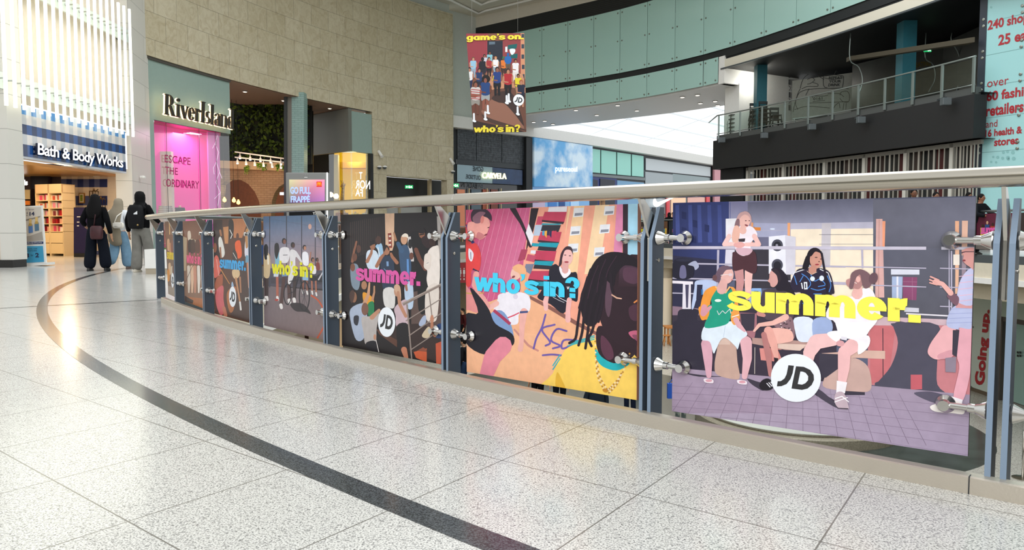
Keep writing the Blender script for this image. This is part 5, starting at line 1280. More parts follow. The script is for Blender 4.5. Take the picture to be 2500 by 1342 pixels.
# bulkhead with downlights
SW = [p+V(-.55, .45, 0)*-1.0 for p in SH]
n_s = (SH[3]-SH[1]).normalized(); n_s = V(n_s.y, -n_s.x, 0)
BH = [p+n_s*.5 for p in SH]
mb = MB(); mb.wall([BH[0]-(BH[1]-BH[0])*.2]+BH, 7.15, 7.85, .15, 1); struct('trim_23', mb, M_white)
mb = MB(); 
for a, b in zip(BH[:-1], BH[1:]):
    mb.quad(V(*a.xy, 7.15), V(*b.xy, 7.15), V(*(b-n_s*1.2).xy, 7.15), V(*(a-n_s*1.2).xy, 7.15))
struct('ceiling.007', mb, M_white)
proto = None; spots = []
for k in range(34):
    u = [1213, 1228, 1243, 1257, 1262, 1288, 1306, 1324, 1341, 1357, 1373, 1389, 1403, 1418, 1431, 1447, 1461, 1474, 1487, 1500, 1513, 1525, 1537, 1549, 1560, 1571, 1582, 1593, 1608, 1622, 1640, 1658, 1680, 1705][k]
    d = ray(u, 562); i = 0; pt = None
    for a, b in zip(BH[:-1], BH[1:]):
        da, db = a.x*d.y-a.y*d.x, b.x*d.y-b.y*d.x
        if da <= 0 <= db or db <= 0 <= da: pt = a.lerp(b, da/(da-db)); break
    if pt is None: continue
    p = V(pt.x, pt.y, 7.5)+n_s*.005; t = V(-n_s.y, n_s.x, 0)
    if proto is None:
        proto = thing('recessed_spotlight', 'dark recessed spotlight in the white bulkhead above the mall shops, one of a long row', 'spotlight', p, 'recessed spotlights over the mall shops')
        mb = MB(); mb.lathe(p, n_s, [(0, .13), (.02, .13)], 10); mb.build('ring', mat('ring_grey', '#aab0b0', .4), proto); mb = MB(); mb.lathe(p+n_s*.022, n_s, [(0, .1), (.01, .1)], 10); mb.build('recess', M_darkgrey, proto); p0 = p
    else: copy_tree(proto, Matrix.Translation(p-p0))
# bright glazed vault of the avenue, rising away from the shops
M_sky = mat('vault_glass', '#f4f8fb', .5, emit=.92)
t_s = (SH[4]-SH[1]).normalized()
o0 = SH[0]+n_s*.6-t_s*1; span = 56
def outside(p):
    if p.y <= 5: return False
    u = p.x/p.y*FPX+1250
    if u < 1215: return False
    q = at_u(u, 0); r = V(p.x, p.y, 0).length
    return r > q.length+4.6
def vz(k): return 7.85+4.35*k/17
mb = MB(); mbb = MB()
for i in range(112):
    for j in range(34):
        q = [o0+t_s*(i+di)*.5+n_s*(j+dj)*.5 for di, dj in ((0, 0), (1, 0), (1, 1), (0, 1))]
        if all(outside(x) for x in q):
            z = [vz((j+dj)*.5) for dj in (0, 0, 1, 1)]; mb.quad(*[V(x.x, x.y, zz) for x, zz in zip(q, z)])
            if j % 4 == 0: mbb.obox(V(*q[0].xy, z[0]-.06), t_s*.5, n_s*.07, V(0, 0, -.1))
            if i % 14 == 0: mbb.obox(V(*q[0].xy, z[0]-.05), t_s*.06, n_s*.5+V(0, 0, z[2]-z[0]), V(0, 0, -.05))
struct('window_1', mb, M_sky); mb = mbb
struct('trim_24', mb, mat('vault_bar', '#e3e7ea', .5, emit=.25))
# Carvela
root = thing('shop', 'dark perforated shop front with a navy and pale blue sign band reading Carvela', 'shop front', sh_u(1180)); pl = shp(1112, 1283); f = .05
for i, (a, b) in enumerate(((1112, 1156), (1158, 1218), (1220, 1275))):
    tl = lambda u: 315+(u-1112)*.146; bl = lambda u: 389+(u-1112)*.08
    bx('perforated_panel', None, None, a, b, (tl(a)-6, tl(b)-6), (bl(a), bl(b)), .05, M_perf, pl, .25, root)
    mb = MB(); 
    nx = int((b-a)/4.2); ny = 13
    for r in range(ny):
        for c in range(nx):
            u = a+3+(b-a-6)*c/max(1, nx-1); v = tl(u)+4+(bl(u)-tl(u)-6)*r/(ny-1); stroke(mb, pl, [(u+.9, v-1.3), (u-.8, v), (u+.9, v+1.3)], .7, .26, sm=False)
    mb.build('pattern', mat('pattern_dark', '#262a2e', .5), root)
bx('beam', None, None, 1110, 1283, (389, 402), (401, 415), .1, M_dgrey2, pl, .22, root)
bx('pale_sign_band', None, None, 1111, 1195, (402, 409), (444, 448), .1, mat('sign_paleblue', '#9db9c6', .3), pl, .3, root)
bx('navy_sign_band', None, None, 1194, 1268, (409, 416), (448, 452), .1, mat('sign_navy', '#27426a', .25, var=.25, vscale=2), pl, .3, root)
mb = MB(); text_on(mb, 'CARVELA', pq(pl, [(1167, 436), (1226, 438), (1226, 424), (1167, 421)]), depth=.08, off=.36, bold=.02, n=pl.n); mb.build('lit_lettering', mat('carvela_glow', '#fff2b8', .4, emit=1.5), root)
for s_, q in (('GONE', [(1146, 418), (1172, 420), (1172, 408), (1146, 406)]), ('OUTSIDE.', [(1128, 436), (1166, 440), (1166, 429), (1128, 426)]), ('BACK IN', [(1131, 456), (1170, 460), (1170, 447), (1131, 444)])): mb = MB(); text_on(mb, s_, pq(pl, q), off=.33, bold=.015, flip=True, n=pl.n); mb.build('reversed_lettering', mat('letters_dark', '#2d3a42', .5), root)
bx('glazing', None, None, 1111, 1272, (446, 453), (560, 560), .05, mat('glaze_dark', '#3a3a3c', .1, spec=.8), pl, .05, root)
for (a, b, c) in ((1114, 1132, '#c47a5a'), (1148, 1170, '#4c5a63'), (1176, 1190, '#8e4a36'), (1196, 1212, '#6a3a2e')): bx('lit_interior', None, None, a, b, (462, 463), (558, 558), .03, mat('lit_'+c[1:], c, .5, emit=.3), pl, .12, root)
for a in (1140, 1184, 1218): bx('frame_bar', None, None, a, a+1.6, (460, 460), (560, 560), .05, mat('brass_bar', '#c9b98a', .35, .3), pl, .2, root)
bx('dark_pilaster', None, None, 1272, 1287, (336, 338), (570, 570), .5, mat('anthracite_dark', '#26292c', .5), shp(1272, 1288), .5, root)
# sky-blue beauty shop
root = thing('shop', 'tall sky and clouds shop front board with small white lettering', 'shop front', sh_u(1360)); pl = shp(1288, 1431)
m, t, b = nt('cloud_print'); tc = t.nodes.new('ShaderNodeTexCoord'); n_ = t.nodes.new('ShaderNodeTexNoise'); n_.inputs['Scale'].default_value = .55; n_.inputs['Detail'].default_value = 7; n_.inputs['Roughness'].default_value = .55
t.links.new(tc.outputs['Object'], n_.inputs['Vector']); r_ = t.nodes.new('ShaderNodeValToRGB'); r_.color_ramp.elements[0].position = .42; r_.color_ramp.elements[0].color = (*lin('#5a9fd2'), 1); r_.color_ramp.elements[1].position = .62; r_.color_ramp.elements[1].color = (*lin('#c9dbe8'), 1)
t.links.new(n_.outputs['Fac'], r_.inputs[0]); t.links.new(r_.outputs[0], b.inputs['Base Color']); b.inputs['Roughness'].default_value = .35; t.links.new(r_.outputs[0], b.inputs['Emission Color']); b.inputs['Emission Strength'].default_value = .25
bx('cloud_board', None, None, 1288, 1431, (337, 358), (456, 458), .2, m, pl, .6, root)
mb = MB(); text_on(mb, 'pureseoul', pq(pl, [(1338, 424), (1392, 424), (1392, 408), (1338, 405)]), off=.66, bold=.012, space=1.0, n=pl.n); mb.build('lettering', mat('white_lit', '#ffffff', .4, emit=1.1), root)
bx('glazing', None, None, 1288, 1431, (456, 458), (566, 564), .05, mat('glaze_blue', '#6fa6d8', .1, emit=.2, spec=.8), pl, .3, root)
for a, w_, c in ((1291, 30, '#b9a9c4'), (1330, 20, '#3f78bb'), (1356, 14, '#244b86'), (1384, 20, '#a9cdee')): bx('lit_interior', None, None, a, a+w_, (478, 478), (560, 560), .03, mat('lit2_'+c[1:], c, .5, emit=.25), pl, .36, root)
# aqua glazed unit
root = thing('shop', 'shop front with four aqua glass panels over a navy framed entrance', 'shop front', sh_u(1500)); pl = shp(1432, 1568)
bx('upper_frame', None, None, 1431, 1570, (357, 377), (436, 450), .1, M_dgrey2, pl, .1, root)
for a, b_ in ((1433, 1460), (1463, 1499), (1502, 1535), (1538, 1566)):
    tl = lambda u: 362+(u-1432)*.144; bl = lambda u: 420+(u-1432)*.088; bx('aqua_panel', None, None, a, b_, (tl(a), tl(b_)), (bl(a), bl(b_)), .05, mat('aqua_lit', '#93d0c3', .3, emit=.15), pl, .2, root)
bx('beam', None, None, 1431, 1570, (424, 434), (430, 441), .1, mat('beam_grey', '#7c8486', .5), pl, .25, root)
bx('navy_entrance', None, None, 1432, 1502, (429, 436), (566, 566), .05, mat('navy_front', '#1d2f72', .3, emit=.1), pl, .15, root)
for a, b_, c in ((1434, 1454, '#11192f'), (1460, 1496, '#141a2c'), (1459, 1472, '#c8935f')): bx('opening', None, None, a, b_, (436, 440) if c[1] == '1' else (484, 484), (560, 560), .03, mat('op_'+c[1:], c, .3, emit=.15 if c[1] == 'c' else 0), pl, .2, root)
bx('blue_glazing', None, None, 1503, 1569, (440, 446), (566, 566), .05, mat('glaze_steelblue', '#6a9cc2', .12, emit=.1, spec=.7), pl, .15, root)
# sports shop
root = thing('shop', 'pale sports shop front with a large white tick shaped logo and red posts', 'shop front', sh_u(1650)); pl = shp(1572, 1734)
bx('frame', None, None, 1570, 1736, (379, 404), (438, 446), .1, M_dgrey2, pl, .05, root)
bx('white_band', None, None, 1573, 1731, (386, 408), (415, 431), .05, mat('band_white', '#cfd6da', .4), pl, .15, root)
bx('mesh_glazing', None, None, 1573, 1640, (419, 426), (566, 566), .05, mat('mesh_grey', '#aab3b8', .3), pl, .1, root)
bx('glazing', None, None, 1640, 1731, (424, 434), (566, 566), .05, mat('glaze_grey', '#93a3a6', .15), pl, .1, root)
bx('lit_interior', None, None, 1634, 1669, (474, 478), (560, 560), .03, mat('lit_peach', '#e8bd9c', .5, emit=.45), pl, .2, root)
bx('lit_interior', None, None, 1674, 1716, (478, 482), (560, 560), .03, mat('lit_pinkish', '#d8a69a', .5, emit=.3), pl, .2, root)
for a, b_ in ((1621, 1628), (1718, 1726)): bx('red_post', None, None, a, b_, (462, 462), (566, 566), .1, mat('post_red', '#d8444c', .4, emit=.15), pl, .3, root)
mb = MB(); pts = [(1588, 478), (1595, 492), (1622, 480), (1643, 477), (1600, 500), (1592, 502), (1585, 495)]; mb.prism([pl.px(p.x, p.y, .5) for p in catmull([V(a, b_, 0) for a, b_ in [(1590, 476), (1588, 486), (1592, 493), (1600, 492), (1642, 477), (1606, 497), (1592, 505), (1584, 500), (1584, 488)]], 3, True)], -pl.n*.08); mb.build('tick_logo', mat('white_lit', '#ffffff', .4, emit=1.1), root)
bx('shop', 'narrow pink shop front edge at the end of the mall view', 'shop front', 1735, 1765, (405, 410), (566, 566), .2, mat('pink_shop', '#d99aa4', .5), vplane(SH[4], SH[5]), .4)

# ================================================================== FAR BALUSTRADE ROUND THE OPENING
FR = [V(p.x, p.y, zf(p.x, p.y)) for p in off_ring(VOID, -.06*SGN)[len(NEAR):]]
FR = FR[8:]                                   # start beyond the frame on the right
fl = [0]
for a, b in zip(FR[:-1], FR[1:]): fl.append(fl[-1]+(b-a).length)
def fr_s(s):
    for i in range(len(FR)-1):
        if fl[i+1] >= s: return FR[i].lerp(FR[i+1], (s-fl[i])/(fl[i+1]-fl[i]))
    return FR[-1].copy()
tr = thing('handrail', 'thin dark steel handrail running round the far side of the opening', 'handrail', FR[40]+V(0, 0, 1.1))
mb = MB(); N_ = 160; mb.tube([fr_s(fl[-1]*k/N_)+V(0, 0, 1.1-.0*k) for k in range(N_+1)], .03, 8); mb.build('rail_tube', mat('rail_far_steel', '#8f9394', .3, .9), tr)
tip = [FR[-1]+V(0, 0, 1.1), V(-4.42, 9.35, 1.1), RP[0]+V(.01, .06, 0)]
mb = MB(); mb.tube(catmull(tip, 6), .03, 10); mb.build('rail_return', M_rail, tr)
M_fpost = mat('far_post', '#1f2930', .45); step = 1.32; k = 0; s = .4; fpp = None; FART = colmat('far_poster_print', .5, .3)
txt = [("who's in?", '#2aa0c8'), ('summer.', '#e3de20'), ("who's in?", '#e3de20'), ('summer.', '#d858a0')]
bgc = ['#3b3330', '#5d2336', '#463a3c', '#2b3242', '#6a4a34']
cnames = {'#2aa0c8': 'blue', '#e3de20': 'yellow', '#d858a0': 'pink'}
random.seed(11)
while s+step < fl[-1]-.3:
    a = fr_s(s); b = fr_s(s+step); Zv = V(0, 0, 1); d = (b-a); d.z = 0; dn = d.normalized(); nn = V(-dn.y, dn.x, 0)
    if nn.dot(CEN-a) < 0: nn = -nn
    if fpp is None:
        fpp = thing('balustrade_post', 'slim dark post of the far balustrade across the opening, one of many alike', 'post', a, 'posts of the far balustrade')
        mb = MB(); mb.box(-.02, .02, -.045, .045, -.2, 1.0, M=Matrix.Translation(a)); mb.build('plate', M_fpost, fpp); mb = MB(); mb.tube([a+Zv*.9, a+Zv*1.1], .012, 6); mb.build('rail_bracket', M_fpost, fpp); fa = a
    else: copy_tree(fpp, Matrix.Translation(a-fa))
    tx, tc_ = txt[k % 4]; col = bgc[k % 5]
    root = thing('balustrade_poster', 'far balustrade poster with small %s %s lettering over dark figures' % (cnames[tc_], tx.strip('.?')), 'poster', a+dn*.1, 'far posters with %s %s lettering' % (cnames[tc_], tx.strip('.?')))
    A0 = a+dn*.12+Zv*.14+nn*.04; W_ = d.length-.24; mb = MB(); mb.obox(A0, dn*W_, nn*-.015, Zv*.9); mb.build('board', mat('far_board', '#26221f', .5), root)
    mb = MB(); fp0 = A0+nn*.002; mb.quad(fp0, fp0+dn*W_, fp0+dn*W_+Zv*.9, fp0+Zv*.9, lin(col))
    mb.quad(fp0+nn*.002, fp0+dn*W_+nn*.002, fp0+dn*W_+Zv*.22+nn*.002, fp0+Zv*.2+nn*.002, lin('#6d6560'))
    for j in range(6):
        x = W_*(.1+.14*j+random.uniform(-.03, .03)); y = random.uniform(.16, .26); h = random.uniform(.4, .52); c1 = lin(random.choice(['#c9a98c', '#8a5a3e', '#e3ded6', '#2f4a7a', '#a33a2c', '#3b6b4a', '#d8b44a'])); o_ = nn*(.004+.001*j)
        mb.poly([fp0+dn*(x-.05)+Zv*y+o_, fp0+dn*(x+.05)+Zv*y+o_, fp0+dn*(x+.07)+Zv*(y+h*.75)+o_, fp0+dn*(x-.07)+Zv*(y+h*.75)+o_], c1)
        mb.poly([fp0+dn*(x+.035*math.cos(t))+Zv*(y+h*.84+.045*math.sin(t))+o_ for t in [q*.785 for q in range(8)]], lin(random.choice(['#6b4632', '#c99c7c', '#3a2820'])))
    mb.build('print', FART, root)
    mb = MB(); lft, rgt = fp0+dn*(W_*.15), fp0+dn*(W_*.85)
    if (rgt-lft).cross(Zv).dot(EYEP-lft) > 0 and False: pass
    if (lft.x/lft.y) > (rgt.x/rgt.y): lft, rgt = rgt, lft
    text_on(mb, tx, [lft+Zv*.38, rgt+Zv*.38, rgt+Zv*.55, lft+Zv*.55], off=.016, bold=.045, n=nn, space=.9); mb.build('lettering', mat('ink_'+cnames[tc_], tc_, .5), root)
    s += step; k += 1

# ================================================================== LOWER LEVEL
root = thing('round_bench', 'large round stone plinth with a pale top and steel rim on the lower level', 'plinth', (PC.x, PC.y, LOW))
PR = 2.6
mb = MB(); mb.lathe(V(PC.x, PC.y, LOW), V(0, 0, 1), [(0, PR), (.24, PR), (.27, PR-.04), (.27, PR-.5)], 64); mb.build('stone_base', mat('plinth_granite', '#8d8674', .5, var=.25, vscale=30), root)
mb = MB(); mb.lathe(V(PC.x, PC.y, LOW+.27), V(0, 0, 1), [(0, PR-.2), (.05, PR-.17), (.06, PR-.17)], 64); mb.build('steel_rim', M_steel, root)
mb = MB(); mb.lathe(V(PC.x, PC.y, LOW+.33), V(0, 0, 1), [(0, PR-.2), (.01, PR-.2)], 64); mb.build('pale_top', mat('plinth_top', '#c9cdc4', .3), root)
M_wood = mat('pale_oak', '#b9783a', .5, var=.15, vscale=12)
p = onz(1628, 842, LOW); 
root = thing('cafe_table', 'oak cafe table on the lower level seen between post and large poster', 'table', (p.x+.9, p.y+.5, LOW)); c = V(p.x+.9, p.y+.6, LOW)
mb = MB(); mb.box(-.9, .9, -.45, .45, .72, .77, M=Matrix.Translation(c)); mb.build('tabletop', M_wood, root)
for sx in (-.8, .8):
    for sy in (-.35, .35): mb = MB(); mb.box(sx-.03, sx+.03, sy-.03, sy+.03, 0, .72, M=Matrix.Translation(c)); mb.build('leg', M_wood, root)
c = V(p.x-.05, p.y-.2, LOW); root = thing('bar_stool', 'low oak stool in front of the cafe table on the lower level', 'stool', c)
mb = MB(); mb.lathe(c+V(0, 0, .44), V(0, 0, 1), [(0, .17), (.03, .18), (.04, .17)], 16); mb.build('seat', M_wood, root)
for a in range(4): q = math.radians(45+90*a); mb = MB(); mb.tube([c+V(.22*math.cos(q), .22*math.sin(q), 0), c+V(.12*math.cos(q), .12*math.sin(q), .44)], .02, 6); mb.build('leg', M_wood, root)
p = onz(1634, 805, LOW); mb = MB(); cy = 36; cx = (1628-1250)/1800*cy; mb.lathe(V(cx, cy, LOW), V(0, 0, 1), [(0, .27), (4.0, .27)], 24); o = mb.build('round_column', mat('column_cream', '#dcd0bb', .5)); tag(o, 'round cream column on the lower level between post and large poster', 'column')
# lower shop fronts and signs glimpsed in the gaps
LWp = YP(38.5)
for nm, lab, cat, r_, c, e in (('shop', 'warm lit lower shop front glimpsed between the bicycle poster and the pink summer poster', 'shop front', (824, 700, 836, 870), '#e9c9a0', .3),
        ('toilet_sign', None, None, (1119, 641, 1138, 690), '#8c1f24', .1), ('shop', 'brown lower shop front glimpsed under the bicycle poster', 'shop front', (642, 770, 708, 900), '#7a3a26', .1),
        ('shop', 'cream lower wall panel glimpsed under the bicycle poster', 'shop front', (712, 770, 805, 900), '#e2d3bd', .1)):
    Yx = 30 if cat else 37.5; pl = YP(Yx)
    root = thing(nm, lab or 'dark red toilet sign with white figures on the lower level right of the sixth post', cat or 'sign', pl.px((r_[0]+r_[2])/2, r_[3]))
    zc = pl.px(0, r_[3]).z
    if zc < LOW: r_ = (r_[0], r_[1], r_[2], 562+ (EYE-LOW)*FPX/Yx)
    mb = MB(); slab(mb, pl, rect(*r_), .1); mb.build('panel', mat('low_'+c[1:], c, .4, emit=e), root)
    if not cat:
        mb = MB()
        for cx in (1124, 1133):
            mb.poly([pl.px(cx+1.5*math.cos(t*.785), 655+1.5*math.sin(t*.785), .02) for t in range(8)]); mb.poly([pl.px(*q, .02) for q in ((cx-2, 658), (cx+2, 658), (cx+2.6, 668), (cx+1, 668), (cx+1, 676), (cx-1, 676), (cx-1, 668), (cx-2.6, 668))]); mb.poly([pl.px(*q, .02) for q in ((cx-1.5, 679), (cx+1.5, 679), (cx+1.5, 683), (cx-1.5, 683))])
        mb.build('pictogram', M_white, root)
    else:
        mb = MB(); x0, x1 = r_[0], r_[2]; slab(mb, pl, rect(x0+(x1-x0)*.35, r_[1]+3, x0+(x1-x0)*.45, r_[3]-1), .02, .03); mb.build('door_frame', mat('low_frame', '#5a3a2c', .5), root)
# wire post with round foot at the lower right corner
p = onz(2497, 1168, LOW); root = thing('queue_post', 'steel barrier post with round foot at the bottom right beyond the kerb', 'barrier post', p)
mb = MB(); mb.lathe(p, V(0, 0, 1), [(0, .2), (.02, .2), (.04, .05)], 20); mb.build('foot', M_steel, root); mb = MB(); mb.tube([p, p+V(0, 0, 1.0)], .025, 10); mb.build('tube', M_steel, root)
area_light('lower_level_light', (3, 30, -1.4), 12, 260, (1, .9, .75))
area_light('lower_level_light', (2, 12, -1.4), 6, 60, (1, .93, .82))
# white display plinth beyond the tip of the balustrade
p0 = onz(354, 669, 0); 
root = thing('planter_box', 'low white planter box beside the third walker, behind the end of the balustrade', 'planter', p0)
mb = MB(); mb.box(p0.x, p0.x+1.3, p0.y, p0.y+.8, .12, .52); mb.build('box', M_white, root); mb = MB(); mb.box(p0.x+.01, p0.x+1.3, p0.y+.01, p0.y+.79, 0, .12); mb.build('plinth', mat('plinth_wood', '#a89c88', .5), root)
mb = MB(); mb.box(p0.x+.3, p0.x+1.28, p0.y+.02, p0.y+.78, .52, .54); mb.build('turf', mat('turf_green', '#3f7a1f', .8, bump=1, bscale=60), root)
# downlights in the bridge soffit
proto = None
for u, v in ((1406, 269), (1508, 257), (1666, 237), (1703, 232), (1303, 298), (1330, 295), (1350, 303), (1457, 281), (1555, 270), (1710, 252), (1746, 247), (1752, 257)):
    d = ray(u, v); t = (7.7-EYE)/d.z; p = EYEP+d*t
    if proto is None:
        proto = thing('downlight', 'small bright round downlight in the white soffit under the curved bridge, one of a dozen', 'downlight', p, 'downlights under the bridge'); mb = MB(); mb.lathe(p, V(0, 0, -1), [(0, .14), (.02, .14)], 12); mb.build('ring', M_white, proto); mb = MB(); mb.lathe(p+V(0, 0, -.021), V(0, 0, -1), [(0, .1), (.005, .1)], 12); mb.build('lamp', mat('spot_glow', '#fff1d8', .3, emit=4), proto); pp = p
    else: copy_tree(proto, Matrix.Translation(p-pp))
# ================================================================== PEOPLE
def skin(name, joints, edges, radii, m, parent, M, sub=2, root=0):
    me = bpy.data.meshes.new(name); me.from_pydata([tuple(M @ V(*j)) for j in joints], edges, []); me.materials.append(m)
    o = bpy.data.objects.new(name, me); COL.objects.link(o); sk = o.modifiers.new('skin', 'SKIN'); sk.use_smooth_shade = True
    if not me.skin_vertices: me.attributes
    sv = me.skin_vertices[0].data if len(me.skin_vertices) else None
    if sv is None:
        bm = bmesh.new(); bm.from_mesh(me); bm.verts.layers.skin.verify(); bm.to_mesh(me); bm.free(); sv = me.skin_vertices[0].data
    for i, r in enumerate(radii): sv[i].radius = r if isinstance(r, tuple) else (r, r)
    for i in range(len(joints)): sv[i].use_root = (i == root)
    if sub: ss = o.modifiers.new('sub', 'SUBSURF'); ss.levels = sub; ss.render_levels = sub
    # freeze to a plain mesh
    dg = bpy.context.evaluated_depsgraph_get(); dg.update(); nm = bpy.data.meshes.new_from_object(o.evaluated_get(dg)); o.modifiers.clear(); o.data = nm; bpy.data.meshes.remove(me); nm.name = name
    for p in nm.polygons: p.use_smooth = True
    if not nm.materials: nm.materials.append(m)
    attach(o, parent); return o
def loft(rows, M, seg=18):
    "rows: (x, y, z, rx, ry)"
    mb = MB(); mb.rings([[M @ V(x+rx*math.cos(2*math.pi*k/seg), y+ry*math.sin(2*math.pi*k/seg), z) for k in range(seg)] for x, y, z, rx, ry in rows]); return mb
def person(loc, yaw, label, h=1.7, skin_c='#a97552', top='#202020', trousers='#202020', shoes='#2a2622', hair='#15110f', hairstyle='short', pose=None, group=None, wide=0.0, lean=0, sleeves=True, torso_len=.88, top_w=1.0):
    """local frame: x to the figure's right, y = where it faces, z up, unit height 1.7"""
    P = dict(RF=(.10, 0, 0), LF=(-.10, 0, 0), RH=(.25, .05, .80), LH=(-.25, .05, .80), RE=(.26, -.04, 1.10), LE=(-.26, -.04, 1.10), RK=None, LK=None, kick=None)
    P.update(pose or {}); k = h/1.7
    root = thing('person', label, 'person', loc, group); M = Matrix.Translation(loc) @ Matrix.Rotation(yaw, 4, 'Z') @ Matrix.Scale(k, 4)
    ms = mat('skin_'+skin_c[1:], skin_c, .55); tc = mat('cloth_'+top[1:], top, .9, bump=.3, bscale=30, spec=.1); bc = mat('cloth_'+trousers[1:], trousers, .85, bump=.3, bscale=25, var=.12, spec=.1)
    ly = lean
    RF, LF = V(*P['RF']), V(*P['LF']); HR, HL = V(.09, 0, .92), V(-.09, 0, .92)
    def knee(Hp, F): return Hp.lerp(V(F.x, F.y, .08), .5)+V(0, .03, 0)
    RK = V(*P['RK']) if P['RK'] else knee(HR, RF); LK = V(*P['LK']) if P['LK'] else knee(HL, LF)
    J = [(0, 0, .93), (0, ly*.3, 1.12), (0, ly*.8, 1.33), (0, ly, 1.44), (0, ly+.01, 1.52), (0, ly+.02, 1.60)]; R = [(.13, .10), (.12, .09), (.13, .09), (.05, .05), (.065, .075), (.07, .085)]; E = [(0, 1), (1, 2), (2, 3), (3, 4), (4, 5)]
    for sx, Hh, El in ((1, P['RH'], P['RE']), (-1, P['LH'], P['LE'])):
        b = len(J); sh = (sx*.165, ly*.85, 1.375); J += [sh, El, Hh]; R += [.05, .04, .028]; E += [(2, b), (b, b+1), (b+1, b+2)]
        hv = (V(*Hh)-V(*El)).normalized(); fw = V(0, 1, 0); sd = hv.cross(fw).normalized() if hv.cross(fw).length > .1 else V(0, 0, 1)
        pal = V(*Hh)+hv*.06; J.append(tuple(pal)); R.append((.022, .03)); E.append((b+2, b+3))
        for q in range(4):
            f1 = pal+hv*.03+fw*(.024-.016*q); L_ = [.032, .036, .034, .026][q]; f2 = f1+hv*L_+fw*.004; f3 = f2+hv*L_*.8+sd*.008*0+fw*.01
            n = len(J); J += [tuple(f1), tuple(f2), tuple(f3)]; R += [.0085, .008, .007]; E += [(b+3, n), (n, n+1), (n+1, n+2)]
        n = len(J); t1 = V(*Hh)+hv*.035+fw*.03; J += [tuple(t1), tuple(t1+hv*.03+fw*.012)]; R += [.01, .008]; E += [(b+2, n), (n, n+1)]
    for Hp, K, F in ((HR, RK, RF), (HL, LK, LF)):
        b = len(J); J += [tuple(Hp), tuple(K), (F.x, F.y-.01, F.z+.09)]; R += [.085, .055, .04]; E += [(0, b), (b, b+1), (b+1, b+2)]
    skin('body', J, E, R, ms, root, M)
    # head features
    hm = MB(); c = V(0, ly+.02, 1.585)
    hm.ball(M @ c, .076*k, .092*k, .112*k, 18, M=Matrix.Rotation(yaw, 3, 'Z')); hm.tube([M @ (c+V(0, .085, .02)), M @ (c+V(0, .112, -.015)), M @ (c+V(0, .085, -.03))], [.008*k, .015*k, .01*k], 8)
    for s in (-1, 1): hm.ball(M @ (c+V(s*.078, 0, -.01)), .012*k, .02*k, .03*k, 8, M=Matrix.Rotation(yaw, 3, 'Z'))
    hd = hm.build('head', ms, root)
    q = MB()
    for s in (-1, 1): q.ball(M @ (c+V(s*.03, .083, .01)), .011*k, .006*k, .007*k, 8, M=Matrix.Rotation(yaw, 3, 'Z'))
    q.build('eyes', mat('eye_dark', '#1a1412', .3), hd); q = MB(); q.ball(M @ (c+V(0, .085, -.052)), .024*k, .008*k, .008*k, 8, M=Matrix.Rotation(yaw, 3, 'Z')); q.build('mouth', mat('lip', '#8c4a42', .5), hd)
    # trousers
    w_ = wide
    Jt = [(0, 0, 1.03), (0, 0, .93), tuple(HR+V(.01, 0, -.06)), tuple(RK), (RF.x, RF.y, RF.z+.03), tuple(HL+V(-.01, 0, -.06)), tuple(LK), (LF.x, LF.y, LF.z+.03)]
    skin('trousers', Jt, [(0, 1), (1, 2), (2, 3), (3, 4), (1, 5), (5, 6), (6, 7)], [(.155, .125), (.17, .135), .115, .078+w_*.8, .072+w_*1.2, .115, .078+w_*.8, .072+w_*1.2], bc, root, M, 2)
    # shoes
    for nm, F, lift in (('R', RF, 0), ('L', LF, 0)):
        q = MB(); z = F.z
        if P['kick'] == nm:
            q.ball(M @ V(F.x, F.y-.02, z+.06), .045*k, .05*k, .13*k, 12, M=Matrix.Rotation(yaw, 3, 'Z'))
        else:
            q.rings([[M @ V(F.x+rx*math.cos(t), F.y+y+ry*math.sin(t), z+zz) for t in [2*math.pi*i/14 for i in range(14)]] for zz, y, rx, ry in ((.0, .05, .05, .14), (.03, .05, .052, .142), (.06, .03, .045, .10), (.1, -.01, .04, .05))])
        q.build('shoe', mat('shoe_'+shoes[1:], shoes, .5), root)
    # top
    tl = torso_len; tw = top_w
    Jt = [(0, 0, tl-.06), (0, ly*.3, 1.1), (0, ly*.8, 1.32), (0, ly, 1.43)]; Rt = [(.20*tw, .15), (.17*tw, .13), (.16*tw, .115), (.065, .065)]; E = [(0, 1), (1, 2), (2, 3)]
    for sx, Hh, El in ((1, P['RH'], P['RE']), (-1, P['LH'], P['LE'])):
        b = len(Jt); e_ = V(*El); hh = V(*Hh); end = e_.lerp(hh, .92) if sleeves else V(sx*.19, 0, 1.3).lerp(e_, .6); Jt += [(sx*.175, ly*.85, 1.37), tuple(e_), tuple(end)] if sleeves else [(sx*.175, ly*.85, 1.37), tuple(end)]
        Rt += [.078, .066, .05] if sleeves else [.075, .07]; E += [(2, b), (b, b+1)]+([(b+1, b+2)] if sleeves else [])
    skin('top', Jt, E, Rt, tc, root, M, 2)
    # hair or scarf
    hc = mat('hair_'+hair[1:], hair, .7, bump=.25, bscale=60, spec=.15)
    if hairstyle == 'short':
        q = MB(); q.ball(M @ (c+V(0, -.016, .022)), .086*k, .1*k, .106*k, 16, M=Matrix.Rotation(yaw, 3, 'Z')); q.build('hair', hc, root)
    elif hairstyle == 'long':
        loft([(0, ly+.0, 1.72, .02, .02), (0, ly-.01, 1.70, .07, .08), (0, ly-.015, 1.64, .098, .105), (0, ly-.03, 1.56, .115, .10), (.0, ly-.06, 1.46, .145, .085), (0, ly-.085, 1.36, .165, .07), (0, ly-.095, 1.27, .15, .06), (0, ly-.1, 1.2, .11, .045), (0, ly-.1, 1.17, .05, .03)], M, 20).build('hair', hc, root)
    elif hairstyle == 'hijab':
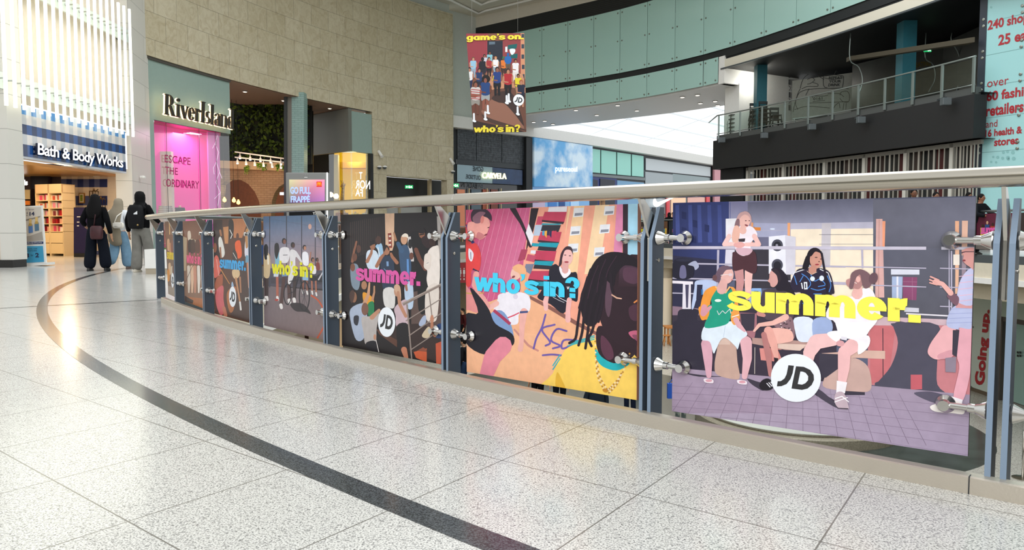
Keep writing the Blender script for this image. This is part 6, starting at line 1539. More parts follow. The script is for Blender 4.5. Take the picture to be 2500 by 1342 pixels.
        loft([(0, ly, 1.715, .02, .02), (0, ly, 1.70, .07, .075), (0, ly-.0, 1.64, .10, .11), (0, ly-.0, 1.56, .105, .112), (0, ly-.0, 1.49, .10, .10), (0, ly, 1.44, .115, .105), (0, ly-.01, 1.38, .19, .13), (0, ly-.01, 1.33, .20, .13)], M, 20).build('headscarf', hc, root)
    elif hairstyle == 'longscarf':
        loft([(.02, ly, 1.715, .02, .02), (.02, ly, 1.70, .07, .075), (.02, ly, 1.64, .10, .11), (.02, ly-.005, 1.56, .108, .112), (.0, ly-.01, 1.47, .13, .11), (-.03, ly-.02, 1.38, .19, .14), (-.05, ly-.03, 1.25, .19, .15), (-.06, ly-.04, 1.05, .17, .15), (-.06, ly-.04, .85, .165, .14), (-.05, ly-.05, .68, .16, .12), (-.03, ly-.05, .60, .12, .08), (-.03, ly-.05, .565, .05, .05)], M, 22).build('headscarf', hc, root)
    return root, M
def bag(root_name, label, M, boxd, m, strap=None, cat='bag'):
    x, y, z, a, b, c = boxd; ctr = M @ V(x, y, z); root = thing(root_name, label, cat, ctr); mb = MB()
    rr = []
    for dz, f in ((-1, .75), (-.8, .97), (0, 1.02), (.75, .95), (1, .7)):
        rr.append([M @ V(x+a*f*math.copysign(abs(math.cos(t))**.6, math.cos(t)), y+b*f*math.copysign(abs(math.sin(t))**.6, math.sin(t)), z+c*dz) for t in [2*math.pi*i/20 for i in range(20)]])
    mb.rings(rr); mb.build('pouch', m, root)
    if strap: mb = MB(); mb.tube([M @ V(*p) for p in strap], .012, 6); mb.build('strap', m, root)
    return root
# three walkers at the left, seen from behind (they face away, slightly left)
wy = math.radians(0)
p1 = onz(238, 661, 0)
r1, M1 = person(tuple(p1), math.radians(8), 'walking person with long black hair, black clothes and a dark red bag', 1.72, '#b98a6a', '#0d0d10', '#12161f', '#1b1b1b', '#0b090a', 'long',
                dict(RF=(.17, .05, 0), LF=(-.15, -.05, 0), RH=(.30, .03, .80), LH=(-.28, .16, 1.0), RE=(.27, -.06, 1.10), LE=(-.27, -.05, 1.12)), wide=.055, top_w=1.1, torso_len=.93)
bg_ = bag('shoulder_bag', 'dark red slouchy shoulder bag on the back of the walker with long black hair', M1, (.07, -.16, .86, .13, .06, .15), mat('oxblood', '#3c1218', .5, var=.3), [(.02, -.17, .98), (.05, -.15, 1.25), (.03, -.05, 1.42)])
p2 = onz(292, 657, 0)
r2_, M2 = person(tuple(p2), math.radians(4), 'walking person in a long beige headscarf and light blue wide jeans', 1.66, '#d9a183', '#dcdfe2', '#6f8fa6', '#5b4a42', '#8d8371', 'longscarf',
                 dict(RF=(.15, .12, 0), LF=(-.13, -.25, .10), RK=(.12, .1, .5), LK=(-.1, .02, .48), RH=(.37, .04, .84), LH=(-.25, .15, .95), RE=(.27, -.05, 1.1), kick='L'), wide=.05, torso_len=.92)
bg_ = bag('shoulder_bag', 'small white shoulder bag on the back of the walker in the beige headscarf', M2, (.10, -.205, 1.06, .12, .045, .07), mat('bag_white', '#e9e4d8', .4), [(.0, -.2, 1.12), (.06, -.18, 1.28), (.15, -.05, 1.40), (.17, .05, 1.38)])
q = MB(); q.prism([M2 @ V(*p) for p in ((-.01, -.255, 1.12), (.21, -.255, 1.12), (.21, -.255, 1.04), (.13, -.26, 1.02), (.06, -.26, 1.05), (-.01, -.26, 1.03))], M2.to_3x3() @ V(0, -.006, 0)); q.build('flap', mat('bag_white', '#e9e4d8', .4), bg_)
p3 = onz(347, 664, 0)
r3, M3 = person(tuple(p3), math.radians(-5), 'person in black headscarf and grey trousers wearing a black backpack', 1.76, '#b08060', '#0b0b0d', '#77756f', '#c7c0b0', '#08080a', 'hijab',
                dict(RF=(.12, .12, 0), LF=(-.09, -.06, 0), RH=(.30, .22, 1.05), LH=(-.30, .05, .83), RE=(.30, -.02, 1.14), LE=(-.27, -.04, 1.1)), wide=.045, top_w=1.15, torso_len=.86)
bp2 = bag('backpack', 'black backpack with a small white striped mark on the third walker', M3, (.0, -.17, 1.17, .16, .09, .25), mat('backpack_black', '#0f0f12', .7, spec=.2), None, 'backpack')
q = MB()
for i in range(3): q.prism([M3 @ V(.02+i*.028+a, -.268, 1.22+b) for a, b in ((0, 0), (.022, 0), (.022, .035+.018*i), (0, .02+.018*i))], M3.to_3x3() @ V(0, -.004, 0))
q.build('stripe_mark', mat('mark_white', '#eef0f2', .5), bp2)
q = MB(); q.ball(M3 @ V(.1, -.27, 1.0), .02); q.build('key_fob', mat('fob_gold', '#a58a55', .4, .4), bp2)
for sx in (-.1, .1):
    q = MB(); q.tube([M3 @ V(sx, -.1, 1.38), M3 @ V(sx*1.2, 0, 1.46), M3 @ V(sx*1.3, .1, 1.36)], .02, 6); q.build('strap', mat('backpack_black', '#0f0f12', .7, spec=.2), bp2)
# seated figure behind the planter, only a dark shape
# people on the lower level
def low(u, v, yaw, lab, **kw):
    p = onz(u, v, LOW); return person(tuple(p), yaw, lab, **kw)
low(1313, 1004, 2.6, 'lower level person in a black coat, leftmost under the blue who\'s in poster', h=1.72, top='#101113', trousers='#0e0f12', pose=dict(RF=(.09, .05, 0), LF=(-.09, -.05, 0), LH=(-.32, .05, .9)), torso_len=.85)
low(1366, 1012, 2.9, 'lower level person in dark jacket walking right of the black coat', h=1.76, top='#15171a', trousers='#10131b', skin_c='#c79878')
low(1455, 1085, 3.3, 'lower level person in a blue-grey jacket seen from above', h=1.7, top='#1e252e', trousers='#15171c', skin_c='#c79878', top_w=1.25)
low(1538, 1012, 2.7, 'lower level person in navy trousers just left of the seventh post', h=1.7, top='#3a3d44', trousers='#1a2233', skin_c='#c79878')
low(1662, 1003, .4, 'lower level person in black with pale trainers near the blue bag', h=1.78, top='#0e0f11', trousers='#111216', shoes='#c9cfb8', skin_c='#b98a6a')
low(1133, 955, 1.2, 'lower level person in black jacket and blue jeans beside the sixth post', h=1.7, top='#141518', trousers='#27374f', skin_c='#c79878')
low(1130, 842, 2.0, 'distant lower level person in a dark red top', h=1.65, top='#3a1416', trousers='#0f0f12', skin_c='#b98a6a')
low(832, 862, 2.4, 'lower level person in black between the bicycle and pink summer posters', h=1.75, top='#131416', trousers='#121317', skin_c='#b98a6a')
low(1562, 905, 3.0, 'lower level person with long blond hair left of the seventh post', h=1.68, top='#141518', trousers='#101115', hair='#b09060', hairstyle='long', skin_c='#d0a080')
b_ = onz(1648, 1003, LOW); rb = thing('carrier_bag', 'bright blue carrier bag held low beside the seventh post on the lower level', 'bag', b_+V(0, -.3, .5)); q = MB(); q.box(-.18, .18, -.06, .06, 0, .42, M=Matrix.Translation(b_+V(-.12, -.35, .45))); q.build('bag_body', mat('bag_blue', '#1f55b8', .5), rb)
q = MB(); q.tube([b_+V(-.25, -.35, .87), b_+V(-.12, -.35, 1.05), b_+V(.0, -.35, .87)], .012, 6); q.build('handle', mat('bag_blue', '#1f55b8', .5), rb)
# people on the far walkway
def far(u, v, Y, yaw, lab, **kw):
    p = atY(u, v, Y); z = zf(p.x, p.y); hh = max(1.5, min(1.85, p.z-z)); return person((p.x, p.y, z), yaw, lab, h=hh, **kw)
def behind_rail(u, extra=1.0):
    d = ray(u, 562); best = None
    for a, b in zip(FR[:-1], FR[1:]):
        da, db = a.x*d.y-a.y*d.x, b.x*d.y-b.y*d.x
        if (da <= 0 <= db or db <= 0 <= da) and a.y > 14: best = a.lerp(b, da/(da-db))
    return best.y+extra
far(1571, 521, 40.0, 3.0, 'person in a pale top behind the far rail left of the seventh post', top='#bcd0c4', trousers='#30343a', skin_c='#8a5f46')
far(1620, 522, 39.0, 3.3, 'small person in brown behind the far rail right of the seventh post', top='#7a5548', trousers='#2a2a2e', skin_c='#b98a6a')
far(1634, 519, 37.8, 3.1, 'person in a black headscarf behind the far rail right of the seventh post', top='#111215', trousers='#15161a', hairstyle='hijab', hair='#0b0b0d', skin_c='#8a5f46')
far(1643, 518, 38.6, 3.4, 'person with fair hair partly behind the left edge of the large poster', top='#b58a8a', trousers='#33363c', hair='#8a6a4a', skin_c='#d0a080')
far(2232, 461, 20.6, 2.8, 'person with short black hair whose head shows above the large poster', top='#17181b', trousers='#1a1b20', skin_c='#7a5038', hair='#0e0b0a')
far(2285, 469, 21.0, 3.0, 'person with black hair, second head from left of those above the large poster', top='#1a1b1f', trousers='#1a1b20', skin_c='#8a5f46', hair='#0b0b0c')
far(2365, 470, 21.6, 3.2, 'person with short dark hair farthest right above the large poster', top='#222327', trousers='#1a1b20', skin_c='#7a5038', hair='#0e0b0a')
far(2382, 474, 19.0, 3.5, 'person in a dark jacket leaning on the far rail beside the lift tower', top='#181a1e', trousers='#17181c', skin_c='#8a5a40', hair='#0e0b0a', pose=dict(RH=(.1, .42, 1.08), RE=(.3, .25, 1.12), LH=(-.35, .42, 1.08), LE=(-.38, .2, 1.15)), lean=.16)
far(1976, 488, 21.5, 3.1, 'person in a grey hood whose head just shows over the large poster', top='#6a6d74', trousers='#2a2b30', hairstyle='hijab', hair='#83858c', skin_c='#d0a080')
# ================================================================== POSTERS OF THE NEAR BALUSTRADE
def clip(pts, quad):
    cx = sum(p[0] for p in quad)/4; cy = sum(p[1] for p in quad)/4
    for i in range(len(quad)):
        a, b = quad[i], quad[(i+1) % len(quad)]; nx, ny = -(b[1]-a[1]), b[0]-a[0]
        if nx*(cx-a[0])+ny*(cy-a[1]) < 0: nx, ny = -nx, -ny
        out = []; n = len(pts)
        if n < 3: return []
        for k in range(n):
            p, q = pts[k], pts[(k+1) % n]; dp = nx*(p[0]-a[0])+ny*(p[1]-a[1]); dq = nx*(q[0]-a[0])+ny*(q[1]-a[1])
            if dp >= 0: out.append(p)
            if (dp >= 0) != (dq >= 0): t = dp/(dp-dq); out.append((p[0]+(q[0]-p[0])*t, p[1]+(q[1]-p[1])*t))
        pts = out
    return pts
class Art:
    def __init__(s, pl, quad, step=.000012): s.pl = pl; s.q = quad; s.mb = MB(); s.k = 0; s.step = step; s.cr = (0, 0, 1)
    def crop(s, x, y, sc): s.cr = (x, y, sc); return s
    def T(s, pts): x, y, k = s.cr; return [(x+a/k, y+b/k) for a, b in pts]
    def raw(s, c, pts):
        pts = clip(pts, s.q)
        
        if len(pts) > 2: s.k += .2; s.mb.poly([s.pl.px(u, v, .0006+s.k*s.step) for u, v in pts], c)
    def K(s, c, pts): s.k += 1; s.raw(lin(c), s.T(pts)); return s
    def S(s, c, pts, n=4): s.k += 1; s.raw(lin(c), [(p.x, p.y) for p in catmull([V(a, b, 0) for a, b in s.T(pts)], n, True)]); return s
    def O(s, c, cx, cy, rx, ry, rot=0):
        s.k += 1; r = math.radians(rot); s.raw(lin(c), s.T([(cx+rx*math.cos(t)*math.cos(r)-ry*math.sin(t)*math.sin(r), cy+rx*math.cos(t)*math.sin(r)+ry*math.sin(t)*math.cos(r)) for t in [2*math.pi*i/18 for i in range(18)]])); return s
    def L(s, c, pts, cap=True):
        s.k += 1; c = lin(c)
        for (x0, y0, w0), (x1, y1, w1) in zip(pts[:-1], pts[1:]):
            dx, dy = x1-x0, y1-y0; l = math.hypot(dx, dy) or 1; nx, ny = -dy/l, dx/l
            s.raw(c, s.T([(x0+nx*w0/2, y0+ny*w0/2), (x1+nx*w1/2, y1+ny*w1/2), (x1-nx*w1/2, y1-ny*w1/2), (x0-nx*w0/2, y0-ny*w0/2)]))
        if cap:
            for x, y, w in pts: s.raw(c, s.T([(x+w/2*math.cos(t), y+w/2*math.sin(t)) for t in [math.pi*i/5 for i in range(10)]]))
        return s
    def G(s, cs, pts):
        "four cornered colour wash"
        s.k += 1; P = s.T(pts); N = 8; col = [lin(c) for c in cs]
        def at(i, j, f=lambda a, b, t: [a[k]+(b[k]-a[k])*t for k in range(len(a))]): return f(f(col[0], col[1], i), f(col[3], col[2], i), j), f(f(P[0], P[1], i), f(P[3], P[2], i), j)
        for i in range(N):
            for j in range(N):
                a = at(i/N, j/N); b = at((i+1)/N, j/N); c = at((i+1)/N, (j+1)/N); d = at(i/N, (j+1)/N); pts4 = [tuple(x[1]) for x in (a, b, c, d)]; cl = clip(pts4, s.q)
                if len(cl) == 4 and all(abs(x[0]-y[0])+abs(x[1]-y[1]) < 1e-6 for x, y in zip(cl, pts4)): s.mb.poly([s.pl.px(u, v, .0006+s.k*s.step) for u, v in pts4], [tuple(x[0]) for x in (a, b, c, d)])
                elif len(cl) > 2: s.mb.poly([s.pl.px(u, v, .0006+s.k*s.step) for u, v in cl], tuple((a[0][k]+c[0][k])/2 for k in range(3)))
        return s
def jd_logo(pl, root, cx, cy, rx, ry, off, skew=0):
    mb = MB(); N = 40; mb.prism([pl.px(cx+rx*math.cos(2*math.pi*i/N), cy+ry*math.sin(2*math.pi*i/N)+skew*rx*math.cos(2*math.pi*i/N), off+.0012) for i in range(N)], -pl.n*.001); d = mb.build('logo_disc', mat('logo_white', '#eff3f8', .45), root)
    def m(p, o): x, y = (p[0]-1363)/272, (p[1]-812)/262; return pl.px(cx+x*rx, cy+y*ry+skew*x*rx, off+o)
    mb = MB()
    for pts in ([(1282, 675), (1342, 680), (1328, 760), (1304, 825), (1262, 880), (1205, 905), (1157, 908), (1165, 852), (1200, 850), (1240, 820), (1262, 775)],
                [(1365, 685), (1450, 690), (1520, 722), (1556, 775), (1560, 830), (1535, 885), (1490, 925), (1430, 941), (1316, 928), (1326, 870), (1383, 878), (1430, 884), (1466, 868), (1495, 835), (1497, 790), (1470, 755), (1440, 742), (1412, 740), (1383, 878), (1326, 870)]):
        mb.poly([m(p, .0018) for p in pts])
    mb.build('logo_letters', mat('logo_dark', '#2b2a2c', .5), d); return d
def make_poster(bl, br, tl, tr, label, zb=.12, zt=None, edge=None, name='balustrade_poster'):
    pl, a, b = poster_plane(bl, br, zb); q = [tl, tr, br, bl]
    root = thing(name, label, 'poster', (a+b)/2)
    mb = MB(); P = [pl.px(*p) for p in (bl, br, tr, tl)]; mb.prism(P, -pl.n*.010); mb.build('board', M_board, root)
    return root, pl, Art(pl, q)
# ---------------------------------------------------------------- large poster, yellow "summer."
root, pl, A = make_poster((1641, 1003), (2363, 1113), (1643, 495), (2383, 478), 'largest poster on the right: people on a stone bench with yellow summer lettering')
A.K('#5c6078', [(1600, 400), (2450, 400), (2450, 1200), (1600, 1200)]); A.crop(1640, 480, 4.4725)  # print colours include the bluish veil of reflections in the glass
A.G(['#2c3568', '#3c467e', '#333c74', '#262c52'], [(0, 60), (640, 50), (640, 900), (0, 900)])
A.G(['#8b88ad', '#70708a', '#74758c', '#a9a8c4'], [(625, 50), (2215, 20), (2215, 330), (625, 330)])
for x in (60, 200, 300, 410, 520): A.L('#44508f', [(x, 90, 40), (x+10, 500, 46)], False)
for x, y in ((110, 160), (230, 250), (110, 330), (220, 420), (360, 300)): A.K('#222a58', [(x, y), (x+50, y+12), (x+50, y+90), (x, y+78)])
A.L('#5560a0', [(640, 60, 5), (640, 500, 5)], False)
A.K('#f3f0f6', [(590, 240), (720, 236), (700, 560), (590, 760)]); A.K('#dcd7e4', [(590, 560), (690, 560), (680, 760), (580, 760)])
A.G(['#6b6b82', '#75768c', '#8f8fa6', '#9a9ab2'], [(830, 60), (2215, 20), (2215, 330), (830, 300)])
A.K('#a9aac6', [(900, 285), (1490, 300), (1490, 560), (940, 560)]); A.K('#6d6c86', [(930, 440), (1060, 440), (1060, 560), (940, 560)]); A.O('#dfe9ff', 1100, 352, 28, 8)
A.K('#b9b4c4', [(920, 365), (1490, 365), (1490, 370), (920, 370)]); A.K('#e0883c', [(885, 333), (972, 335), (972, 370), (885, 366)]); A.K('#f0a46c', [(862, 280), (890, 282), (880, 560), (862, 560)])
A.K('#38343e', [(690, 580), (1490, 580), (1490, 1000), (690, 1000)]); A.K('#2d2c46', [(0, 640), (500, 690), (500, 1240), (0, 1240)])
# pale doorway and timber post (crop B)
A.crop(2000, 480, 4.4725); A.K('#f7e6cf', [(-310, 290), (590, 275), (590, 1100), (-310, 1100)]); A.K('#bdb9cc', [(-310, 290), (590, 275), (590, 345), (-310, 355)]); A.K('#c9c2c9', [(30, 290), (130, 290), (120, 760), (20, 760)])
A.K('#efa878', [(-345, 285), (-315, 285), (-320, 560), (-345, 560)])
A.L('#6b6770', [(0, 413, 5), (590, 413, 5)], False); A.L('#8c8588', [(0, 518, 5), (590, 518, 5)], False)
A.G(['#787888', '#85859a', '#63636f', '#5a5a68'], [(590, 30), (1790, 0), (1790, 560), (590, 560)]); A.G(['#5f6070', '#62626f', '#5c5a66', '#55555f'], [(590, 560), (1790, 560), (1790, 1342), (590, 1342)])
A.K('#d9aba6', [(622, 242), (692, 242), (712, 1100), (612, 1100)]); A.L('#b48078', [(655, 250, 5), (650, 1100, 5)], False); A.K('#f3a07c', [(692, 266), (724, 266), (716, 560), (692, 560)])
A.K('#eeb28f', [(1485, 265), (1528, 265), (1525, 800), (1485, 800)]); A.K('#e6b8a2', [(1560, 262), (1625, 262), (1615, 640), (1556, 640)]); A.K('#e9b89a', [(1490, 560), (1530, 560), (1520, 1060), (1485, 1060)])
A.K('#f0e4d8', [(1465, 630), (1533, 630), (1533, 745), (1465, 745)]); A.K('#9c8a95', [(1560, 640), (1610, 640), (1600, 870), (1558, 860)])
A.K('#dadbe8', [(785, 790), (1095, 795), (1095, 850), (785, 850)]); A.K('#a7b6d6', [(795, 870), (912, 872), (905, 1110), (795, 1160)]); A.L('#e6e4ee', [(855, 870, 20), (855, 1130, 20)], False); A.K('#8b4a6e', [(915, 875), (1072, 878), (1062, 1130), (915, 1120)]); A.L('#a9748f', [(1018, 880, 4), (1018, 1130, 4)], False); A.L('#a9748f', [(915, 925, 4), (1072, 930, 4)], False)
A.K('#cfcdd8', [(930, 1205), (1090, 1215), (1090, 1262), (930, 1255)])
# terrace wall and ground (crop D)
A.crop(2000, 740, 3.5325); A.K('#c77e84', [(420, 190), (1340, 190), (1330, 800), (420, 700)]); A.K('#cdb0b8', [(380, 110), (1130, 140), (1130, 190), (380, 190)])
A.S('#4f4c5c', [(650, 170), (1030, 190), (1020, 480), (1020, 700), (1110, 800), (820, 780), (560, 750), (480, 690), (620, 560), (690, 340), (640, 210)])
A.K('#c4606a', [(790, 615), (888, 615), (888, 740), (790, 745)]); A.L('#5a3a44', [(550, 215, 8), (552, 640, 8)], False)
A.crop(1640, 740, 4.4725); A.K('#3a3140', [(0, 60), (1800, 60), (1800, 900), (0, 900)]); A.K('#8d7282', [(0, 30), (330, 60), (330, 130), (0, 130)]); A.S('#2d2838', [(90, 70), (290, 70), (280, 180), (370, 240), (360, 700), (10, 700), (10, 250), (60, 180)])
A.K('#a8707a', [(740, 100), (930, 110), (930, 250), (900, 400), (760, 300)]); A.K('#3b3442', [(750, 110), (910, 110), (900, 300), (770, 300)]); A.K('#e0908a', [(960, 490), (1200, 490), (1195, 640), (975, 620)])
A.crop(2000, 740, 3.5325)
A.K('#c96f74', [(440, 190), (660, 200), (600, 640), (440, 700)]); A.L('#5a3a44', [(550, 215, 8), (552, 640, 8)], False); A.S('#4f4c5c', [(640, 180), (760, 190), (700, 500), (600, 640), (500, 690), (620, 540), (680, 340)])
# pavement
A.crop(1640, 740, 4.4725); A.G(['#a592a8', '#a090a4', '#a899b2', '#b9abc0'], [(0, 700), (3400, 1010), (3400, 1900), (0, 1300)])
A.K('#a592a8', [(0, 700), (400, 790), (800, 820), (1100, 880), (1100, 1200), (0, 1200)])
for i in range(16):
    x = 60+i*150; A.L('#7c6a80', [(x+170, 860+i*8, 3), (x-160+i*42, 1340+i*14, 5)], False)
for i in range(7): y = 900+i*75; A.L('#86738a', [(0, y, 3), (1700, y+90+i*12, 3), (3300, y+240+i*30, 3)], False)
A.S('#3b3442', [(150, 760), (400, 790), (700, 800), (560, 800), (300, 800)]); A.S('#3f3746', [(830, 820), (960, 860), (1100, 870), (1010, 950), (930, 920), (860, 870)]); A.S('#3b3442', [(1600, 960), (1800, 1070), (1850, 1110), (1800, 1130), (1690, 1060), (1570, 1000)])
A.crop(2000, 740, 3.5325); A.S('#5a5466', [(820, 780), (1000, 860), (1120, 850), (1180, 830), (1010, 770), (900, 760)]); A.S('#4a4352', [(0, 740), (150, 870), (150, 900), (60, 850), (-20, 790)])
# bench drums and seats
A.crop(1640, 740, 4.4725); A.S('#c7a496', [(520, 440), (640, 400), (700, 450), (720, 640), (745, 800), (690, 830), (500, 780), (470, 680), (490, 540)]); A.K('#d6b8aa', [(540, 370), (640, 370), (640, 450), (500, 450)]); A.K('#b8928a', [(880, 375), (1500, 415), (1490, 480), (1300, 520), (880, 440)]); A.K('#e3c6b8', [(1160, 440), (1480, 450), (1400, 520), (1160, 490)]); A.K('#3a3140', [(1160, 505), (1480, 520), (1480, 600), (1200, 600)])
A.L('#ded0c4', [(910, 480, 6), (908, 770, 6)], False)
A.crop(2000, 740, 3.5325); A.S('#c9a79e', [(40, 660), (120, 540), (280, 470), (400, 520), (445, 620), (440, 750), (300, 760), (60, 730)]); A.K('#d6b0a2', [(20, 430), (400, 405), (570, 410), (570, 480), (330, 470), (200, 470)]); A.K('#3d3846', [(0, 430), (180, 440), (170, 560), (60, 640), (0, 640)]); A.K('#3c3644', [(150, 750), (395, 765), (395, 790), (200, 790)])
# railings
A.crop(1640, 480, 4.4725); RL = '#b9b2c6'
A.L('#c9c2d2', [(0, 556, 34), (1900, 560, 36)], False); A.L('#8f88a0', [(0, 570, 6), (1900, 576, 6)], False)
for y0, y1, w_ in ((725, 765, 17), (888, 940, 15), (1050, 1110, 13)): A.L(RL, [(0, y0, w_), (1250, (y0+y1)/2+6, w_), (1900, y1, w_)], False)
A.L(RL, [(510, 580, 24), (500, 1040, 22)], False); A.L(RL, [(1268, 580, 18), (1262, 840, 18)], False)
A.crop(2000, 480, 4.4725); A.L('#c9c2d2', [(0, 560, 36), (1170, 562, 34)], False); A.L('#d0cad8', [(1335, 562, 32), (1700, 562, 30)], False)
for y0, y1 in ((755, 780), (945, 985)): A.L(RL, [(0, y0, 14), (1170, y1, 12)], False); A.L(RL, [(1320, y1, 12), (1690, y1+10, 12)], False)
A.L(RL, [(470, 580, 22), (476, 780, 20)], False); A.L(RL, [(1420, 380, 8), (1422, 1342, 16)], False); A.L(RL, [(1446, 590, 16), (1448, 1342, 14)], False); A.L('#e3dce4', [(950, 1275, 16), (1420, 1300, 16)], False); A.L(RL, [(1320, 1195, 12), (1450, 1200, 12)], False)
# speaker, bin, stools
A.crop(1640, 480, 4.4725); A.K('#ecebf6', [(1062, 435), (1240, 418), (1250, 840), (1062, 840)]); A.K('#d6d2de', [(1240, 418), (1356, 440), (1350, 850), (1250, 850)]); A.O('#4a4a58', 1155, 530, 62, 66); A.O('#23222c', 1155, 534, 42, 46); A.O('#8f8d9b', 1150, 530, 14, 14); A.O('#4a4a58', 1155, 745, 62, 66); A.O('#23222c', 1155, 750, 42, 46)
A.L('#c9c2d2', [(1000, 556, 34), (1700, 560, 36)], False)
A.S('#1e1c2e', [(30, 690), (210, 690), (230, 880), (20, 880)]); A.S('#6d6a8c', [(100, 760), (150, 760), (160, 880), (90, 880)]); A.O('#2a2a3e', 140, 690, 95, 18); A.S('#a9adc6', [(180, 740), (260, 700), (300, 760), (260, 800), (240, 760)])
A.K('#efe6ee', [(10, 915), (235, 925), (235, 955), (10, 945)]); A.K('#e6dfe8', [(125, 950), (212, 950), (212, 1225), (118, 1225)]); A.K('#4b4660', [(150, 960), (190, 960), (180, 1210), (160, 1210)])
A.S('#b9c6e6', [(275, 915), (470, 915), (490, 980), (470, 1060), (300, 1080), (240, 1220), (220, 1200), (250, 1000)]); A.K('#2a2a44', [(280, 960), (340, 960), (330, 1120), (270, 1120)]); A.K('#2f6fae', [(325, 1010), (342, 1010), (342, 1070), (325, 1070)])
A.K('#8fb2e2', [(880, 998), (980, 998), (992, 1090), (960, 1150), (850, 1180), (850, 1040)]); A.K('#2c3350', [(900, 1030), (950, 1030), (950, 1100), (880, 1110)])
# standing woman at the railing
A.L('#c98f8f', [(735, 800, 100), (750, 930, 84), (740, 1040, 72)]); A.L('#f0bdb6', [(845, 810, 88), (838, 930, 80), (835, 1100, 56)])
A.S('#4d2c34', [(690, 600), (890, 590), (930, 680), (930, 800), (890, 840), (800, 800), (780, 790), (690, 810), (665, 760), (665, 640)])
A.S('#f6e9f2', [(640, 335), (720, 320), (860, 320), (920, 370), (935, 430), (870, 500), (860, 600), (800, 645), (740, 630), (700, 580), (690, 500), (650, 440), (600, 430)])
A.L('#f4c9c4', [(630, 430, 50), (575, 520, 44), (700, 515, 40)]); A.L('#f2c2bc', [(905, 430, 54), (955, 520, 48), (810, 522, 40)]); A.O('#e8aaa6', 740, 525, 62, 34); A.S('#d9b1bd', [(710, 560), (880, 570), (850, 630), (780, 642), (730, 620)])
A.O('#f3bfb6', 800, 250, 66, 92, 6); A.L('#eebbb0', [(780, 330, 60), (780, 370, 80)]); A.S('#d3a8a8', [(720, 215), (760, 170), (830, 165), (870, 220), (872, 330), (855, 230), (800, 195), (745, 240), (735, 320), (700, 300)]); A.S('#8c6a72', [(722, 240), (745, 260), (735, 350), (690, 330), (700, 270)]); A.S('#eeb9a8', [(690, 320), (740, 330), (745, 420), (720, 500), (670, 490), (660, 420)])
A.K('#3b3138', [(730, 460), (806, 455), (800, 490), (780, 492), (735, 490)]); A.O('#8a3f48', 818, 312, 20, 9, 20); A.O('#54343c', 812, 262, 10, 5); A.O('#54343c', 850, 262, 8, 5)
# woman with braids, dark blue shirt
A.S('#2a2238', [(1370, 800), (1480, 780), (1620, 780), (1730, 830), (1780, 1040), (1740, 1080), (1700, 1290), (1420, 1290), (1420, 1060), (1340, 1040), (1300, 950)])
for pts in ([(1520, 850), (1560, 920), (1620, 900), (1680, 960), (1600, 980)], [(1420, 840), (1480, 880), (1520, 950), (1480, 1010)], [(1520, 1000), (1600, 1020), (1680, 1000)], [(1340, 860), (1370, 960)], [(1700, 860), (1740, 960), (1720, 1040)], [(1550, 1060), (1640, 1060)], [(1430, 1160), (1480, 1200), (1440, 1260)], [(1600, 1180), (1690, 1220)], [(1400, 930), (1440, 860)]): A.L('#4f8bd8', [(p.x, p.y, 9) for p in catmull([V(a, b, 0) for a, b in pts], 4)], False)
A.K('#eef2fa', [(1445, 930), (1482, 930), (1486, 1010), (1450, 1012)]); A.K('#2a2238', [(1457, 945), (1470, 945), (1472, 998), (1460, 998)]); A.L('#eef2fa', [(1420, 940, 12), (1432, 1005, 12)], False); A.O('#e4ecf8', 1540, 895, 26, 26); A.O('#e4ecf8', 1640, 890, 26, 30)
A.L('#f2f0f6', [(1310, 900, 8), (1340, 830, 8), (1460, 790, 8)], False); A.L('#f2f0f6', [(1620, 790, 8), (1710, 830, 8), (1745, 930, 8)], False)
A.O('#1d1620', 1565, 660, 88, 105); A.S('#1d1620', [(1480, 640), (1510, 700), (1490, 780), (1430, 790), (1450, 700)]); A.O('#cf9684', 1580, 690, 70, 95); A.L('#c98e7c', [(1560, 770, 60), (1540, 800, 90)]); A.L('#241c28', [(1640, 620, 24), (1664, 760, 24), (1690, 900, 26), (1700, 1060, 22)]); A.S('#1d1620', [(1500, 620), (1570, 565), (1640, 600), (1620, 610), (1570, 600), (1525, 650)])
A.O('#a03e48', 1590, 740, 22, 9); A.O('#3a2426', 1580, 662, 16, 5); A.O('#3a2426', 1632, 680, 10, 5); A.O('#5a3430', 1612, 708, 8, 6)
A.L('#e9c9b0', [(1480, 810, 5), (1530, 850, 5), (1590, 820, 5)], False)
# grey jeans between
A.crop(1640, 740, 4.4725); A.S('#dfe6f4', [(1345, 160), (1540, 170), (1550, 380), (1500, 420), (1390, 410), (1350, 300)]); A.S('#9fb0d8', [(1550, 180), (1720, 160), (1755, 300), (1600, 380), (1550, 380)])
# woman in black T-shirt, patterned shorts
A.crop(1640, 480, 4.4725); A.S('#4a3f4a', [(1010, 1020), (1230, 1020), (1330, 1100), (1340, 1290), (1280, 1342), (1040, 1342), (980, 1200)]); A.S('#241d2a', [(1090, 790), (1180, 780), (1250, 850), (1290, 960), (1350, 1060), (1340, 1090), (1250, 1030), (1150, 1020), (1130, 900)]); A.S('#d6a09a', [(1075, 830), (1110, 800), (1155, 860), (1160, 940), (1120, 985), (1085, 975), (1075, 940), (1052, 920), (1068, 890)]); A.S('#2f2630', [(1095, 795), (1150, 790), (1200, 880), (1170, 940), (1150, 860), (1105, 815)])
A.crop(1640, 740, 4.4725); A.S('#544550', [(1050, 60), (1300, 60), (1330, 150), (1280, 180), (1200, 150), (1040, 180)]); A.S('#8a6a72', [(1120, 240), (1200, 170), (1310, 150), (1345, 290), (1330, 390), (1200, 290)])
random.seed(4)
for i in range(26): A.O(random.choice(['#e8cfcd', '#2c2228', '#4a3840']), random.uniform(1170, 1320), random.uniform(190, 320), 9, 6)
